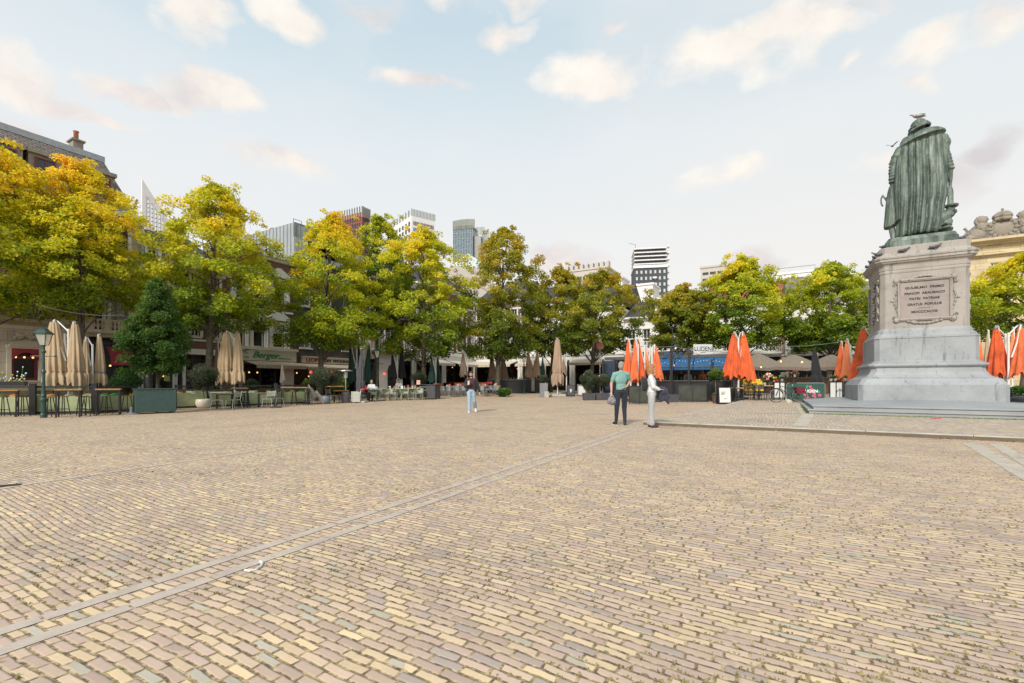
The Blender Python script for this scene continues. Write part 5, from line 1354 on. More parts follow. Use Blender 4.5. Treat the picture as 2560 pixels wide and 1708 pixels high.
# blue glass tower with stepped crown
t, lx, ly, z = tower('glass_tower', 'blue glass tower with a stepped crown of grey fins', 1132, 1183, 1192, 556, 340, math.radians(48), 'far_winb')
zc = zat(575, 340)
Wt = 340*(1183-1132)/F
t.rotation_euler = (0,0,math.radians(-12)); t.location.x = (1133-CX)/F*340
q = MB(); q.b2(0, Wt*.98, 0, 18, -1, zc); q.obj('wall', 'far_winb', t)
q = MB(); q.b2(Wt*.98+.01, Wt*1.35, 3, 22, -1, zat(571, 340)-6); q.b2(Wt*1.35+.01, Wt*1.62, 6, 24, -1, zat(585, 340)-4); q.obj('side_wing', 'far_grey', t)
q = MB()
for i in range(13): q.b2(Wt*.98*i/12-.14, Wt*.98*i/12+.14, -.35, -.02, -1, zc)
for i in range(14): q.b2(0, Wt*.98, -.2, -.03, zc-55+i*4-.1, zc-55+i*4+.1)
q.obj('mullion', mat('tower_mullion', (.33,.38,.40), .5), t)
q = MB()
for i in range(19): 
    x = Wt*1.08*i/18; q.b2(x-.28, x+.28, -.5+2.5*(i/18.)**2*0, .3, zc+.01, z+1.6-2.6*abs(i/18.-.55)**2)
for i in range(7): x = Wt*1.12+i*1.0; q.b2(x-.2, x+.2, 2.6, 3.2, zc-4, zat(571,340)+.5)
for i in range(6): x = Wt*1.38+i*.9; q.b2(x-.2, x+.2, 5.6, 6.2, zc-8, zat(583,340)+.5)
q.obj('crown_fin', mat('fin_green_grey', (.25,.27,.23), .6), t)
q = MB(); q.b2(1, Wt*.95, 1.2, 16, zc+.001, z-2.5); q.obj('roof_plant_room', mat('plant_room_dark', (.14,.15,.13), .7), t)  # plant room in one even dark grey-green, set behind the crown fins
# small glass pyramid roof
tt = thing('glass_pyramid', 'pale glass pyramid roof in front of the blue glass tower', 'roof', (((1170)-CX)/F*200, 200, 0), .3)
q = MB(); zp_ = zat(634, 200); q.add([(-9,-8,zp_-8),(9,-8,zp_-8),(9,8,zp_-8),(-9,8,zp_-8),(0,0,zp_)], [(0,1,4),(1,2,4),(2,3,4),(3,0,4)]); q.obj('pyramid', mat('pale_glass', (.55,.62,.62), .2), tt)
q = MB(); q.b2(-9,9,-8,8,-1,zp_-8.01); q.obj('wall', 'far_conc', tt)
# dark and white residential tower
t, lx, ly, z = tower('residential_tower', 'tall residential tower, dark brick below and white balconies above', 1585, 1585, 1664, 622, 230, 0, 'far_white')
t.rotation_euler = (0,0,math.radians(-10)); Wt = 230*(1665-1585)/F*1.0
Dp = 16
zm = zat(670, 230)
q = MB(); q.b2(0, Wt, 0, Dp, -1, zm); q.obj('lower_wall', 'far_dark', t)
q = MB(); q.b2(.5, Wt-.6, .3, Dp, zm+.001, z-1); q.obj('upper_wall', 'far_dark', t)
q = MB(); q.b2(-.3, Wt+.3, -.5, Dp+.4, zm-.3, zm+1.1); nfl = 5; fh = (z-zm)/nfl
for i in range(1, nfl+1): q.b2(0, Wt-.3, -.7, Dp, zm+i*fh-.55, zm+i*fh)
q.obj('floor_band', 'far_white', t)
q = MB(); 
for i in range(3): q.b2(Wt*(.2+.3*i), Wt*(.2+.3*i)+2.2, 3, 6, z, z+1.0)
q.tube([(1,3,z),(1,3,z+3),(-2,3,z+3.6)], .1, 4); q.obj('roof_plant', 'far_dark', t)
winrows(t, .3, Wt-.3, zm-42, zm-.8, 7, 13, 'curtain', y=-.1, wx=.42, wz=.5)
winrows(t, .8, Wt-.8, zm+1.1, z-.6, 8, 5, 'far_win', y=.2, wx=.5, wz=.45)
q = MB()
for i in range(18): q.b2(Wt+.0, Wt+1.4, 1.5, 5.0, zm-44+i*3.2, zm-43.2+i*3.2); q.b2(Wt+.0, Wt+1.4, 8, 12.0, zm-44+i*3.2, zm-43.2+i*3.2)
for i in range(12): q.b2(Wt*.56, Wt*.68, -1.1, -.02, zm-41+i*3.2, zm-40.2+i*3.2)
q.obj('balconies', 'far_white', t)
# beige office slabs and white blocks
t, w, z = block('office_block', 'beige concrete office block with comb-like roof line over the trees', 1408, 1520, 676, 170, 'far_conc', 14)
winrows(t, -w/2+.5, w/2-.5, z-12, z-1.5, 12, 4, 'far_win', wx=.6, wz=.5)
q = MB()
for i in range(9): q.b2(-w/2+w*i/8.3, -w/2+w*i/8.3+1.0, .5, 2.5, z+.2, z+2.6)
q.obj('roof_fin', 'far_conc', t)
t, w, z = block('office_block', 'brown concrete office slab left of the tallest far right tree', 1756, 1884, 664, 180, 'far_conc', 14)
winrows(t, -w/2+.5, w/2-.5, z-16, z-1, 7, 6, 'far_win', wx=.8, wz=.38)
q = MB(); q.b2(w*.25, w*.45, 2, 8, z+.2, z+3.2); q.obj('roof_plant_room', 'far_grey', t)
block('white_block', 'plain white rooftop block left of the residential tower', 1512, 1556, 698, 150, 'far_white', 8)
t, w, z = block('white_block', 'white rooftop block with a grey grille beside the residential tower', 1530, 1582, 722, 140, 'far_white', 8)
winrows(t, w*.3, w*.48, z-4, z-1.5, 1, 3, 'far_grey', wx=.8, wz=.5)
block('white_block', 'smooth white cube roof in front of the residential tower', 1583, 1632, 714, 130, 'far_white', 8)
t, w, z = block('white_block', 'long white roof structure above the orange tiled roof', 1942, 2030, 684, 140, 'far_white', 8)
q = MB(); q.tube([(-w/2,0,z+.2),(-w/2,0,z+2),(w/2,0,z+2),(w/2,0,z+.2)], .12, 5); q.obj('roof_rail', 'far_grey', t)
t, w, z = block('white_block', 'white building with shallow glass roof left of the monument', 2112, 2250, 682, 140, 'far_white', 12)
q = MB(); q.add([(-w*.35,0,z+.3),(w*.3,0,z+.3),(0,3,z+2.6),(-w*.3,7,z+.3),(w*.3,7,z+.3)], [(0,1,2),(1,4,2),(4,3,2),(3,0,2)]); q.obj('glass_roof', mat('grey_green_glass', (.4,.45,.45), .3), t)
# white sail like tower on the left
t, lx, ly, z = tower('sail_tower', 'white tower with sloping sail top and tall louvred openings behind the left trees', 330, 355, 420, 447, 160, math.radians(58), 'far_white')
zb = zat(640, 160); zt2 = z-7.5*1.6
q = MB(); 
q.loft([[(x, y, -1) for x, y in ((0,0),(lx,0),(lx,.8),(0,.8))], [(x, y, zb) for x, y in ((0,0),(lx,0),(lx,.8),(0,.8))]])
n = 7
def topz(x): return z-(z-zt2)*(x/lx)
for i in range(n+1):
    x = lx*i/n; w_ = 1.5 if i == 0 else .5; q.add([(x,0,zb),(x+w_,0,zb),(x+w_,0,topz(x+w_)),(x,0,topz(x)),(x,.8,zb),(x+w_,.8,zb),(x+w_,.8,topz(x+w_)),(x,.8,topz(x))], [(0,1,2,3),(7,6,5,4),(0,3,7,4),(1,5,6,2),(3,2,6,7)])
q.add([(0,-.05,topz(0)),(lx,-.05,topz(lx)),(lx,-.05,topz(lx)-2.2),(0,-.05,topz(0)-3.8),(0,.85,topz(0)),(lx,.85,topz(lx)),(lx,.85,topz(lx)-2.2),(0,.85,topz(0)-3.8)], [(0,3,2,1),(4,5,6,7),(0,1,5,4),(3,7,6,2)])
q.obj('frame', 'far_white', t)
q = MB()
for i in range(n):
    for j in range(12): x = lx*i/n; zz = zb+1+j*1.7; 
    for j in range(14):
        zz = zb+1+j*1.5
        if zz < topz(lx*(i+1)/n)-4: q.b2(lx*i/n+1.5*(i == 0)+.5*(i > 0), lx*(i+1)/n, .3, .5, zz, zz+.22)
q.obj('louvres', 'far_dark', t)
q = MB(); pts = [(-.5-3.2*math.sin(PI*f)*0-5*(1-f)**1.6*0-2.2*(f-.5)**2, 2, zb+ (z-10-zb)*f) for f in [i/10. for i in range(11)]]
q.tube([(-1.2-2.8*math.cos((f-.35)*2.6), 1.5, zb-6+(z-zb)*f*.95) for f in [i/12. for i in range(13)]], .35, 6); q.obj('curved_rib', 'far_dark', t)
q = MB(); q.add([(-4.2,3,zb-8),(-3.0,3,zb-8),(-3.6,3,z-12),(-4.4,3,z-9),(-4.2,3.6,zb-8),(-3.0,3.6,zb-8),(-3.6,3.6,z-12),(-4.4,3.6,z-9)], [(0,1,2,3),(7,6,5,4),(0,3,7,4),(1,5,6,2),(3,2,6,7)]); q.obj('rear_fin', 'far_white', t)
# ---------------------------------------------------------------- closed parasols
def parasol(label, pxt, yt, pxb, yb, wpx, Y, m, arm=1, tie=None, folds_=9, group=None, capm='mgrey', armm='whitebar', mast=True, name='closed_parasol', seed=None, tiem='redink', ruffle=.0, market=False, base=None, z_g=None, dy=0.):
    R = random.Random(seed if seed is not None else int(pxt*7+yt))
    zt, zb = zat(yt, Y), zat(yb, Y)
    x0 = (pxb-CX)/F*Y; xt = (pxt-CX)/F*Y-x0; p = Vector((x0, Y, gz(x0, Y)))
    if z_g is not None: p.z = z_g
    t = thing(name, label, 'parasol', p, 0, group)
    hb, ht = zb-p.z, zt-p.z; Rr = wpx/2/F*Y*cosx(x0, Y)**.55
    n = 110; rings = []; ph = R.uniform(0, 6); ph2 = R.uniform(0, 6); K = 16
    for i in range(K+1):
        f = i/K           # 0 top, 1 bottom
        r = Rr*(.20+.80*f**.85)
        amp = .10+.13*f
        if tie is not None:
            tz = (zt-zat(tie, Y))/(zt-zb)
            g = math.exp(-((f-tz)/.045)**2)
            r = Rr*(.36+.64*min(1, f/tz)**.75)*(1-.17*g)
            if f > tz+.03: r = Rr*(1.0+.12*math.sin((f-tz)*11)); amp = .26
        ring = []
        for k_ in range(n):
            th = 2*PI*k_/n
            w_ = math.sin(folds_*th+ph+f*.8)*.6+math.sin(folds_*.5*th+ph2-f)*.3*f
            w_ = (abs(w_)**.7)*(1 if w_ > 0 else -1)
            rr = r*(1+amp*w_+.035*f*math.sin(23*th+4*f+ph2)+.03*math.sin(3*th+9*f+ph)+.02*f*math.sin(31*th-7*f+ph))
            hem = 0
            if i >= K-1: hem = (.10+.05*R.random())*Rr/.45*math.sin(folds_*th+ph+1.1)+.13*math.sin(2.5*th+ph2)
            ring.append((xt*(1-f)+rr*math.cos(th), rr*math.sin(th)*.8, ht+(hb-ht)*f-hem*(.8 if i == K else .4)))
        rings.append(ring)
    q = MB(); q.loft(rings[::-1], cap=False)
    # inner hem so that the cloth has an underside
    q.loft([[(x*.55+(0), y*.55, z+.25) for x, y, z in rings[-1]], rings[-1]][::1], cap=False)
    # cut-off top vent
    q.loft([[(xt+Rr*.30*math.cos(a), Rr*.26*math.sin(a), ht-.16*Rr/.45*1.6-.02*math.sin(a*5)) for a in [2*PI*j/20 for j in range(20)]], [(xt+Rr*.15*math.cos(a), Rr*.14*math.sin(a), ht+.03) for a in [2*PI*j/20 for j in range(20)]]])
    q.obj('canopy', m, t, smooth=True)
    c = MB(); c.loft([[(xt+Rr*.24*math.cos(a)*s_, Rr*.2*math.sin(a)*s_, ht+h_+.05*math.cos(a)*arm*(1 if arm else 0)) for a in [2*PI*j/14 for j in range(14)]] for s_, h_ in ((1.0,-.02),(.85,.07),(.3,.11))]); c.obj('cap', capm if not market else m, t, smooth=True)
    if tie is not None:
        zt_ = hb+(zat(tie, Y)-zb); rt = Rr*.86
        c = MB(); c.tube([(rt*math.cos(a), rt*.8*math.sin(a), zt_+.015*math.sin(a*3)) for a in [2*PI*j/30 for j in range(31)]], .014, 5); c.obj('strap', tiem, t)
    if market:
        c = MB(); c.tube([(0,0,0), (0,0,ht-.1)], .032, 10); c.obj('pole', armm, t)
    elif mast:
        xm = arm*Rr*1.02 if arm else 0; ym = .10
        c = MB(); c.tube([(xm, ym, 0), (xm, ym, ht*.93)], .042, 10); c.obj('mast', armm, t)
        c = MB(); c.tube([(xt+arm*Rr*.10, -.10*Rr, ht+.10), (xt*.6+arm*Rr*.42, -.02, ht-(ht-hb)*.30), (xm*.86, .03, ht-(ht-hb)*.62)], .034, 8)
        c.tube([(xm, ym, ht*.90), (xt+arm*Rr*.30, ym*.6, ht+.03), (xt, 0, ht+.11)], .028, 8); c.obj('arm', armm, t)
    if base != 0:
        c = MB(); xm = 0 if (market or not mast) else (arm*Rr*1.02 if arm else 0); c.box((xm, .1 if not market else 0, .05), (.75, .75, .10)); c.box((xm, .1 if not market else 0, .125), (.30, .30, .05)); c.obj('base', base or 'dgrey', t, bevel=.015)
    return t
G1 = 'closed beige cantilever parasols on the left terrace'
parasol('closed beige parasol tied with a red strap, just right of the green street lamp', 135, 806, 142, 962, 56, 19.2, 'beige_fab', 1, 929, 11, G1, tiem='redink')
parasol('closed beige parasol with its white arm on the left, second from the green street lamp', 187, 811, 192, 967, 42, 19.3, 'beige_fab', -1, 929, 9, G1, tiem='redink')
parasol('pale closed parasol standing behind the gap between the first two beige ones', 161, 840, 165, 950, 20, 21.0, 'cream_fab', 1, None, 7, G1)
parasol('shaded beige closed parasol behind the second one from the street lamp', 214, 848, 216, 955, 24, 21.0, 'beige_fab', 1, 930, 8, G1, tiem='blue_fab')
parasol('slim closed beige parasol with blue strap in front of the round red awning', 248, 842, 251, 962, 27, 20.0, 'beige_fab', -1, 931, 7, G1, tiem='blue_fab')
parasol('closed beige parasol left of the green script sign, left one of the pair', 566, 832, 564, 957, 41, 25.6, 'beige_fab', 1, 927, 11, G1, tiem='taupe_fab')
parasol('closed beige parasol left of the green script sign, right one of the pair', 594, 833, 596, 956, 27, 25.6, 'beige_fab', -1, 928, 8, G1, tiem='taupe_fab')
parasol('dark taupe closed parasol half hidden behind the left parasol of the pair', 544, 850, 541, 950, 20, 27.0, 'taupe_fab', 1, None, 7, G1)
parasol('small closed cream parasol under the long awning beside the cream pier', 705, 911, 706, 955, 13, 28.5, 'cream_fab', 0, None, 6, G1, market=True)
G2 = 'closed dark parasols in the middle terraces'
parasol('dark green closed parasol, leftmost of the three beside the patio heater', 876, 855, 881, 955, 20, 32.5, 'green_fab', 1, None, 7, G2)
parasol('dark green closed parasol, middle of the three beside the patio heater', 896, 859, 899, 952, 22, 33.2, 'green_fab', 1, None, 7, G2)
parasol('dark green closed parasol, rightmost of the three beside the patio heater', 922, 859, 917, 960, 21, 32.5, 'green_fab', -1, None, 7, G2)
parasol('charcoal closed parasol on a white foot beside the guests in red and white', 903, 887, 901, 971, 17, 27.5, 'grey_fab', 0, 948, 7, G2, market=True, base='concrete', armm='whitebar')
parasol('black closed parasol in front of the white wall, the shorter one', 982, 880, 984, 946, 17, 34., 'black_fab', 1, None, 7, G2)
parasol('black closed parasol in front of the white wall, the taller one with a white mast', 1003, 862, 1005, 944, 18, 34.5, 'black_fab', -1, None, 7, G2)
parasol('dark green closed parasol between the lime tree and the grey chairs', 1080, 893, 1080, 955, 18, 35.2, 'green_fab', 1, None, 7, G2)
parasol('second dark green closed parasol directly before the glazed shop', 1094, 893, 1094, 955, 16, 36., 'green_fab', -1, None, 7, G2)
parasol('dark green closed parasol to the right of the brown pair by the far lamp', 1357, 893, 1357, 944, 13, 38., 'green_fab', 1, None, 6, G2)
G3 = 'closed brown parasols on the far middle terrace'
parasol('dark brown closed parasol right behind the walking man', 1158, 881, 1159, 940, 19, 35., 'taupe_fab', 1, None, 8, G3)
parasol('brown closed parasol left of the brown lime trunk', 1229, 884, 1231, 948, 18, 38., 'taupe_fab', 1, None, 8, G3)
parasol('brown closed parasol right of the brown lime trunk', 1257, 889, 1261, 948, 21, 38., 'taupe_fab', -1, None, 8, G3)
parasol('brown closed parasol just right of the far lamp post', 1320, 880, 1324, 942, 21, 38., 'tan_mkt', 1, None, 8, G3)
parasol('brown closed parasol, second to the right of the far lamp post', 1343, 881, 1341, 942, 21, 38., 'tan_mkt', -1, None, 8, G3)
parasol('tall closed beige market parasol with its foot in a grey crate', 1394, 849, 1394, 961, 26, 32., 'tan_mkt', 0, 932, 9, G3, market=True, tiem='brownwood', base=0)
parasol('thin taupe closed parasol behind the tall beige market parasol', 1410, 893, 1411, 935, 11, 36., 'taupe_fab', 1, None, 6, G3)
p = at(1395, 32.); q = MB()
for i in range(4): q.box((0,0,.05+.0), (1.0,.8,.09)) if i == 0 else None
q.b2(-.5,-.04,-.35,.35,.0,.16); q.b2(.04,.5,-.35,.35,.0,.16)
tag(q.obj('parasol_foot', 'concrete', loc=p, bevel=.01), 'pale slab foot of the tall closed beige market parasol', 'parasol foot')
G4 = 'closed orange cantilever parasols'
oo = [('closed orange parasol behind the man in the teal shirt, leftmost of its cluster', 1571,851,1568,938,20,25.5,'orange_fab',1),
('closed orange parasol with the deepest pointed hem behind the man in teal', 1588,850,1586,952,21,24.8,'orange_fab',1),
('closed orange parasol between the man in teal and the woman', 1597,852,1602,944,22,25.2,'orange_fab',1),
('faded orange closed parasol just left of the woman', 1614,867,1616,928,17,26.5,'orange_pale',1),
('closed orange parasol just right of the woman, with a white arm', 1638,866,1645,946,27,25.0,'orange_fab',-1),
('big closed orange parasol behind the menu board, left of the pair', 1835,835,1829,941,41,24.6,'orange_fab',1),
('big closed orange parasol behind the menu board, right of the pair', 1858,834,1868,948,42,24.6,'orange_fab',-1),
('slim closed orange parasol at the left of the cluster beside the monument', 2103,858,2099,946,24,24.8,'orange_fab',1),
('faded closed orange parasol second in the cluster beside the monument', 2117,852,2117,950,28,24.4,'orange_pale',1),
('biggest closed orange parasol immediately left of the monument', 2158,822,2153,948,56,23.2,'orange_fab',1),
('narrow closed orange parasol squeezed against the right side of the monument', 2449,846,2451,933,19,24.,'orange_fab',-1),
('big closed orange parasol second from the right side of the monument', 2490,821,2496,940,58,20.5,'orange_fab',1),
('dull red closed parasol behind the gap between the two big right orange ones', 2533,823,2528,925,20,24.5,'orange_pale',1),
('big closed orange parasol cut by the right edge of the photo', 2552,818,2552,940,60,20.0,'orange_fab',-1),
('closed orange parasol peeping out behind the left edge of the monument plinth', 2188,826,2184,930,26,24.6,'orange_fab',1)]
for k9, (lab, a_, b_, c_, d_, w_, Y_, m_, ar) in enumerate(oo): m_ = m_ if m_ == 'orange_pale' else ('orange_fab','orange_b','orange_c')[k9*7 % 3]; parasol(lab, a_, b_, c_, d_, w_, Y_, m_, ar, None, 8, G4, mast=True)
parasol('closed beige parasol between the narrow orange one and the big one right of the monument', 2470,830,2465,936,19,24.,'beige_fab',1,None,7,G4)
parasol('closed white parasol behind the woman beside the blue awning', 1628,872,1626,915,11,27.,'cream_fab',1,None,6,G4)
parasol('closed white parasol between the two big orange ones behind the menu board', 1847,858,1847,925,14,26.,'cream_fab',0,None,6,G4,market=True)
parasol('closed white parasol behind the biggest orange one left of the monument', 2180,842,2182,930,22,25.,'cream_fab',1,None,7,G4)
parasol('closed white parasol between the two big orange ones right of the monument', 2514,838,2514,930,16,23.,'cream_fab',0,None,7,G4,market=True)
# black sleeve parasol on a wooden pole in front of the green banner
parasol('black closed parasol leaning over the green flowered banner on a wooden pole', 2036, 877, 2044, 962, 25, 22.6, 'black_fab', 0, 936, 6, None, market=True, armm='woodpale', base=0, tiem='black_fab')
# ---------------------------------------------------------------- street lamps
def lamp_post(label, px, Y, ytop, arms=True, z=None):
    p = at(px, Y); h = zat(ytop, Y)-p.z
    t = thing('street_lamp', label, 'street lamp', p, .2, 'old style green street lamps')
    q = MB(); hl = h*.78
    q.lathe([(.095,0),(.095,.12),(.078,.15),(.072,.55),(.10,.60),(.105,.66),(.065,.72),(.08,.78),(.058,.86),(.047,1.1),(.042,hl*.62),(.062,hl*.63),(.062,hl*.65),(.04,hl*.67),(.035,hl*.9),(.065,hl*.91),(.065,hl*.93),(.035,hl*.95),(.035,hl),(.10,hl+.03)], 14)
    q.obj('post', 'green_iron', t, smooth=False)
    if arms: q = MB(); q.tube([(-.36,0,hl*.86),(.36,0,hl*.86)], .018, 6); q.sph((-.36,0,hl*.86), .035, 8, 5); q.sph((.36,0,hl*.86), .035, 8, 5); q.obj('ladder_bar', 'green_iron', t)
    s = h-hl; g = MB()
    def sq(r, z): return [(r, r, z), (-r, r, z), (-r, -r, z), (r, -r, z)]
    fr = MB()
    for a_, b_ in ((1,1),(-1,1),(-1,-1),(1,-1)): fr.tube([(a_*.085, b_*.085, hl+.03), (a_*.165, b_*.165, hl+s*.60)], .012, 5)
    fr.loft([sq(.20, hl+s*.60), sq(.205, hl+s*.63), sq(.10, hl+s*.80), sq(.10, hl+s*.84), sq(.05, hl+s*.88)]); fr.lathe([(.03,hl+s*.88),(.05,hl+s*.91),(.02,hl+s*.95),(.03,hl+s*.97),(.005,h)], 8)
    l = fr.obj('lantern', 'green_iron', t)
    g.loft([sq(.075, hl+.035), sq(.155, hl+s*.595)]); g.obj('lantern_glass', 'lampglass', l)
    return t
def lg():
    t = NT('lamp_glass'); a = t.new('ShaderNodeBsdfTransparent'); a.inputs[0].default_value = (.9,.9,.85,1)
    d = t.new('ShaderNodeBsdfDiffuse'); d.inputs[0].default_value = (.7,.68,.62,1)
    m_ = t.new('ShaderNodeMixShader'); m_.inputs[0].default_value = .45; t.l.new(a.outputs[0], m_.inputs[1]); t.l.new(d.outputs[0], m_.inputs[2]); t.l.new(m_.outputs[0], t.n['Material Output'].inputs[0]); return t.m
M['lampglass'] = lg()
lamp_post('dark green street lamp standing in front of the stone house by the bar tables', 109, 16.2, 815)
lamp_post('dark green street lamp between the green parasols and the white wall', 943, 31.0, 866)
lamp_post('dark green street lamp beside the pair of brown parasols on the far terrace', 1310, 37.0, 884)
# ---------------------------------------------------------------- tables, stools, chairs
def wood_table(label, x, y, z, L, Wd, h, rz, top='wood', leg='black', group=None, cat='table', name='bar_table', rail=True):
    t = thing(name, label, cat, (x, y, z), rz, group)
    q = MB(); n = 4
    for i in range(n): q.b2(-L/2, L/2, -Wd/2+Wd*i/n+.004, -Wd/2+Wd*(i+1)/n-.004, h-.045, h)
    q.obj('table_top', top, t)
    q = MB(); q.b2(-L/2+.02, L/2-.02, -Wd/2+.02, Wd/2-.02, h-.085, h-.047); q.obj('apron', leg, t)
    me = None
    for sx in (-1, 1):
        for sy in (-1, 1):
            if me is None: q = MB(); q.b2(-.022, .022, -.022, .022, 0, h-.086); me = q.mesh('leg')
            mk('leg', me, leg, t, (sx*(L/2-.045), sy*(Wd/2-.045), 0))
    if rail:
        q = MB(); 
        for sx in (-1, 1): q.b2(sx*(L/2-.045)-.014, sx*(L/2-.045)+.014, -Wd/2+.067, Wd/2-.067, .20, .23)
        q.obj('foot_rail', leg, t)
    return t
def make_stool(seat='brownwood', leg='black', h=.74):
    t = thing('bar_stool', 'x', 'stool', (0,0,0), 0, 'bar stools at the terrace edge')
    q = MB(); q.lathe([(.15,h-.03),(.17,h-.028),(.172,h-.01),(.16,h)], 16); q.obj('seat', seat, t, smooth=False)
    me = None
    for k in range(4):
        a = PI/4+k*PI/2; q = MB(); q.tube([(.10*math.cos(a), .10*math.sin(a), h-.03), (.20*math.cos(a), .20*math.sin(a), 0)], .015, 6); q.obj('leg', leg, t)
    q = MB(); q.tube([(.165*math.cos(a), .165*math.sin(a), .24) for a in [2*PI*j/20 for j in range(21)]], .010, 5); q.obj('foot_ring', leg, t)
    return t
def make_chair(m='greenmetal', leg='alu', arms=False, slats=True, name='cafe_chair'):
    t = thing(name, 'x', 'chair', (0,0,0), 0)
    q = MB()
    if slats:
        for i in range(6): q.b2(-.21, .21, -.20+i*.07, -.145+i*.07, .440, .455)
    else: q.loft([[(x*.22, y*.21, z) for x, y in [(math.cos(a)*(1+.12*abs(math.sin(2*a))), math.sin(a)*(1+.12*abs(math.sin(2*a)))) for a in [2*PI*j/20 for j in range(20)]]] for z in (.43, .455)])
    q.obj('seat', m, t)
    q = MB()
    if slats:
        for i in range(4): q.box((0, .235+.012*i, .60+i*.065), (.40, .012, .045), rx=-.18)
    else:
        n = 14; q.loft([[(.25*math.sin(a)*s_, -.03+.25*math.cos(a)*s_, z) for a in [-1.75+3.5*j/n for j in range(n+1)]] for z, s_ in ((.47,1.),(.60,1.06),(.76,1.10))], cap=False, close=False)
    q.obj('backrest', m, t)
    for sx in (-1, 1):
        q = MB(); q.tube([(sx*.20,-.19,.45), (sx*.235,-.25,0)], .012, 6); q.obj('leg', leg, t)
        q = MB(); q.tube([(sx*.20,.30,.86 if slats else .72), (sx*.20,.20,.45), (sx*.235,.30,0)], .012, 6); q.obj('leg', leg, t)
    q = MB(); q.tube([(-.20,-.19,.435),(.20,-.19,.435),(.20,.20,.435),(-.20,.20,.435),(-.20,-.19,.435)], .010, 5)
    if arms: 
        for sx in (-1, 1): q.tube([(sx*.22,-.2,.44),(sx*.25,-.22,.66),(sx*.25,.18,.68)], .012, 5)
    q.obj('frame', leg, t)
    return t
def gh(px, Y): return at(px, Y)
GT = 'wooden topped bar tables on the left terrace'
def bt(label, pl, pr, Y, h=1.0, W_=.6, rz=0., g=GT, **k):
    p = at((pl+pr)/2, Y); al = math.atan2(-p.x, p.y); rz = rz or al*.85; L = max(.7, (pr-pl)/F*Y*math.cos(al)-W_*.12); return wood_table(label, p.x, p.y, p.z, L, W_, h, rz, group=g, **k)
bt('bar table cut by the left edge of the photo', -30, 52, 16.6, .99)
bt('wooden bar table immediately right of the green street lamp', 138, 207, 16.6, 1.02)
bt('wooden bar table between the street lamp table and the dark green box', 237, 307, 17.6, 1.02)
bt('bar table with four thin legs behind the low orange tables', 577, 623, 22.8, 1.0)
bt('longest wooden bar table beneath the right end of the long awning', 701, 774, 25.5, 1.0, .9)
bt('bar table behind the patio heater and the olive bush', 812, 862, 28.5, 1.0)
ST = make_stool(); KIDS.clear()
stools = [(7,17.0,'stool under the bar table cut by the left photo edge'),(56,16.9,'stool left of the green street lamp'),(123,16.7,'stool just right of the green street lamp, left of the bar table'),(158,17.5,'stool behind the street lamp bar table'),
 (203,17.6,'stool at the back right corner of the street lamp bar table'),(219,17.1,'stool between the two bar tables right of the street lamp'),(266,18.3,'stool under the bar table nearest the dark green box'),(318,18.1,'stool beside the dark green planter box'),
 (616,23.0,'stool with brown seat at the right of the thin legged bar table'),(606,23.5,'stool behind the thin legged bar table'),(735,25.3,'pale stool in front of the longest bar table'),(767,25.5,'black stool at the right end of the longest bar table'),(775,26.0,'second black stool at the right end of the longest bar table')]
for i, (px, Y, lab) in enumerate(stools):
    p = at(px, Y); a = rnd.uniform(0, 1.5)
    if i == 0: ST.location = p; ST.rotation_euler = (0,0,a); ST['label'] = lab
    else: dup(ST, p, a, lab)
KIDS.clear()
# low tables and light metal chairs
bt('low table with orange top in front of the pair of beige parasols', 541, 582, 22.2, .74, .7, g='low orange tables', top='wood', name='low_table', rail=False)
bt('low orange table left of the longest bar table', 642, 692, 23.5, .74, .7, g='low orange tables', name='low_table', rail=False)
bt('low orange table behind the dark green box and the white pot', 437, 470, 22.5, .74, .8, g='low orange tables', name='low_table', rail=False)
bt('low orange topped table left of the paving slab trolley near the heater', 832, 875, 28.0, .74, .7, g='low orange tables', name='low_table', rail=False)
bt('long white topped table behind the low orange tables', 521, 640, 24.6, .76, .6, g='low orange tables', name='long_table', top='whitebar', rail=False)
CH = make_chair('greenmetal', 'alu')
LCG = 'light metal chairs on the left terrace'
chs = [(541,21.4,2.3,'light metal chair at the left of the low orange table by the beige parasols'),(583,21.5,-.3,'light metal chair at the right of the low orange table by the beige parasols'),(672,22.8,.1,'light metal chair in front of the low table left of the longest bar table'),(692,23.6,1.2,'light metal chair at the right of the low table left of the longest bar table'),
 (468,22.4,.1,'light metal chair in front of the low table behind the white pot'),(449,23.4,3.,'light metal chair behind the white round pot'),(488,24.0,2.6,'light metal chair deep behind the white round pot'),(828,27.2,2.7,'pale metal chair between the blue grey pot and the heater'),(505,25.2,3.1,'light metal chair at the left end of the long white table'),(640,25.2,3.2,'light metal chair at the right end of the long white table')]
for i, (px, Y, a, lab) in enumerate(chs):
    p = at(px, Y)
    if i == 0: CH.location = p; CH.rotation_euler = (0,0,a); CH['label'] = lab; CH['group'] = LCG
    else: dup(CH, p, a, lab)
for i in range(5):   # a leaning stack
    p = at(794+i*.0, 26.2); c = dup(CH, p+Vector((-.05*i, -.02*i, .07*i)), 2.2, 'light metal chair in the stack beside the blue grey pot, ' + ['lowest','second from below','middle','second from above','topmost'][i]); c['group'] = 'stacked light metal chairs'; c.rotation_euler = (0, -.12*i*.6, 2.2)
for i in range(2):
    p = at(779+i*3, 26.6); c = dup(CH, p+Vector((0,0,.08*i)), 1.7, ['light metal chair under the second stack by the olive bush','light metal chair on top of the second stack by the olive bush'][i]); c['group'] = 'stacked light metal chairs'
KIDS.clear()
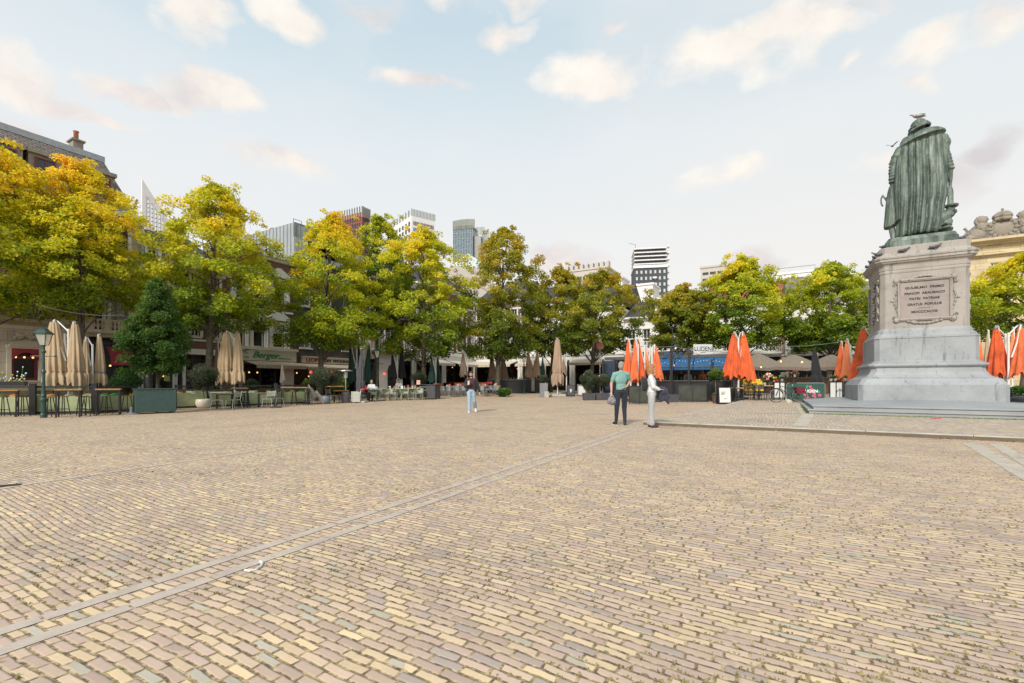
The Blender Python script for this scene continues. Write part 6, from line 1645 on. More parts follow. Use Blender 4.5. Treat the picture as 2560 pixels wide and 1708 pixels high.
# glass wind screens along the left terrace
GS = 'glass wind screens of the left terrace'
def screen(label, pa, Ya, pb, Yb, h=1.12, frost=True, group=GS, fm='black', glass='clear', low=.12, posts=True):
    A, B = at(pa, Ya), at(pb, Yb); d = (B-A); d.z = 0; L = d.length; a = math.atan2(d.y, d.x)
    t = thing('wind_screen', label, 'glass screen', (A+B)/2, a, group)
    q = MB(); q.b2(-L/2, L/2, -.03, .03, h-.07, h); q.b2(-L/2, L/2, -.03, .03, .03, low); 
    for x in (-L/2+.035, L/2-.035): q.b2(x-.035, x+.035, -.032, .032, 0, h+.03)
    n = max(1, int(L/1.5))
    for i in range(1, n): x = -L/2+L*i/n; q.b2(x-.015, x+.015, -.02, .02, low, h-.07)
    q.obj('frame', fm, t)
    q = MB(); q.b2(-L/2+.07, L/2-.07, -.006, .006, low, h-.07); q.obj('pane', glass, t)
    if frost: q = MB(); q.b2(-L/2+.07, L/2-.07, -.012, -.008, low, h*.64); q.obj('frosted_band', 'frost', t)
    return t
scr = [(-40, 17.3, 80, 17.7),(82, 17.7, 235, 18.4),(237, 18.4, 345, 19.6),(437,21.5,520,22.8),(521,22.8,600,24.0),(602,24.0,688,25.6),(690,25.6,775,27.)]
labs = ['glass screen at the far left behind the bar table','glass screen behind the street lamp','glass screen between the wide black post and the dark green box','glass screen behind the white round pot','glass screen behind the pair of beige parasols','glass screen left of the longest bar table','glass screen behind the longest bar table']
for s_, l_ in zip(scr, labs): screen(l_, *s_)
for px, Y, lab in ((82,17.6,'wide black screen post left of the street lamp'),(236,18.3,'wide black screen post between the two bar tables'),(601,23.9,'wide black screen post behind the thin legged bar table'),(689,25.5,'wide black screen post at the left of the longest bar table')):
    p = at(px, Y); q = MB(); q.b2(-.085,.085,-.085,.085,0,1.2); q.b2(-.1,.1,-.1,.1,1.202,1.225); tag(q.obj('screen_post', 'black', loc=p, rot=.5), lab, 'post', 'wide black screen posts')
# shadowy furniture of the inner terrace: benches with cushions, planter troughs
def bench(label, px, Y, L, m='brownwood', cush='orange_pale', rz=1.03):
    p = at(px, Y); t = thing('terrace_bench', label, 'bench', p, rz, 'benches inside the glass screens')
    q = MB(); q.b2(-L/2, L/2, -.25, .25, .38, .43); q.b2(-L/2, L/2, .22, .27, .431, .9); q.obj('bench_frame', m, t)
    for sx in (-1, 1): q = MB(); q.b2(sx*(L/2-.1)-.04, sx*(L/2-.1)+.04, -.22, .22, 0, .378); q.obj('leg', 'black', t)
    n = max(1, int(L/.6))
    for i in range(n): q = MB(); x = -L/2+L*(i+.5)/n; q.sph((x, .12, .60), (.22,.08,.17), 10, 6); q.obj('cushion', ['orange_pale','greenmetal','cream_fab','leafpaint'][(i+int(px)) % 4], t, smooth=True)
    return t
for i, (px, Y, L) in enumerate(((30,19.2,2.6),(120,19.8,2.6),(200,20.4,2.4),(290,21.4,2.2),(500,25.2,2.5),(580,26.6,2.5),(660,27.8,2.6),(745,29.2,2.6))):
    bench(['cushioned bench behind the leftmost glass screen','cushioned bench behind the street lamp screen','cushioned bench behind the beige parasol pair by the lamp','cushioned bench under the leafy tree','cushioned bench behind the white pot olive','cushioned bench behind the pair of beige parasols','cushioned bench under the green script sign','cushioned bench under the cafe restaurant sign'][i], px, Y, L)
# green cafe chairs row and tables (middle)
def round_table(label, px, Y, h=.75, r=.38, m='greenmetal', leg='greenmetal', group=None):
    p = at(px, Y); t = thing('cafe_table', label, 'table', p, 0, group)
    q = MB(); q.b2(-r, r, -r, r, h-.03, h); q.obj('table_top', m, t, bevel=.008)
    q = MB(); q.tube([(0,0,.03),(0,0,h-.03)], .03, 8); q.obj('stem', leg, t)
    q = MB(); q.box((0,0,.015),(.5,.06,.03)); q.box((0,0,.045),(.06,.5,.03)); q.obj('foot', leg, t)
    return t
ARM = make_chair('greenmetal', 'greenmetal', arms=True, slats=False, name='armchair')
GA = 'sage green armchairs in the middle terrace'
k_ = 0; used = False
spots = [(932,28.6),(949,29.6),(966,29.2),(983,29.2),(1000,30.2),(1011,29.4),(1030,29.9),(1048,29.7),(958,31.2),(992,31.5),(1022,31.8),(1042,32.0)]
wh = ['leftmost armchair of the front row at the green table','armchair at the right of the white shirt guest','third armchair of the front row','fourth armchair of the front row','armchair set back behind the fourth one','sixth armchair of the front row','seventh armchair of the front row','armchair of the front row next to the dark service cart','armchair of the second row behind the white shirt guest','armchair of the second row below the black parasols','armchair of the second row below the white wall door','armchair of the second row beside the dark service cart']
for (px, Y), lab in zip(spots, wh):
    p = at(px, Y); a = rnd.choice([.1, -.2, 1.4, -1.5, .3]); lab = 'sage green ' + lab
    if not used: ARM.location = p; ARM.rotation_euler = (0,0,a); ARM['label'] = lab; ARM['group'] = GA; used = True
    else: dup(ARM, p, a, lab)
KIDS.clear()
def tableware(px, Y, h, lab, n=4):
    p = at(px, Y); R = random.Random(int(px))
    t = thing('tableware', lab, 'tableware', p+Vector((0,0,h)), 0, 'menus and glasses on the cafe tables')
    q = MB(); q.box((0,0,.09),(.13,.02,.18), rx=.1); q.obj('menu_card', R.choice(['redcard','whitebar','orange_pale']), t)
    for i in range(n): q = MB(); x, y = R.uniform(-.28,.28), R.uniform(-.2,.2); q.lathe([(.03,0),(.035,.12),(.03,.12),(.0,.02)], 8, (x,y,.002)); q.obj('glass', R.choice(['whitebar','lampglass','black','lampglass']), t)
M['redcard'] = mat('red_menu_card', (.5,.10,.05), .6)
for i, (px, Y) in enumerate(((940,29.0),(974,29.6),(1005,29.8),(1038,30.2),(990,31.3),(1020,31.9))):
    w_ = ['by the white shirt guest','second from the white shirt guest','below the shorter black parasol','next to the dark service cart','in the second row below the black parasols','in the second row beside the service cart'][i]
    round_table('sage green square cafe table '+w_, px, Y, group='sage green cafe tables'); tableware(px, Y, .752, 'menu card and glasses on the cafe table '+w_)
# grey chairs behind the walking man
GC = make_chair('mgrey', 'mgrey', arms=True, slats=False, name='grey_armchair'); used = False
sp = [(1108,33.5),(1122,32.6),(1140,32.8),(1157,33.6),(1096,34.5),(1204,32.9),(1215,33.4),(1226,33.8),(1241,32.8),(1190,34.8),(1130,35.5),(1170,35.5)]
wh = ['leftmost in front of the glazed shop','second left of the walking man','directly left of the walking man','behind the walking man','beside the dark service cart','directly right of the walking man','second right of the walking man','third right of the walking man','next to the brown lime trunk','in the back row right of the walking man','in the back row left of the walking man','in the back row behind the walking man']
for (px, Y), lab in zip(sp, wh):
    p = at(px, Y); a = rnd.uniform(-1.6, 1.6); lab = 'grey armchair '+lab
    if not used: GC.location = p; GC.rotation_euler = (0,0,a); GC['label'] = lab; GC['group'] = 'grey armchairs behind the walking man'; used = True
    else: dup(GC, p, a, lab)
KIDS.clear()
for i, (px, Y) in enumerate(((1124,33.4),(1146,34.4),(1208,33.8),(1240,34.2))):
    w_ = ['left of the walking man','just behind the walking man','right of the walking man','beside the brown lime trunk'][i]
    round_table('pale cafe table '+w_, px, Y, m='mgrey', leg='alu', group='pale grey cafe tables'); tableware(px, Y, .752, 'red menu card and glasses on the table '+w_)
# faded orange benches deep under the middle trees
for i, (px, Y) in enumerate(((1108,37.),(1135,37.),(1192,37.5))):
    p = at(px, Y); t = thing('orange_bench', ['orange bench left in front of the glazed shop','orange bench behind the walking man','orange bench right of the walking man'][i], 'bench', p, 0, 'orange benches before the glazed shop')
    q = MB(); q.b2(-.9,.9,-.25,.25,.35,.45); q.obj('seat', 'orange_pale', t); q = MB(); q.b2(-.9,.9,.2,.27,.46,.95); q.obj('backrest', 'orange_pale', t)
# service cart, dark counters, menu sign
p = at(1075, 30.5); t = thing('service_cart', 'dark grey service cart with open shelves and a pink menu card on top', 'cart', p, -.25)
q = MB(); q.b2(-.1,.55,-.45,.45,.08,.95); q.b2(-.62,.62,-.5,.5,.952,.99); q.obj('cabinet', 'dgrey', t)
q = MB(); 
for z_ in (.10,.34,.58,.80): q.b2(-.6,-.102,-.43,.43,z_,z_+.05)
q.obj('shelf', 'mgrey', t)
q = MB(); q.b2(-.62,-.57,-.45,-.40,.08,.95); q.b2(-.62,-.57,.40,.45,.08,.95); q.obj('post', 'black', t)
for x_, y_ in ((-.5,-.4),(.5,-.4),(-.5,.4),(.5,.4)): q = MB(); q.sph((x_,y_,.04), .04, 8, 6); q.obj('wheel', 'black', t)
q = MB(); q.box((-.75,-.2,1.12), (.26,.02,.30)); q.obj('card', mat('pink_card', (.65,.38,.3), .6), t)
def counter(label, px, Y, w, h, d, m, name='counter', top='mgrey', cat='counter', group=None, rz=0.):
    p = at(px, Y); t = thing(name, label, cat, p, rz, group)
    q = MB(); q.b2(-w/2, w/2, -d/2, d/2, .04, h-.04); q.obj('body', m, t)
    q = MB(); q.b2(-w/2-.03, w/2+.03, -d/2-.03, d/2+.03, h-.038, h); q.obj('top', top, t)
    return t
def clutter(px, Y, w, h, lab, n=14):
    p = at(px, Y); R = random.Random(int(px)+5); t = thing('counter_goods', lab, 'bottles', p+Vector((0,0,h)), 0, 'bottles and glasses on the counters')
    for i in range(n):
        q = MB(); x = -w/2+w*(i+.5)/n+R.uniform(-.03,.03); hh = R.uniform(.10,.30); r = R.uniform(.02,.04); q.lathe([(r,0),(r,hh*.6),(r*.45,hh*.75),(r*.4,hh)], 8, (x, R.uniform(-.12,.12), .002)); q.obj('bottle', R.choice(['whitebar','lampglass','redcard','greenink','alu','brownwood','cream_fab']), t, smooth=True)
counter('black bar counter under the trees left of the far lamp post', 1268, 38., 3.2, 1.15, .6, 'black'); clutter(1268, 37.9, 3.0, 1.152, 'row of white glasses on the bar counter left of the far lamp')
counter('black bar counter under the trees right of the far lamp post', 1332, 38.6, 2.6, 1.15, .6, 'black'); clutter(1332, 38.5, 2.4, 1.152, 'red and white jars on the bar counter right of the far lamp')
# A-frame sign with arrow
def aboard(label, px, Y, w, h, board, face, texts=(), rz=0, arrow=False, frame='black'):
    p = at(px, Y); t = thing('pavement_sign', label, 'sign', p, rz)
    q = MB(); q.box((0,.0,h/2), (w, .04, h), rx=-.10); q.box((0,.22,h/2), (w, .03, h), rx=.10); q.obj('board', frame, t)
    q = MB(); q.box((0,-.024,h/2+.02), (w*.84, .008, h*.84), rx=-.10); f_ = q.obj('face', face, t)
    for s_, z_, sz in texts: text(s_, sz, 'whiteink' if face in ('dgrey', 'black') else 'ink', f_, (0,-.05+ (z_-h/2)*.1, z_), (PI/2-.10, 0, 0), .003, 'sign_lettering')
    if arrow:
        q = MB(); q.prismy([(-.035,h*.36),(.035,h*.36),(.035,h*.54),(.10,h*.54),(0,h*.66),(-.10,h*.54),(-.035,h*.54)], -.045, -.035); q.obj('arrow', 'whiteink', f_)
    return t
aboard('black pavement sign with a white arrow pointing up', 1427, 31.5, .55, .80, 'black', 'dgrey', (('BURGER', .70, .10),('TO GO', .60, .07)) if False else (), arrow=True)
screen('white corrugated screen right of the black arrow sign', 1443, 31.5, 1465, 31.6, .82, frost=False, group='low terrace screens', fm='mgrey', glass='whitebar')
def planter(label, px, Y, w, h, d, m, name='planter_box', rz=0., cat='planter', group=None, soil=True):
    p = at(px, Y); t = thing(name, label, cat, p, rz, group)
    q = MB(); q.loft([[(x*s_, y*s_, z_) for x, y in ((-w/2,-d/2),(w/2,-d/2),(w/2,d/2),(-w/2,d/2))] for z_, s_ in ((0,.90),(h-.05,.985),(h-.05,1.0),(h,1.0),(h,.93),(h-.06,.92))]); q.obj('box', m, t)
    if soil: q = MB(); q.b2(-w*.45, w*.45, -d*.45, d*.45, h-.09, h-.055); q.obj('soil', 'soil', t)
    return t, p
# dark green box with the leafy tree behind it
p = at(387, 18.6); t = thing('planter_box', 'large dark green planter box on small wheels at the end of the left terrace', 'planter', p, .0)
t.rotation_euler = (0,0,math.radians(45))
q = MB(); q.b2(-.66,.66,-.35,.35,.07,.98); q.obj('box', 'box_green', t, bevel=.01)
q = MB(); q.b2(-.69,.69,-.38,.38,.981,1.02); q.obj('rim', 'box_green', t)
for x_, y_ in ((-.55,-.28),(.55,-.28),(-.55,.28),(.55,.28)): q = MB(); q.tube([(x_-.03,y_,.035),(x_+.03,y_,.035)], .035, 8); q.obj('wheel', 'black', t)
q = MB()
for i in range(6): q.sph((-.6+i*.24,-.352,.94-.02*(i % 2)), .010, 6, 4)
q.obj('screw', 'alu', t)
R = np.random.RandomState(77)
p = at(392, 19.2)
t = thing('leafy_tree', 'smaller dense green tree standing behind the dark green planter box', 'tree', p)
Yt = 19.2; ht_ = zat(702, Yt)-p.z; hb_ = zat(930, Yt)-p.z; hw_ = 100/F*Yt*.63
cen, zn, ro = crown_pts(R, 250, hw_, hw_, hb_, ht_, wide=.35, ph=2., power=1.25)
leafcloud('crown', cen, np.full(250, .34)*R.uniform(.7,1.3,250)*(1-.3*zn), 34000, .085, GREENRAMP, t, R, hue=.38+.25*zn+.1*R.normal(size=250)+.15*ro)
q = MB(); q.tube([(0,0,0),(.03,0,1.2),(0,.02,ht_*.85)], [.08,.06,.02], 8)
for j in range(24): c_ = cen[j]; q.tube([(0,0,max(1.,c_[2]-.8)), tuple(c_)], [.025,.006], 4)
q.obj('trunk', 'bark', t, smooth=True)
p = at(318, 19.6); bush('feathery_bush', 'low feathery dark shrub left of the dark green planter box', 'shrub', p.x, p.y, p.z, .72, .55, 7000, .05, GREENRAMP, 'bark', .75, 5, hue0=.25)
q = MB(); q.lathe([(.26,0),(.26,.05),(.10,.06),(.05,.08),(.05,.28),(.03,.3)], 20); tag(q.obj('parasol_foot', 'mgrey', loc=at(328, 17.9)), 'round grey parasol foot left of the dark green planter box', 'parasol foot')
q = MB(); q.lathe([(.26,0),(.26,.05),(.10,.06),(.05,.08),(.05,.28),(.03,.3)], 20); tag(q.obj('parasol_foot', 'dgrey', loc=at(690, 22.6)), 'round grey parasol foot in front of the low orange table', 'parasol foot')
p = at(372, 19.9); q = MB(); q.lathe([(.17,.0),(.17,.9),(.16,1.0),(.14,1.5),(.10,1.62),(.06,1.7),(.05,1.72)], 14); t = q.obj('closed_heater', 'black', loc=p); tag(t, 'black covered patio heater behind the dark green planter box', 'patio heater')
# cream round pot with olive
p = at(508, 22.4); t = thing('potted_olive', 'olive tree in a round cream glazed pot', 'potted tree', p)
q = MB(); q.lathe([(.12,0),(.24,.03),(.31,.14),(.33,.27),(.31,.40),(.27,.45),(.25,.44),(.25,.38)], 24); q.obj('pot', 'pot_white', t, smooth=True)
bush('x', 'x', 'x', 0,0,0, .88, .62, 11000, .055, OLIVERAMP, 'bark', .95, 6, parent=t, hue0=.35)
p = at(814, 26.4); t = thing('potted_olive', 'wide olive bush in a blue grey pot under the cafe restaurant sign', 'potted tree', p)
q = MB(); q.lathe([(.14,0),(.24,.05),(.27,.25),(.24,.45),(.20,.48),(.19,.40)], 20); q.obj('pot', 'pot_blue', t, smooth=True)
bush('x', 'x', 'x', 0,0,0, .98, .52, 11000, .06, OLIVERAMP, 'bark', .95, 16, parent=t, hue0=.3)
p = at(630, 27.5); t, _ = planter('low round olive bush in a trough under the green script sign', 630, 27.5, 1.4, .75, .5, 'brownwood')
bush('x', 'x', 'x', 0,0,0, .6, .3, 4500, .05, OLIVERAMP, 'bark', .75, 7, parent=t, hue0=.35)
p = at(1048, 33.5); t, _ = planter('dull olive bush under the wide lime tree beside the dark green parasol', 1048, 33.5, .9, .5, .6, 'dgrey')
bush('x', 'x', 'x', 0,0,0, .62, .72, 7500, .06, OLIVERAMP, 'bark', .55, 8, parent=t, hue0=.22)
OG = 'olive bushes in grey planters'
t, _ = planter('olive bush in the grey planter left of the man in teal, the left one', 1472, 27.3, .72, .42, .6, 'dgrey', group=OG)
bush('x', 'x', 'x', 0,0,0, .56, .62, 9000, .055, OLIVERAMP, 'bark', .58, 9, parent=t, hue0=.42)
t, _ = planter('olive bush in the long grey planter left of the man in teal, the right one', 1507, 27.3, .95, .42, .6, 'dgrey', group=OG)
bush('x', 'x', 'x', 0,0,0, .48, .52, 7500, .055, OLIVERAMP, 'bark', .58, 10, parent=t, hue0=.42)
q = MB(); q.b2(-.25,.25,-.25,.25,0,.9); tag(q.obj('waste_bin', 'black', loc=at(1488, 28.2), bevel=.02), 'black bin between the two olive planters', 'bin')
t, _ = planter('small clipped bush in a tall grey planter beside the tall beige market parasol', 1359, 31.2, .55, .95, .5, 'mgrey'); bush('x','x','x',0,0,0,.30,.30,4000,.05,OLIVERAMP,'bark',.95,11,parent=t,hue0=.45)
q = MB(); q.b2(-.14,.14,-.2,.2,0,.4); tag(q.obj('stone_block', 'concrete', loc=at(1366, 30.8)), 'small pale block beside the tall grey planter', 'block')
t = bush('green_plant', 'broad leaved bright green plant at the foot of the brown lime trunk', 'plant', *at(1262, 32.3), .55, .26, 2600, .11, GREENRAMP, 'bark', .05, 12, hue0=.75)
t = bush('green_plant', 'bright green plant beside the heater behind the olive bush', 'plant', *at(848, 29.5), .8, .5, 5000, .08, GREENRAMP, 'bark', .6, 13, hue0=.7)
t = bush('green_plant', 'bright green plant at the left of the olive bush under the restaurant sign', 'plant', *at(767, 28.0), .25, .3, 1500, .08, GREENRAMP, 'bark', .9, 14, hue0=.8)
# window box with white and yellow flowers at the far left
p = at(14, 17.9); t = thing('flower_box', 'flower box with white and yellow blossoms at the left edge', 'flower box', p, .4)
q = MB(); q.b2(-.6,.6,-.12,.12,1.14,1.30); q.obj('box', 'black', t)
R_ = random.Random(3)
q = MB(); q2 = MB(); q3 = MB()
for i in range(60):
    x, y, z = R_.uniform(-.6,.6), R_.uniform(-.12,.12), 1.3+abs(R_.gauss(0,.16)); (q if R_.random() < .65 else q2).sph((x,y,z), .028, 6, 4); q3.tube([(x*.9,y*.5,1.28),(x,y,z)], .006, 4)
q.obj('white_flowers', 'flower_w', t); q2.obj('yellow_flowers', 'flower_y', t); q3.obj('stems', 'leafpaint', t)
# patio heater
p = at(864, 27.8); t = thing('patio_heater', 'silver mushroom patio heater beside the green parasols', 'patio heater', p)
h = zat(925, 27.8)-p.z
q = MB(); q.lathe([(.24,0),(.24,.62),(.20,.65),(.05,.66)], 16); q.obj('gas_housing', 'mgrey', t, smooth=False)
q = MB(); q.tube([(0,0,.66),(0,0,h-.5)], .035, 8); q.lathe([(.12,h-.5),(.13,h-.15),(.09,h-.08)], 12); q.obj('pole', 'alu', t)
q = MB(); q.lathe([(.42,h-.07),(.41,h-.045),(.12,h+.02),(.0,h+.03)], 24); q.obj('reflector', 'alu', t)
p = at(887, 27.2); q = MB(); q.box((0,0,.38), (.42,.06,.62), rx=-.35, rz=.4); q.box((.12,-.12,.35), (.42,.05,.62), rx=-.35, rz=.4); tag(q.obj('paving_slab', 'concrete', loc=p), 'pale slabs leaning beside the foot of the charcoal parasol', 'slabs')
# distant beach-ball lanterns: two red lamps under brown tree
for i, px in enumerate((1220.5, 1227.5)):
    q = MB(); q.sph((0,0,0), .12, 12, 8); tag(q.obj('red_lantern', mat('red_globe', (.5,.03,.05), .4), loc=at(px, 36.)+Vector((0,0,.9)), smooth=True), ['left one of two round red globes beside the brown lime trunk','right one of two round red globes beside the brown lime trunk'][i], 'lantern', 'round red globes')
    q = MB(); q.tube([(0,0,0),(0,0,.78)], .015, 6); tag(q.obj('globe_stand', 'black', loc=at(px, 36.)), ['thin stand under the left red globe','thin stand under the right red globe'][i], 'stand', 'stands of the red globes')
# round road sign on a pole near the blue pavilion
p = at(1500, 35.); t = thing('traffic_sign', 'round faded red traffic sign half hidden in the trees', 'sign', p); h = zat(865, 35.)-p.z
q = MB(); q.tube([(0,0,0),(0,0,h+.3)], .03, 6); q.obj('pole', 'mgrey', t)
q = MB(); q.tube([(0,-.05,h),(0,-.035,h)], .28, 20); q.obj('plate', mat('faded_sign_red', (.30,.10,.08), .6), t)
# ---------------------------------------------------------------- blue pavilion and right terrace
PV = Row('F', 27.9)
b = Bd(PV, 'bar_pavilion', 'dark bar pavilion with a wide blue awning front under the trees', 1513, 1842, depth=4.5, cat='pavilion')
zr_ = b.Z(1700, 889); za = b.Z(1700, 896); zb_ = b.Z(1700, 925)
q = MB(); q.b2(b.x0, b.x1, .0, b.depth, zr_-.12, zr_); q.b2(b.x0, b.x1, b.depth-.1, b.depth-.001, 0, zr_-.121); q.obj('roof_and_back', 'black', b.t)
q = MB(); q.b2(b.x0+.2, b.x1-.2, b.depth-.35, b.depth-.12, .1, 2.1); q.obj('back_shelves', 'goods', b.t)
xa = b.X(1600); n = 5
for i in range(n):
    w_ = (b.x1-.1-xa)/n; x_ = xa+i*w_
    q = MB(); k = 10
    q.loft([[(x_+.02+(w_-.04)*j/k, -.05-.55*f+.015*math.sin(j*1.7+i)*f, za-(za-zb_-.16)*f) for j in range(k+1)] for f in (0,.33,.66,1.)], cap=False, close=False)
    q.loft([[(x_+.02+(w_-.04)*j/k, -.60+.012*math.sin(j*1.7+i), z_) for j in range(k+1)] for z_ in (zb_+.16, zb_-.02)], cap=False, close=False)
    q.obj('awning_panel', 'blue_fab', b.t, smooth=True)
q = MB(); q.tube([(xa,-.6,zb_+.15),(b.x1-.1,-.6,zb_+.15)], .025, 6); q.b2(b.x0, b.x1, -.08, -.001, za, zr_+.02); q.obj('front_beam', 'dgrey', b.t)
for px in (1516, 1545, 1600, 1683, 1727, 1783, 1838):
    q = MB(); x_ = b.X(px); q.b2(x_-.05, x_+.05, -.70, -.62, 0, b.Z(px, 868 if px in (1683, 1727) else 900)); q.obj('post', 'black', b.t)
x_, x2 = b.X(1514), b.X(1547)
q = MB(); q.b2(x_, x2, -.3, .6, 0, b.Z(1530, 903)); c = q.obj('cabinet', 'blue_paint', b.t)
for i in range(3):
    for j in range(2): q = MB(); w_ = (x2-x_)/3; q.b2(x_+w_*i+.08, x_+w_*(i+1)-.08, -.33, -.301, 1.55+j*.5-.3, 1.95+j*.5-.3); q.obj('cabinet_pane', 'glass', c)
q = MB(); R_ = random.Random(4)
for i in range(34): q.sph((xa+(b.x1-xa)*i/33., -.66, zb_+.42+R_.uniform(-.12,.1)), .022, 5, 4)
q.obj('string_bulbs', 'whiteink', b.t)
for i in range(9): q = MB(); q.sph((xa+.4+i*1.0, R_.uniform(.8,3.5), R_.uniform(1.9, 2.3)), .05, 8, 5); q.obj('lamp', 'lamp', b.t)
q = MB(); q.b2(xa, b.x1-.3, .25, .75, .02, 1.08); q.obj('bar_front', 'black', b.t); q = MB(); q.b2(xa-.05, b.x1-.25, .2, .8, 1.081, 1.13); q.obj('bar_top', 'mgrey', b.t)
clutter(1690, 27.6, 4.5, 1.15, 'bottles and glasses on the bar under the blue awning', 30); clutter(1790, 27.0, 1.6, 1.15, 'jars at the right end of the bar under the blue awning', 12)
# slats and pieces on the roof
q = MB()
for px in (1663, 1668, 1684, 1699, 1702): x_ = b.X(px); q.box((x_, -.12, zr_+.02), (.12,.05,.35), ry=.5)
q.obj('roof_sticks', 'blue_fab', b.t)
p0 = at(1757, 26.9); z0_, z1_ = zat(887, 26.9), zat(861, 26.9); w_ = 47/F*26.9
t = thing('shop_sign', 'white sign board with large black capitals above the blue awning', 'sign', (p0.x, 26.9, z0_))
q = MB(); q.b2(-w_/2, w_/2, -.03, .03, 0, z1_-z0_); q.obj('board', 'signboard', t); hz = z1_-z0_
text('LUDEN', .36, 'ink', t, (0, -.036, hz*.55), RX, .004, 'sign_lettering', sx=.9)
q = MB(); q.b2(-w_*.1, w_*.28, -.036, -.03, hz*.74, hz*.752); q.obj('sign_line', 'ink', t)
text('BUITEN', .085, 'ink', t, (0, -.036, hz*.22), RX, .003, 'sign_lettering')
for sx in (-1, 1): q = MB(); q.tube([(sx*w_*.4, .06, -.25),(sx*w_*.4, .06, hz*.9)], .02, 6); q.obj('bracket', 'black', t)
def low_screen(label, pa, Ya, pb, Yb, h, m, fm='black', group='low terrace screens', name='low_screen'):
    A, B = at(pa, Ya), at(pb, Yb); d = B-A; L = Vector((d.x, d.y)).length
    t = thing(name, label, 'screen', (A+B)/2, math.atan2(d.y, d.x), group)
    q = MB(); q.b2(-L/2+.04, L/2-.04, -.015, .015, .12, h-.05); q.obj('panel', m, t)
    q = MB(); q.b2(-L/2, L/2, -.03, .03, h-.05, h); q.b2(-L/2, L/2, -.03, .03, .07, .12)
    for x in (-L/2+.02, L/2-.02, 0): q.b2(x-.022, x+.022, -.031, .031, 0, h-.05)
    q.obj('frame', fm, t); return t
M['smoke'] = mat('smoked_panel', (.05,.055,.045), .25, var=.4, scale=2)
low_screen('patterned dark grey screen between the man in teal and the woman', 1572, 23.4, 1626, 23.2, .95, 'smoke')
t_ = low_screen('smoked glass screen in front of the bar, right of the black post', 1695, 24.6, 1768, 24.2, .95, 'smoke')
low_screen('smoked glass screen between the topiary and the glass screen of the bar', 1769, 24.6, 1794, 24.6, .95, 'black')
p = at(1681, 24.6); t, _ = planter('low grey box standing in front of the bar with a black post', 1681, 24.6, .62, .42, .4, 'dgrey', soil=False)
q = MB(); q.tube([(0,0,.4),(0,0,zat(820,24.6)-p.z)], .02, 6); q.obj('post', 'black', t)
q = MB(); q.lathe([(.0,0),(.05,-.04),(.06,-.10),(.0,-.13)], 10); tag(q.obj('hanging_bulb', 'whiteink', loc=(at(1689, 24.6).x, 24.6, zat(868, 24.6)), smooth=True), 'white hanging bulb on the string above the bar', 'bulb')
# topiary
p = at(1789, 23.4); t = thing('topiary_tree', 'small topiary tree with a round leafy head in a brown pot beside the menu board', 'potted tree', p)
q = MB(); q.lathe([(.13,0),(.17,.30),(.20,.36),(.20,.40),(.17,.40),(.16,.34)], 18); q.obj('pot', 'pot_brown', t)
bush('x','x','x',0,0,0,.44,.32,6500,.055,GREENRAMP,'bark',1.08,21,parent=t,hue0=.72)
p2 = at(1789, 23.4); t2 = bush('grass_tuft', 'tuft of green grass growing in the brown topiary pot', 'grass', p2.x, p2.y, p2.z+.36, .17, .08, 700, .07, GREENRAMP, 'bark', .02, 22, hue0=.8)
t = aboard('white menu board in a dark wooden frame left of the orange parasols', 1812, 22.6, .64, .86, 'dgrey', 'whitebar')
q = MB(); 
for i in range(5): q.b2(-.2, .02-.03*i*.5, -.052, -.047, .62-i*.035, .628-i*.035)
for i in range(3): q.sph((-.03+i*.05, -.055, .28), (.022,.004,.015), 8, 4)
q.obj('menu_print', 'brownwood', t)
# tables, chairs and flowers between menu board and bicycle
TT = 'wooden tables of the right terrace'
for i, (pa, pb, Y) in enumerate(((1828,1853,24.2),(1856,1885,25.0),(1893,1934,24.2))):
    bt(['small wooden table immediately right of the menu board','wooden table under the big orange pair','wooden table left of the bicycle'][i], pa, pb, Y, .76, .7, g=TT, name='terrace_table', rail=False)
BC = make_chair('black', 'black'); used = False
for px, Y, a, lab in ((1842,23.6,.2,'black chair in front of the table beside the menu board'),(1868,24.0,2.9,'black chair under the orange pair'),(1886,23.9,.4,'black chair in front of the flower bouquet'),(1902,23.5,-.3,'black chair left of the bicycle wheel'),(1918,23.7,.2,'black chair directly behind the bicycle wheel'),(1878,25.8,3.,'black chair behind the table under the orange pair')):
    p = at(px, Y)
    if not used: BC.location = p; BC.rotation_euler = (0,0,a); BC['label'] = lab; BC['group'] = 'black chairs of the right terrace'; used = True
    else: dup(BC, p, a, lab)
KIDS.clear()
def bouquet(label, px, Y, z, r, n=40, leaves=True, pot='pot_white', cols=('flower_w','flower_p','flower_y','red')):
    p = at(px, Y); R = random.Random(int(px)); t = thing('flower_pot', label, 'flowers', p+Vector((0,0,z)))
    q = MB(); q.lathe([(.05,0),(.08,.12),(.07,.14)], 10); q.obj('pot', pot, t)
    for c in cols:
        q = MB()
        for i in range(n//len(cols)):
            a, u_ = R.uniform(0, 6.28), R.uniform(0, 1); q.sph((r*u_*math.cos(a), r*u_*math.sin(a), .16+r*1.1*math.sqrt(max(0,1-u_*u_))*R.uniform(.5,1)), r*.13, 6, 4)
        q.obj('blossoms', c, t)
    RR = np.random.RandomState(int(px)); cen = np.array([[0,0,.14+r*.4]]); leafcloud('foliage', cen, np.array([r*.95]), 300, r*.25, GREENRAMP, t, RR, hue=np.array([.6]), flat=.8, droop=0)
    return t
bouquet('large colourful bouquet on the table left of the bicycle', 1922, 24.2, .762, .42, 70)
bouquet('small succulent pot on the table left of the bicycle', 1912, 24.0, .762, .14, 12, cols=('leafpaint',))
bouquet('yellow flower pot on the table under the orange pair', 1872, 25.0, .762, .2, 20, cols=('flower_y','orange_pale'))
bouquet('pot of pink flowers in the dark bar behind the open tan parasol', 1987, 27.5, 1.15, .22, 24, cols=('flower_p','flower_p'))
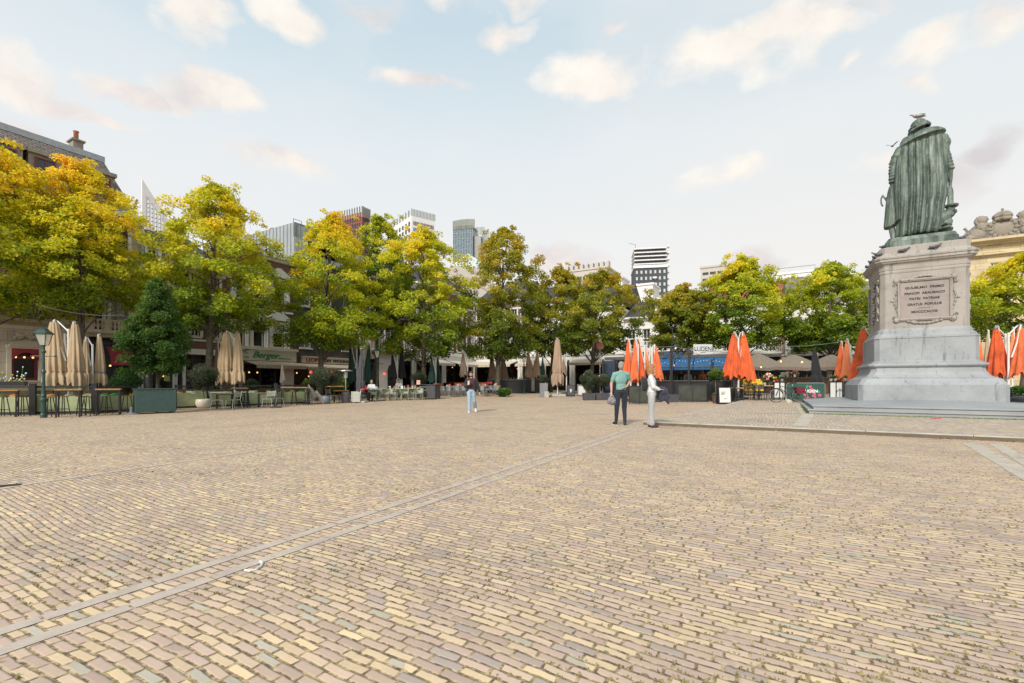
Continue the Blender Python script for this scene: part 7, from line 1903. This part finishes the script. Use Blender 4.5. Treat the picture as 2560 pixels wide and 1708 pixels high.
bouquet('small potted plant on the white screen left of the green banner', 1955, 24.2, .95, .18, 14, cols=('leafpaint','flower_w'))
bouquet('left potted plant on the screen right of the black parasol', 2078, 24.0, .95, .15, 14, cols=('leafpaint','flower_p'))
bouquet('right potted plant on the screen right of the black parasol', 2088, 24.0, .95, .16, 14, cols=('leafpaint','flower_w'))
bouquet('tiny plant on the dark screen beside the monument', 2113, 24.0, .95, .13, 10, cols=('leafpaint','orange_pale'))
q = MB(); q.b2(-.6,.6,-.05,.05,0,.7); tag(q.obj('yellow_bench_back', 'flower_y', loc=at(1882, 26.8)+Vector((0,0,.45))), 'bright yellow bench back behind the orange pair', 'bench')
low_screen('white screen left of the green flowered banner', 1934, 23.9, 1963, 23.8, .95, 'whitebar')
t = low_screen('white screen with black arched rack right of the black parasol', 2074, 23.2, 2108, 22.8, .95, 'whitebar')
q = MB(); q.tube([(.0,-.06,.12),(.0,-.06,.40),(.08,-.06,.50),(.16,-.06,.56),(.24,-.06,.50),(.32,-.06,.40),(.32,-.06,.12)], .012, 5); q.tube([(.16,-.06,.12),(.16,-.06,.62)], .012, 5); q.obj('arched_rack', 'black', t)
low_screen('black net screen touching the left side of the monument', 2109, 23.0, 2150, 22.6, .95, 'smoke')
# banner with flowers
A, B = at(1966, 22.9), at(2063, 22.2); d = B-A; L = Vector((d.x, d.y)).length
t = thing('banner', 'dark green banner with pink flowers and white letters behind the bicycle', 'banner', (A+B)/2, math.atan2(d.y, d.x))
q = MB(); q.b2(-L/2+.03, L/2-.03, -.01, .01, .10, .88); bn = q.obj('cloth', 'banner', t)
q = MB(); r_ = .12; pts = []
for cx_, cz_, a0 in ((L/2-r_, .08+r_, -90), (L/2-r_, .9-r_, 0), (-L/2+r_, .9-r_, 90), (-L/2+r_, .08+r_, 180)):
    for k in range(6): a = math.radians(a0+k*18); pts.append((cx_+r_*math.cos(a), 0, cz_+r_*math.sin(a)))
q.tube(pts+[pts[0]], .022, 6); q.tube([(-L/2+.3,-.25,.01),(-L/2+.3,.25,.01)], .02, 5); q.tube([(L/2-.3,-.25,.01),(L/2-.3,.25,.01)], .02, 5); q.obj('frame', 'mgrey', t)
R_ = random.Random(8)
for k in range(13):
    x, z = L*.16+R_.uniform(-.33,.33), .48+R_.uniform(-.30,.30); rr = R_.uniform(.045,.085); q = MB()
    for j in range(6): a = 2*PI*j/6+k; q.sph((x+rr*.6*math.cos(a), -.016, z+rr*.6*math.sin(a)), (rr*.5,.004,rr*.5), 8, 4)
    q.obj('flower', 'pink' if k % 4 else 'leafpaint', bn)
text('LUDEN', .19, 'whiteink', bn, (L*.12, -.028, .50), RX, .003, 'banner_lettering', bold=.008, sx=1.05)
for s_, z_ in (('V', .25),): pass
# open tan parasols
def open_parasol(label, px, Y, ypeak, yedge, half, m='tan_open'):
    p = at(px, Y); t = thing('open_parasol', label, 'parasol', p, .6, 'open tan parasols'); zp, ze = zat(ypeak, Y)-p.z, zat(yedge, Y)-p.z
    q = MB(); n = 4; c = [(half,half),(-half,half),(-half,-half),(half,-half)]
    K = 8; rings = []
    for f in [i/5. for i in range(6)]:
        ring = []
        for i in range(4):
            for j in range(K):
                a_, b_ = c[i], c[(i+1) % 4]; u_ = j/K; sag = math.sin(PI*u_)*.06*f*half
                x, y = a_[0]+(b_[0]-a_[0])*u_, a_[1]+(b_[1]-a_[1])*u_
                s_ = .05+.95*f-(math.sin(PI*u_)*.05*f); ring.append((x*s_, y*s_, zp+(ze-zp)*(f**1.1)+math.sin(PI*u_)*.10*f))
        rings.append(ring)
    rings.append([(x, y, z-.20) for x, y, z in rings[-1]])
    q.loft(rings[::-1], cap=False); q.obj('canopy', m, t)
    q = MB(); q.tube([(0,0,0),(0,0,zp)], .035, 8)
    for i in range(4): q.tube([(0,0,zp-.9),(c[i][0]*.5, c[i][1]*.5, zp+(ze-zp)*.55-.04)], .012, 4); q.tube([(0,0,zp-.03),(c[i][0], c[i][1], ze-.03)], .012, 4)
    q.obj('pole_and_ribs', 'mgrey', t); return t
open_parasol('open tan parasol just right of the big orange pair', 1896, 30., 884, 922, 1.35)
open_parasol('open tan parasol in the middle, behind the green banner', 1984, 29.8, 887, 922, 1.45)
open_parasol('open tan parasol right of the black closed parasol', 2078, 30.2, 887, 922, 1.4)
counter('dark counter of the shop stall behind the open tan parasols', 1960, 30.5, 5.5, 1.1, .7, 'brownwood'); clutter(1960, 30.2, 5., 1.1, 'goods on the stall counter behind the open tan parasols', 26)
# right edge: planter boxes and plants
p = at(2540, 18.6); t, _ = planter('black planter box with conifer sprays at the right edge of the photo', 2545, 18.0, 1.1, .5, .6, 'black')
bush('x','x','x',0,0,0,.62,.16,3800,.10,GREENRAMP,'bark',.42,31,parent=t,hue0=.6)
q = MB(); q.sph((0,0,0), (.22,.22,.035), 16, 6); tag(q.obj('plate', 'whitebar', loc=at(2522, 18.4)+Vector((0,-.1,.78)), smooth=True), 'white oval dish on the black box right of the monument', 'dish')
q = MB(); q.b2(-.4,.4,-.2,.2,0,.74); tag(q.obj('dark_box', 'black', loc=at(2522, 18.7)), 'black box under the white oval dish right of the monument', 'box')
q = MB(); q.sph((0,0,.08), (.26,.18,.10), 12, 7); q.sph((.2,0,.12), (.16,.13,.10), 10, 6); tag(q.obj('bag', 'black_fab', loc=at(2548, 16.6)+Vector((0,0,.33)), smooth=True), 'black bag lying on the monument steps at the right edge', 'bag')
# ---------------------------------------------------------------- bicycle
p = at(1970, 22.0)
t = thing('bicycle', 'black city bicycle with dark red pannier parked in front of the green banner', 'bicycle', p, -.12)
wr = .325; xf_, xr_ = -.54, .50
for x, nm in ((xf_, 'front'), (xr_, 'rear')):
    q = MB(); q.tube([(x+wr*math.cos(a), 0, wr+.0+wr*math.sin(a)) for a in [2*PI*j/40 for j in range(41)]], .017, 6, cap=False); w_ = q.obj('wheel', 'black', t, smooth=True)
    q = MB(); q.tube([(x+(wr-.025)*math.cos(a), 0, wr+(wr-.025)*math.sin(a)) for a in [2*PI*j/40 for j in range(41)]], .010, 5, cap=False)
    for j in range(18): a = 2*PI*j/18; q.tube([(x, .02*(-1)**j, wr), (x+(wr-.03)*math.cos(a+.2), 0, wr+(wr-.03)*math.sin(a+.2))], .0018, 3)
    q.obj('rim_and_spokes', 'alu', w_)
    q = MB(); q.tube([(x+(wr+.03)*math.cos(a), 0, wr+(wr+.03)*math.sin(a)) for a in [math.radians(15+j*9) for j in range(18)]], .014, 4); q.obj('mudguard', 'black', t)
q = MB(); bb = (.06,0,.30); hd = (-.36,0,.80); hb2 = (-.33,0,.68); st2 = (.20,0,.78)
for a_, b_ in ((bb, st2), (bb, hb2), (hd, (.16,0,.62)), ((xr_,.03,wr), bb), ((xr_,-.03,wr), bb), ((xr_,.03,wr), (.19,0,.72)), ((xr_,-.03,wr), (.19,0,.72)), (hd, (xf_,0.03,wr)), (hd, (xf_,-.03,wr)), (hd, hb2)): q.tube([a_, b_], .016, 6)
q.obj('frame', 'black', t)
q = MB(); q.tube([hd, (-.34,0,1.02)], .014, 6); q.tube([(-.20,-.28,1.0),(-.30,-.24,1.03),(-.36,-.1,1.04),(-.36,.1,1.04),(-.30,.24,1.03),(-.20,.28,1.0)], .012, 6); q.obj('handlebar', 'black', t)
q = MB(); q.tube([st2, (.22,0,.90)], .013, 6); q.obj('seat_post', 'alu', t); q = MB(); q.loft([[(x, y*w_, z+.02*math.cos(y*3)) for y in (-1,-.5,0,.5,1)]+[(x, y*w_, z-.05) for y in (1,0,-1)] for x, w_, z in ((.08,.02,.93),(.2,.05,.94),(.32,.10,.95),(.36,.09,.95))]); q.obj('saddle', 'black', t)
q = MB(); q.b2(.28,.72,-.06,.06,.72,.735); q.tube([(xr_,-.05,wr),(.6,-.05,.72)], .008, 4); q.tube([(xr_,.05,wr),(.6,.05,.72)], .008, 4); q.obj('carrier', 'black', t)
for sy in (-1, 1): q = MB(); q.box((.52, sy*.12, .57), (.36,.10,.28)); q.box((.52, sy*.175, .62), (.36,.012,.18)); q.obj('pannier', 'burgundy', t, bevel=.02)
q = MB(); q.tube([(bb[0],-.05,.3),(bb[0]+.09,-.05,.16)], .010, 5); q.tube([(bb[0],.05,.3),(bb[0]-.09,.05,.44)], .010, 5); q.lathe([(.09,-.004),(.09,.004)], 16, (0,0,0)); q.obj('crank', 'alu', t)
for px, Y, lab in ((1968,21.8,'left cream stone foot under the bicycle'),(1974,21.7,'right cream stone foot under the bicycle'),(2028,21.9,'pale stone lying under the black parasol')): q = MB(); q.box((0,0,.06),(.09,.2,.12), rx=.4, rz=rnd.uniform(-.5,.5)); tag(q.obj('stone', 'cream', loc=at(px, Y)), lab, 'stone')
# ---------------------------------------------------------------- string light cables
def wire(label, pts, sag=.25, r=.012, group='cables strung between the trees'):
    P_ = [Vector(((px-CX)/F*Y, Y, zat(py, Y))) for px, py, Y in pts]; q = MB(); Q = []
    for a_, b_ in zip(P_, P_[1:]):
        for i in range(12): f = i/12.; v = a_.lerp(b_, f); v.z -= sag*4*f*(1-f); Q.append(v)
    Q.append(P_[-1]); q.tube(Q, r, 4); tag(q.obj('cable', 'mgrey', smooth=True), label, 'cable', group)
wire('cable between the two golden trees at the left, above the beige parasols', [(105,765,19.5),(300,788,21.),(520,820,25.)], .15)
wire('cable crossing the windows above the green script sign', [(500,812,25.),(620,823,28.),(795,835,30.)], .1)
wire('cable from the orange pair to the tree left of the monument', [(1866,857,25.),(1960,866,27.),(2125,850,25.)], .1)
wire('cable passing above the open tan parasols to the monument side', [(1690,868,25.5),(1855,880,26.),(2070,885,27.)], .1)
wire('cable from the tree to the white sign over the bar', [(1560,860,26.),(1690,866,25.),(1800,896,26.)], .1)
# ---------------------------------------------------------------- people
def rotz(v, a): return (v[0]*math.cos(a)-v[1]*math.sin(a), v[0]*math.sin(a)+v[1]*math.cos(a), v[2])
def ell(mb, c, r, yaw=0., n=14, m=9):
    t_ = MB(); t_.sph((0,0,0), r, n, m); mb.add([tuple(Vector(c)+Vector(rotz(v, yaw))) for v in t_.v], t_.f)
def caps(mb, p, q, r0, r1, n=10):
    p, q = Vector(p), Vector(q); mb.sph(p, r0, n, 7); mb.tube([p, q], [r0, r1], n); mb.sph(q, r1, n, 7)
def hand(mb, w, d, up, s=1., curl=.5, side=1):
    """palm, four unequal bent fingers and a thumb growing along d from the wrist w"""
    d = Vector(d).normalized(); n_ = Vector(up).normalized(); l = d.cross(n_).normalized()*side; w = Vector(w)
    c = w+d*.045*s; 
    for k in (-1.2, -.4, .4, 1.2): caps(mb, w+l*k*.012*s, w+d*.085*s+l*k*.018*s, .014*s, .011*s, 7)
    for k, ln in zip((-1.5,-.5,.5,1.5), (.060,.075,.080,.070)):
        b0 = w+d*.085*s+l*k*.017*s; b1 = b0+(d*(1-curl*.3)-n_*curl*.6)*ln*.5*s; b2_ = b1+(d*(1-curl)-n_*curl*1.2)*ln*.5*s
        caps(mb, b0, b1, .0095*s, .0085*s, 6); caps(mb, b1, b2_, .0085*s, .0075*s, 6)
    t0 = w+d*.02*s+l*.022*s; t1 = t0+(d*.6+l*.7)*.040*s; t2 = t1+(d*.9+l*.15-n_*.3)*.035*s
    caps(mb, t0, t1, .013*s, .010*s, 6); caps(mb, t1, t2, .010*s, .0085*s, 6)
def human(label, loc, J, yaw=0., head_yaw=None, hair='hair_grey', hairfn=None, shirt=None, sleeve='short', trouser=None, shoe='black', rz=0., group=None, s=1., beard=False, curl=(.6,.6), hdir=(None,None), coat=None, seated=False):
    """yaw: direction the chest faces, 0 = towards the camera (-y); positive turns to the right (+x)"""
    t = thing('person', label, 'person', loc, rz, group); hy = yaw if head_yaw is None else head_yaw
    V_ = lambda k: Vector(J[k])*s
    b = MB(); hd = V_('head'); nk = V_('neck')
    F_ = lambda x, y, z: tuple(hd+Vector(rotz((x, y, z), hy))*s)
    ell(b, F_(0,.01,.015), (.076*s,.095*s,.112*s), hy); ell(b, F_(0,-.025,-.06), (.055*s,.062*s,.055*s), hy)   # skull, jaw
    ell(b, F_(0,-.098,-.015), (.012*s,.018*s,.022*s), hy, 8, 6); ell(b, F_(0,-.088,.02), (.05*s,.012*s,.012*s), hy, 8, 6)  # nose, brow
    ell(b, F_(0,-.088,-.058), (.024*s,.010*s,.009*s), hy, 8, 5)
    for q_ in (-1, 1): ell(b, F_(q_*.078,.012,-.005), (.012*s,.022*s,.032*s), hy, 8, 6)
    caps(b, nk-Vector((0,0,.04*s)), hd-Vector((0,0,.05*s)), .058*s, .052*s)
    sl, sr, hl, hr = V_('shL'), V_('shR'), V_('hipL'), V_('hipR'); mc = (sl+sr)/2; mh = (hl+hr)/2
    chest = mc.lerp(mh, .30); waist = mc.lerp(mh, .66)
    def torso(mb, k, low=1.):
        ell(mb, chest, (.162*s*k,.108*s*k,.19*s), yaw); ell(mb, waist, (.138*s*k,.10*s*k,.15*s), yaw)
        if low == 1.: ell(mb, mh+Vector((0,0,.03*s)), (.158*s*k,.118*s*k,.12*s), yaw)
        caps(mb, sl.lerp(mc,.15), nk-Vector((0,0,.045*s)), .062*s*k, .055*s*k); caps(mb, sr.lerp(mc,.15), nk-Vector((0,0,.045*s)), .062*s*k, .055*s*k); caps(mb, sl, sr, .062*s*k, .062*s*k)
    torso(b, 1.)
    for sd in 'LR':
        sh, el_, wr_ = V_('sh'+sd), V_('el'+sd), V_('wr'+sd); caps(b, sh, el_, .055*s, .042*s); caps(b, el_, wr_, .043*s, .027*s)
        i = 0 if sd == 'L' else 1; hd_ = hdir[i] or (wr_-el_)
        hand(b, wr_, hd_, rotz((0,-1,0), yaw) if abs(Vector(hd_).normalized().z) > .5 else (0,0,1), s, curl[i], -1 if sd == 'L' else 1)
        hp, kn, an, to = V_('hip'+sd), V_('kn'+sd), V_('an'+sd), V_('toe'+sd); caps(b, hp, kn, .088*s, .060*s); caps(b, kn, an, .060*s, .038*s); caps(b, an-Vector((0,0,.02*s)), to, .035*s, .03*s)
    remesh(b, 'body', .0105*s, 'skin', t, 2)
    if trouser:
        c = MB(); m_, kt, ka = trouser; ell(c, mh+Vector((0,0,.035*s)), (.166*s,.130*s,.125*s), yaw)
        for sd in 'LR':
            hp, kn, an = V_('hip'+sd), V_('kn'+sd), V_('an'+sd); e = kn.lerp(an, .90)
            caps(c, hp, kn, .102*s*kt, .072*s*kt, 12); caps(c, kn, e, .072*s*kt, .052*s*ka, 12); c.tube([e, kn.lerp(an, .97)], [.053*s*ka, .056*s*ka], 12)
            for z_ in (.55,.65,.78,.9): c.sph(kn.lerp(an, z_), (.060*s*ka,.060*s*ka,.016*s), 10, 5)
        remesh(c, 'trousers', .012*s, m_, t, 2, .012, .09)
    if shirt:
        c = MB(); torso(c, 1.13, 1.05)
        if not seated: ell(c, mh+Vector((0,0,.115*s)), (.158*s,.124*s,.10*s), yaw)
        for sd in 'LR':
            sh, el_, wr_ = V_('sh'+sd), V_('el'+sd), V_('wr'+sd)
            if sleeve == 'short': caps(c, sh, sh.lerp(el_, .62), .072*s, .064*s)
            else: caps(c, sh, el_, .072*s, .062*s); caps(c, el_, el_.lerp(wr_, .86), .062*s, .044*s); [c.sph(el_.lerp(wr_, f), .055*s*(1.05-.25*f), 9, 5) for f in (.1,.3,.5,.7)]
        remesh(c, 'shirt', .012*s, shirt, t, 3, .012, .07)
    c = MB()
    for sd in 'LR': 
        an, to = V_('an'+sd), V_('toe'+sd); caps(c, an-Vector((0,0,.035*s)), to, .048*s, .042*s); c.sph(an+Vector((0,0,.0)), .045*s, 10, 6)
    remesh(c, 'shoes', .012*s, shoe, t, 1)
    c = MB()
    for sd in 'LR':
        an, to = V_('an'+sd), V_('toe'+sd); d = (to-an); d.z = 0; d.normalize(); l_ = Vector((-d.y, d.x, 0))
        h_ = an-d*.05*s-Vector((0,0,.095*s)); h_.z = min(an.z, to.z)-.055*s if an.z-to.z < .08 else h_.z; tt = to+d*.045*s-Vector((0,0,.05*s))
        c.loft([[tuple(p_+l_*k*.042*s+Vector((0,0,z_))) for k, z_ in ((-1,0),(1,0),(1,.022*s),(-1,.022*s))] for p_ in (h_, tt)])
    c.obj('soles', 'whitebar' if shoe != 'none' else 'black', t)
    c = MB()
    if hairfn: hairfn(c, F_, s, hy)
    else:
        ell(c, F_(0,.025,.045), (.083*s,.098*s,.10*s), hy); ell(c, F_(0,.055,-.015), (.078*s,.07*s,.085*s), hy)
    remesh(c, 'hair', .010*s, hair, t, 1, .030 if hairfn else .015, .025)
    e = MB()
    for q_ in (-1, 1): e.sph(F_(q_*.030,-.088,.004), .008*s, 6, 5)
    e.obj('eyes', 'black', t)
    if beard: c = MB(); ell(c, F_(0,-.04,-.075), (.058*s,.055*s,.045*s), hy); remesh(c, 'beard', .011*s, hair, t, 1)
    return t
# man in teal, seen from behind
YM = 13.42; p = at(1553, YM); p.z = 0
pi_ = PI
man = human('grey haired man in teal t-shirt seen from behind, one hand on his back', p, dict(head=(.0,0,1.735), neck=(-.005,0,1.60), shL=(-.195,0,1.50), shR=(.185,0,1.50), elL=(-.285,.03,1.22), wrL=(-.295,-.04,.975),
    elR=(.285,.10,1.29), wrR=(.13,-.13,1.135), hipL=(-.10,0,.96), hipR=(.10,0,.96), knL=(-.135,-.03,.50), knR=(.10,.03,.50), anL=(-.155,-.02,.10), anR=(.085,-.10,.085), toeL=(-.19,.13,.045), toeR=(.11,.05,.035)),
    yaw=pi_, head_yaw=pi_-.35, hair='hair_grey', shirt='teal', sleeve='short', trouser=('navy', 1.0, .95), shoe='black', s=1.0, hdir=(None, (-.9,-.1,-.25)), curl=(.9,.3))
man.scale = (1.0,1.0,1.0)
# jacket hanging from his hand
c = MB(); 
for i in range(9):
    a = 2*PI*i/9; caps(c, (0,0,0), (.085*math.cos(a), .05*math.sin(a), -.20-.03*math.sin(i*2)), .03, .055, 8)
ell(c, (0,0,-.16), (.12,.08,.09)); caps(c, (-.09,0,-.2), (.02,0,-.27), .06, .05); caps(c, (.03,.02,-.05),(.10,0,-.24), .03, .045)
j = remesh(c, 'jacket', .013, 'grey_cloth', None, 1, .03, .05, loc=p+Vector((-.29,-.05,.90))); tag(j, 'grey jacket bundled in the left hand of the man in teal', 'jacket')
# woman looking right
YW = 12.65; p = at(1630, YW); p.z = 0
def whair(c, F_, s, hy):
    ell(c, F_(0,.03,.05), (.094*s,.108*s,.098*s), hy); ell(c, F_(0,.075,-.06), (.10*s,.085*s,.14*s), hy)
    for q_ in (-1, 1): ell(c, F_(q_*.085,.02,-.05), (.026*s,.055*s,.13*s), hy); ell(c, F_(q_*.07,.06,-.15), (.05*s,.06*s,.06*s), hy)
    for i in range(12): ell(c, F_(.085*math.cos(i*.6+PI*.0), .07+.035*math.sin(i), -.15+.022*i), (.035*s,.04*s,.035*s), hy)
wm = human('woman with wavy auburn hair in white sweater looking to the right', p, dict(head=(.01,0,1.625), neck=(-.01,0,1.50), shL=(-.075,-.14,1.40), shR=(.045,.15,1.40), elL=(-.02,-.20,1.13), wrL=(.16,-.17,1.06),
    elR=(.12,.17,1.15), wrR=(.19,.02,1.05), hipL=(-.03,-.085,.90), hipR=(.01,.085,.90), knL=(-.04,-.09,.47), knR=(.0,.09,.48), anL=(-.03,-.10,.075), anR=(-.05,.08,.085), toeL=(.11,-.13,.035), toeR=(.08,.06,.035)),
    yaw=PI/2*.92, head_yaw=PI/2*.80, hair='hair_ginger', hairfn=whair, shirt='white_cloth', sleeve='long', trouser=('grey_jean', 1.0, 1.35), shoe='maroon', s=1.0, hdir=((.9,.3,0), (.7,-.6,0)))
c = MB(); ell(c, (0,0,0), (.085,.13,.20)); ell(c, (-.02,0,.06), (.08,.12,.14)); ell(c, (-.05,0,-.06), (.05,.11,.12))
bp = remesh(c, 'backpack', .014, 'black_cloth', None, 1, .01, .06, loc=p+Vector((-.195,.01,1.20))); tag(bp, 'black backpack on the back of the woman in the white sweater', 'backpack')
st_ = MB(); st_.tube([(-.12,-.13,1.36),(-.03,-.155,1.46),(.075,-.16,1.36),(.085,-.15,1.18),(-.05,-.15,1.08)], .014, 6); o = st_.obj('backpack_strap', 'black_cloth', None, loc=tuple(-Vector((-.195,.01,1.20))), smooth=True); o.parent = bp
c = MB(); 
for i in range(7): caps(c, (.0+.02*i, .0, .05), (.03+.033*i, .02*math.sin(i*2), -.30+.02*i+.05*math.sin(i*3)), .04, .05, 8)
ell(c, (.10,0,-.06), (.13,.10,.12)); caps(c, (.12,0,-.2), (.24,0,-.38), .06, .03)
j = remesh(c, 'jacket', .014, 'navy_cloth', None, 1, .03, .06, loc=p+Vector((.20,-.06,1.06))); tag(j, 'dark navy jacket draped over the arms of the woman', 'jacket')
# walking man with cup
p = at(1178, 19.15); p.z = .0
def whr(c, F_, s, hy):
    ell(c, F_(0,.02,.055), (.085*s,.10*s,.085*s), hy); ell(c, F_(0,.05,.0), (.08*s,.07*s,.08*s), hy); ell(c, F_(0,-.06,.085), (.06*s,.035*s,.028*s), hy)
wk = human('bearded man in black jacket and light blue jeans walking with a cup', p, dict(head=(.0,0,1.60), neck=(.0,0,1.46), shL=(-.175,0,1.36), shR=(.175,0,1.36), elL=(-.245,-.02,1.10), wrL=(-.12,-.22,1.16),
    elR=(.29,.04,1.10), wrR=(.345,.0,.85), hipL=(-.095,0,.88), hipR=(.095,0,.88), knL=(-.07,-.10,.47), knR=(.12,.02,.46), anL=(-.06,-.10,.075), anR=(.165,.20,.20), toeL=(-.075,-.25,.04), toeR=(.18,.10,.07)),
    yaw=0., hair='hair_brown', hairfn=whr, beard=True, shirt='maroon', sleeve='short', trouser=('blue_jean', 1.06, 1.45), shoe='whitebar', s=1.0, hdir=((.5,-.3,.55), None), curl=(.9,.5))
c = MB()
for sgn, sh, el_, wr_ in ((-1,(-.175,0,1.36),(-.245,-.02,1.10),(-.12,-.22,1.16)), (1,(.175,0,1.36),(.29,.04,1.10),(.345,.0,.85))):
    caps(c, sh, el_, .083, .072); caps(c, el_, Vector(el_).lerp(Vector(wr_), .85), .07, .055)
    caps(c, (sgn*.15,.02,1.36), (sgn*.165,-.0,.90), .075, .075); caps(c, (sgn*.12,-.085,1.30), (sgn*.15,-.10,.95), .035, .045)
ell(c, (0,.10,1.17), (.19,.06,.27)); caps(c, (-.17,.04,1.37), (.17,.04,1.37), .07, .07)
o = remesh(c, 'jacket', .013, 'black_cloth', wk, 1, .015, .08)
q = MB(); q.lathe([(.035,0),(.047,.14),(.05,.145),(.05,.16),(.0,.165)], 14); q = q.obj('paper_cup', 'cream', loc=p+Vector((-.075,-.30,1.17)), smooth=False); tag(q, 'white paper cup with dark lid in the hand of the walking man', 'cup')
# seated guests and bar people
def sitter(label, px, Y, shirt, hair, yaw, seat=.46, group=None, dz=0.):
    p = at(px, Y); p.z += dz
    f = lambda x, y, z: rotz((x, y, z), yaw)
    return human(label, p, dict(head=f(0,-.03,1.21), neck=f(0,0,1.08), shL=f(-.17,0,.99), shR=f(.17,0,.99), elL=f(-.21,-.12,.76), wrL=f(-.10,-.36,.80), elR=f(.21,-.12,.76), wrR=f(.10,-.36,.80),
        hipL=f(-.09,.02,.52), hipR=f(.09,.02,.52), knL=f(-.11,-.40,.52), knR=f(.11,-.40,.52), anL=f(-.11,-.42,.09), anR=f(.11,-.36,.09), toeL=f(-.11,-.58,.04), toeR=f(.11,-.52,.04)),
        yaw=yaw, hair=hair, shirt=shirt, sleeve='long', trouser=('black_cloth', 1., 1.), shoe='black', seated=True)
sitter('seated guest in a red top beside the charcoal closed parasol', 908, 28.4, 'pink_cloth', 'hair_brown', 1.2)
sitter('seated bald guest in a pale shirt at the sage green table', 929, 29.3, 'white_cloth', 'hair_grey', .1)
sitter('seated guest in white further back below the black parasols', 997, 32.6, 'white_cloth', 'hair_brown', .6)
def stander(label, px, Y, shirt, hair, yaw):
    p = at(px, Y)
    return human(label, p, dict(head=(0,0,1.62), neck=(0,0,1.48), shL=(-.175,0,1.38), shR=(.175,0,1.38), elL=(-.22,0,1.12), wrL=(-.12,-.18,1.08), elR=(.22,0,1.12), wrR=(.12,-.18,1.08),
        hipL=(-.09,0,.88), hipR=(.09,0,.88), knL=(-.1,0,.47), knR=(.1,0,.47), anL=(-.1,0,.08), anR=(.1,0,.08), toeL=(-.11,-.14,.04), toeR=(.11,-.14,.04)), yaw=yaw, hair=hair, shirt=shirt, sleeve='long', trouser=('black_cloth', 1., 1.), shoe='black')
stander('person in black behind the bar under the blue awning, left one', 1704, 28.9, 'black_cloth', 'hair_grey', .2)
stander('bartender in white sleeves behind the bar under the blue awning', 1719, 28.8, 'white_cloth', 'hair_brown', -.2)
stander('person in a rust coloured top at the bar left of the topiary', 1756, 28.7, 'orange_pale', 'hair_ginger', .6)
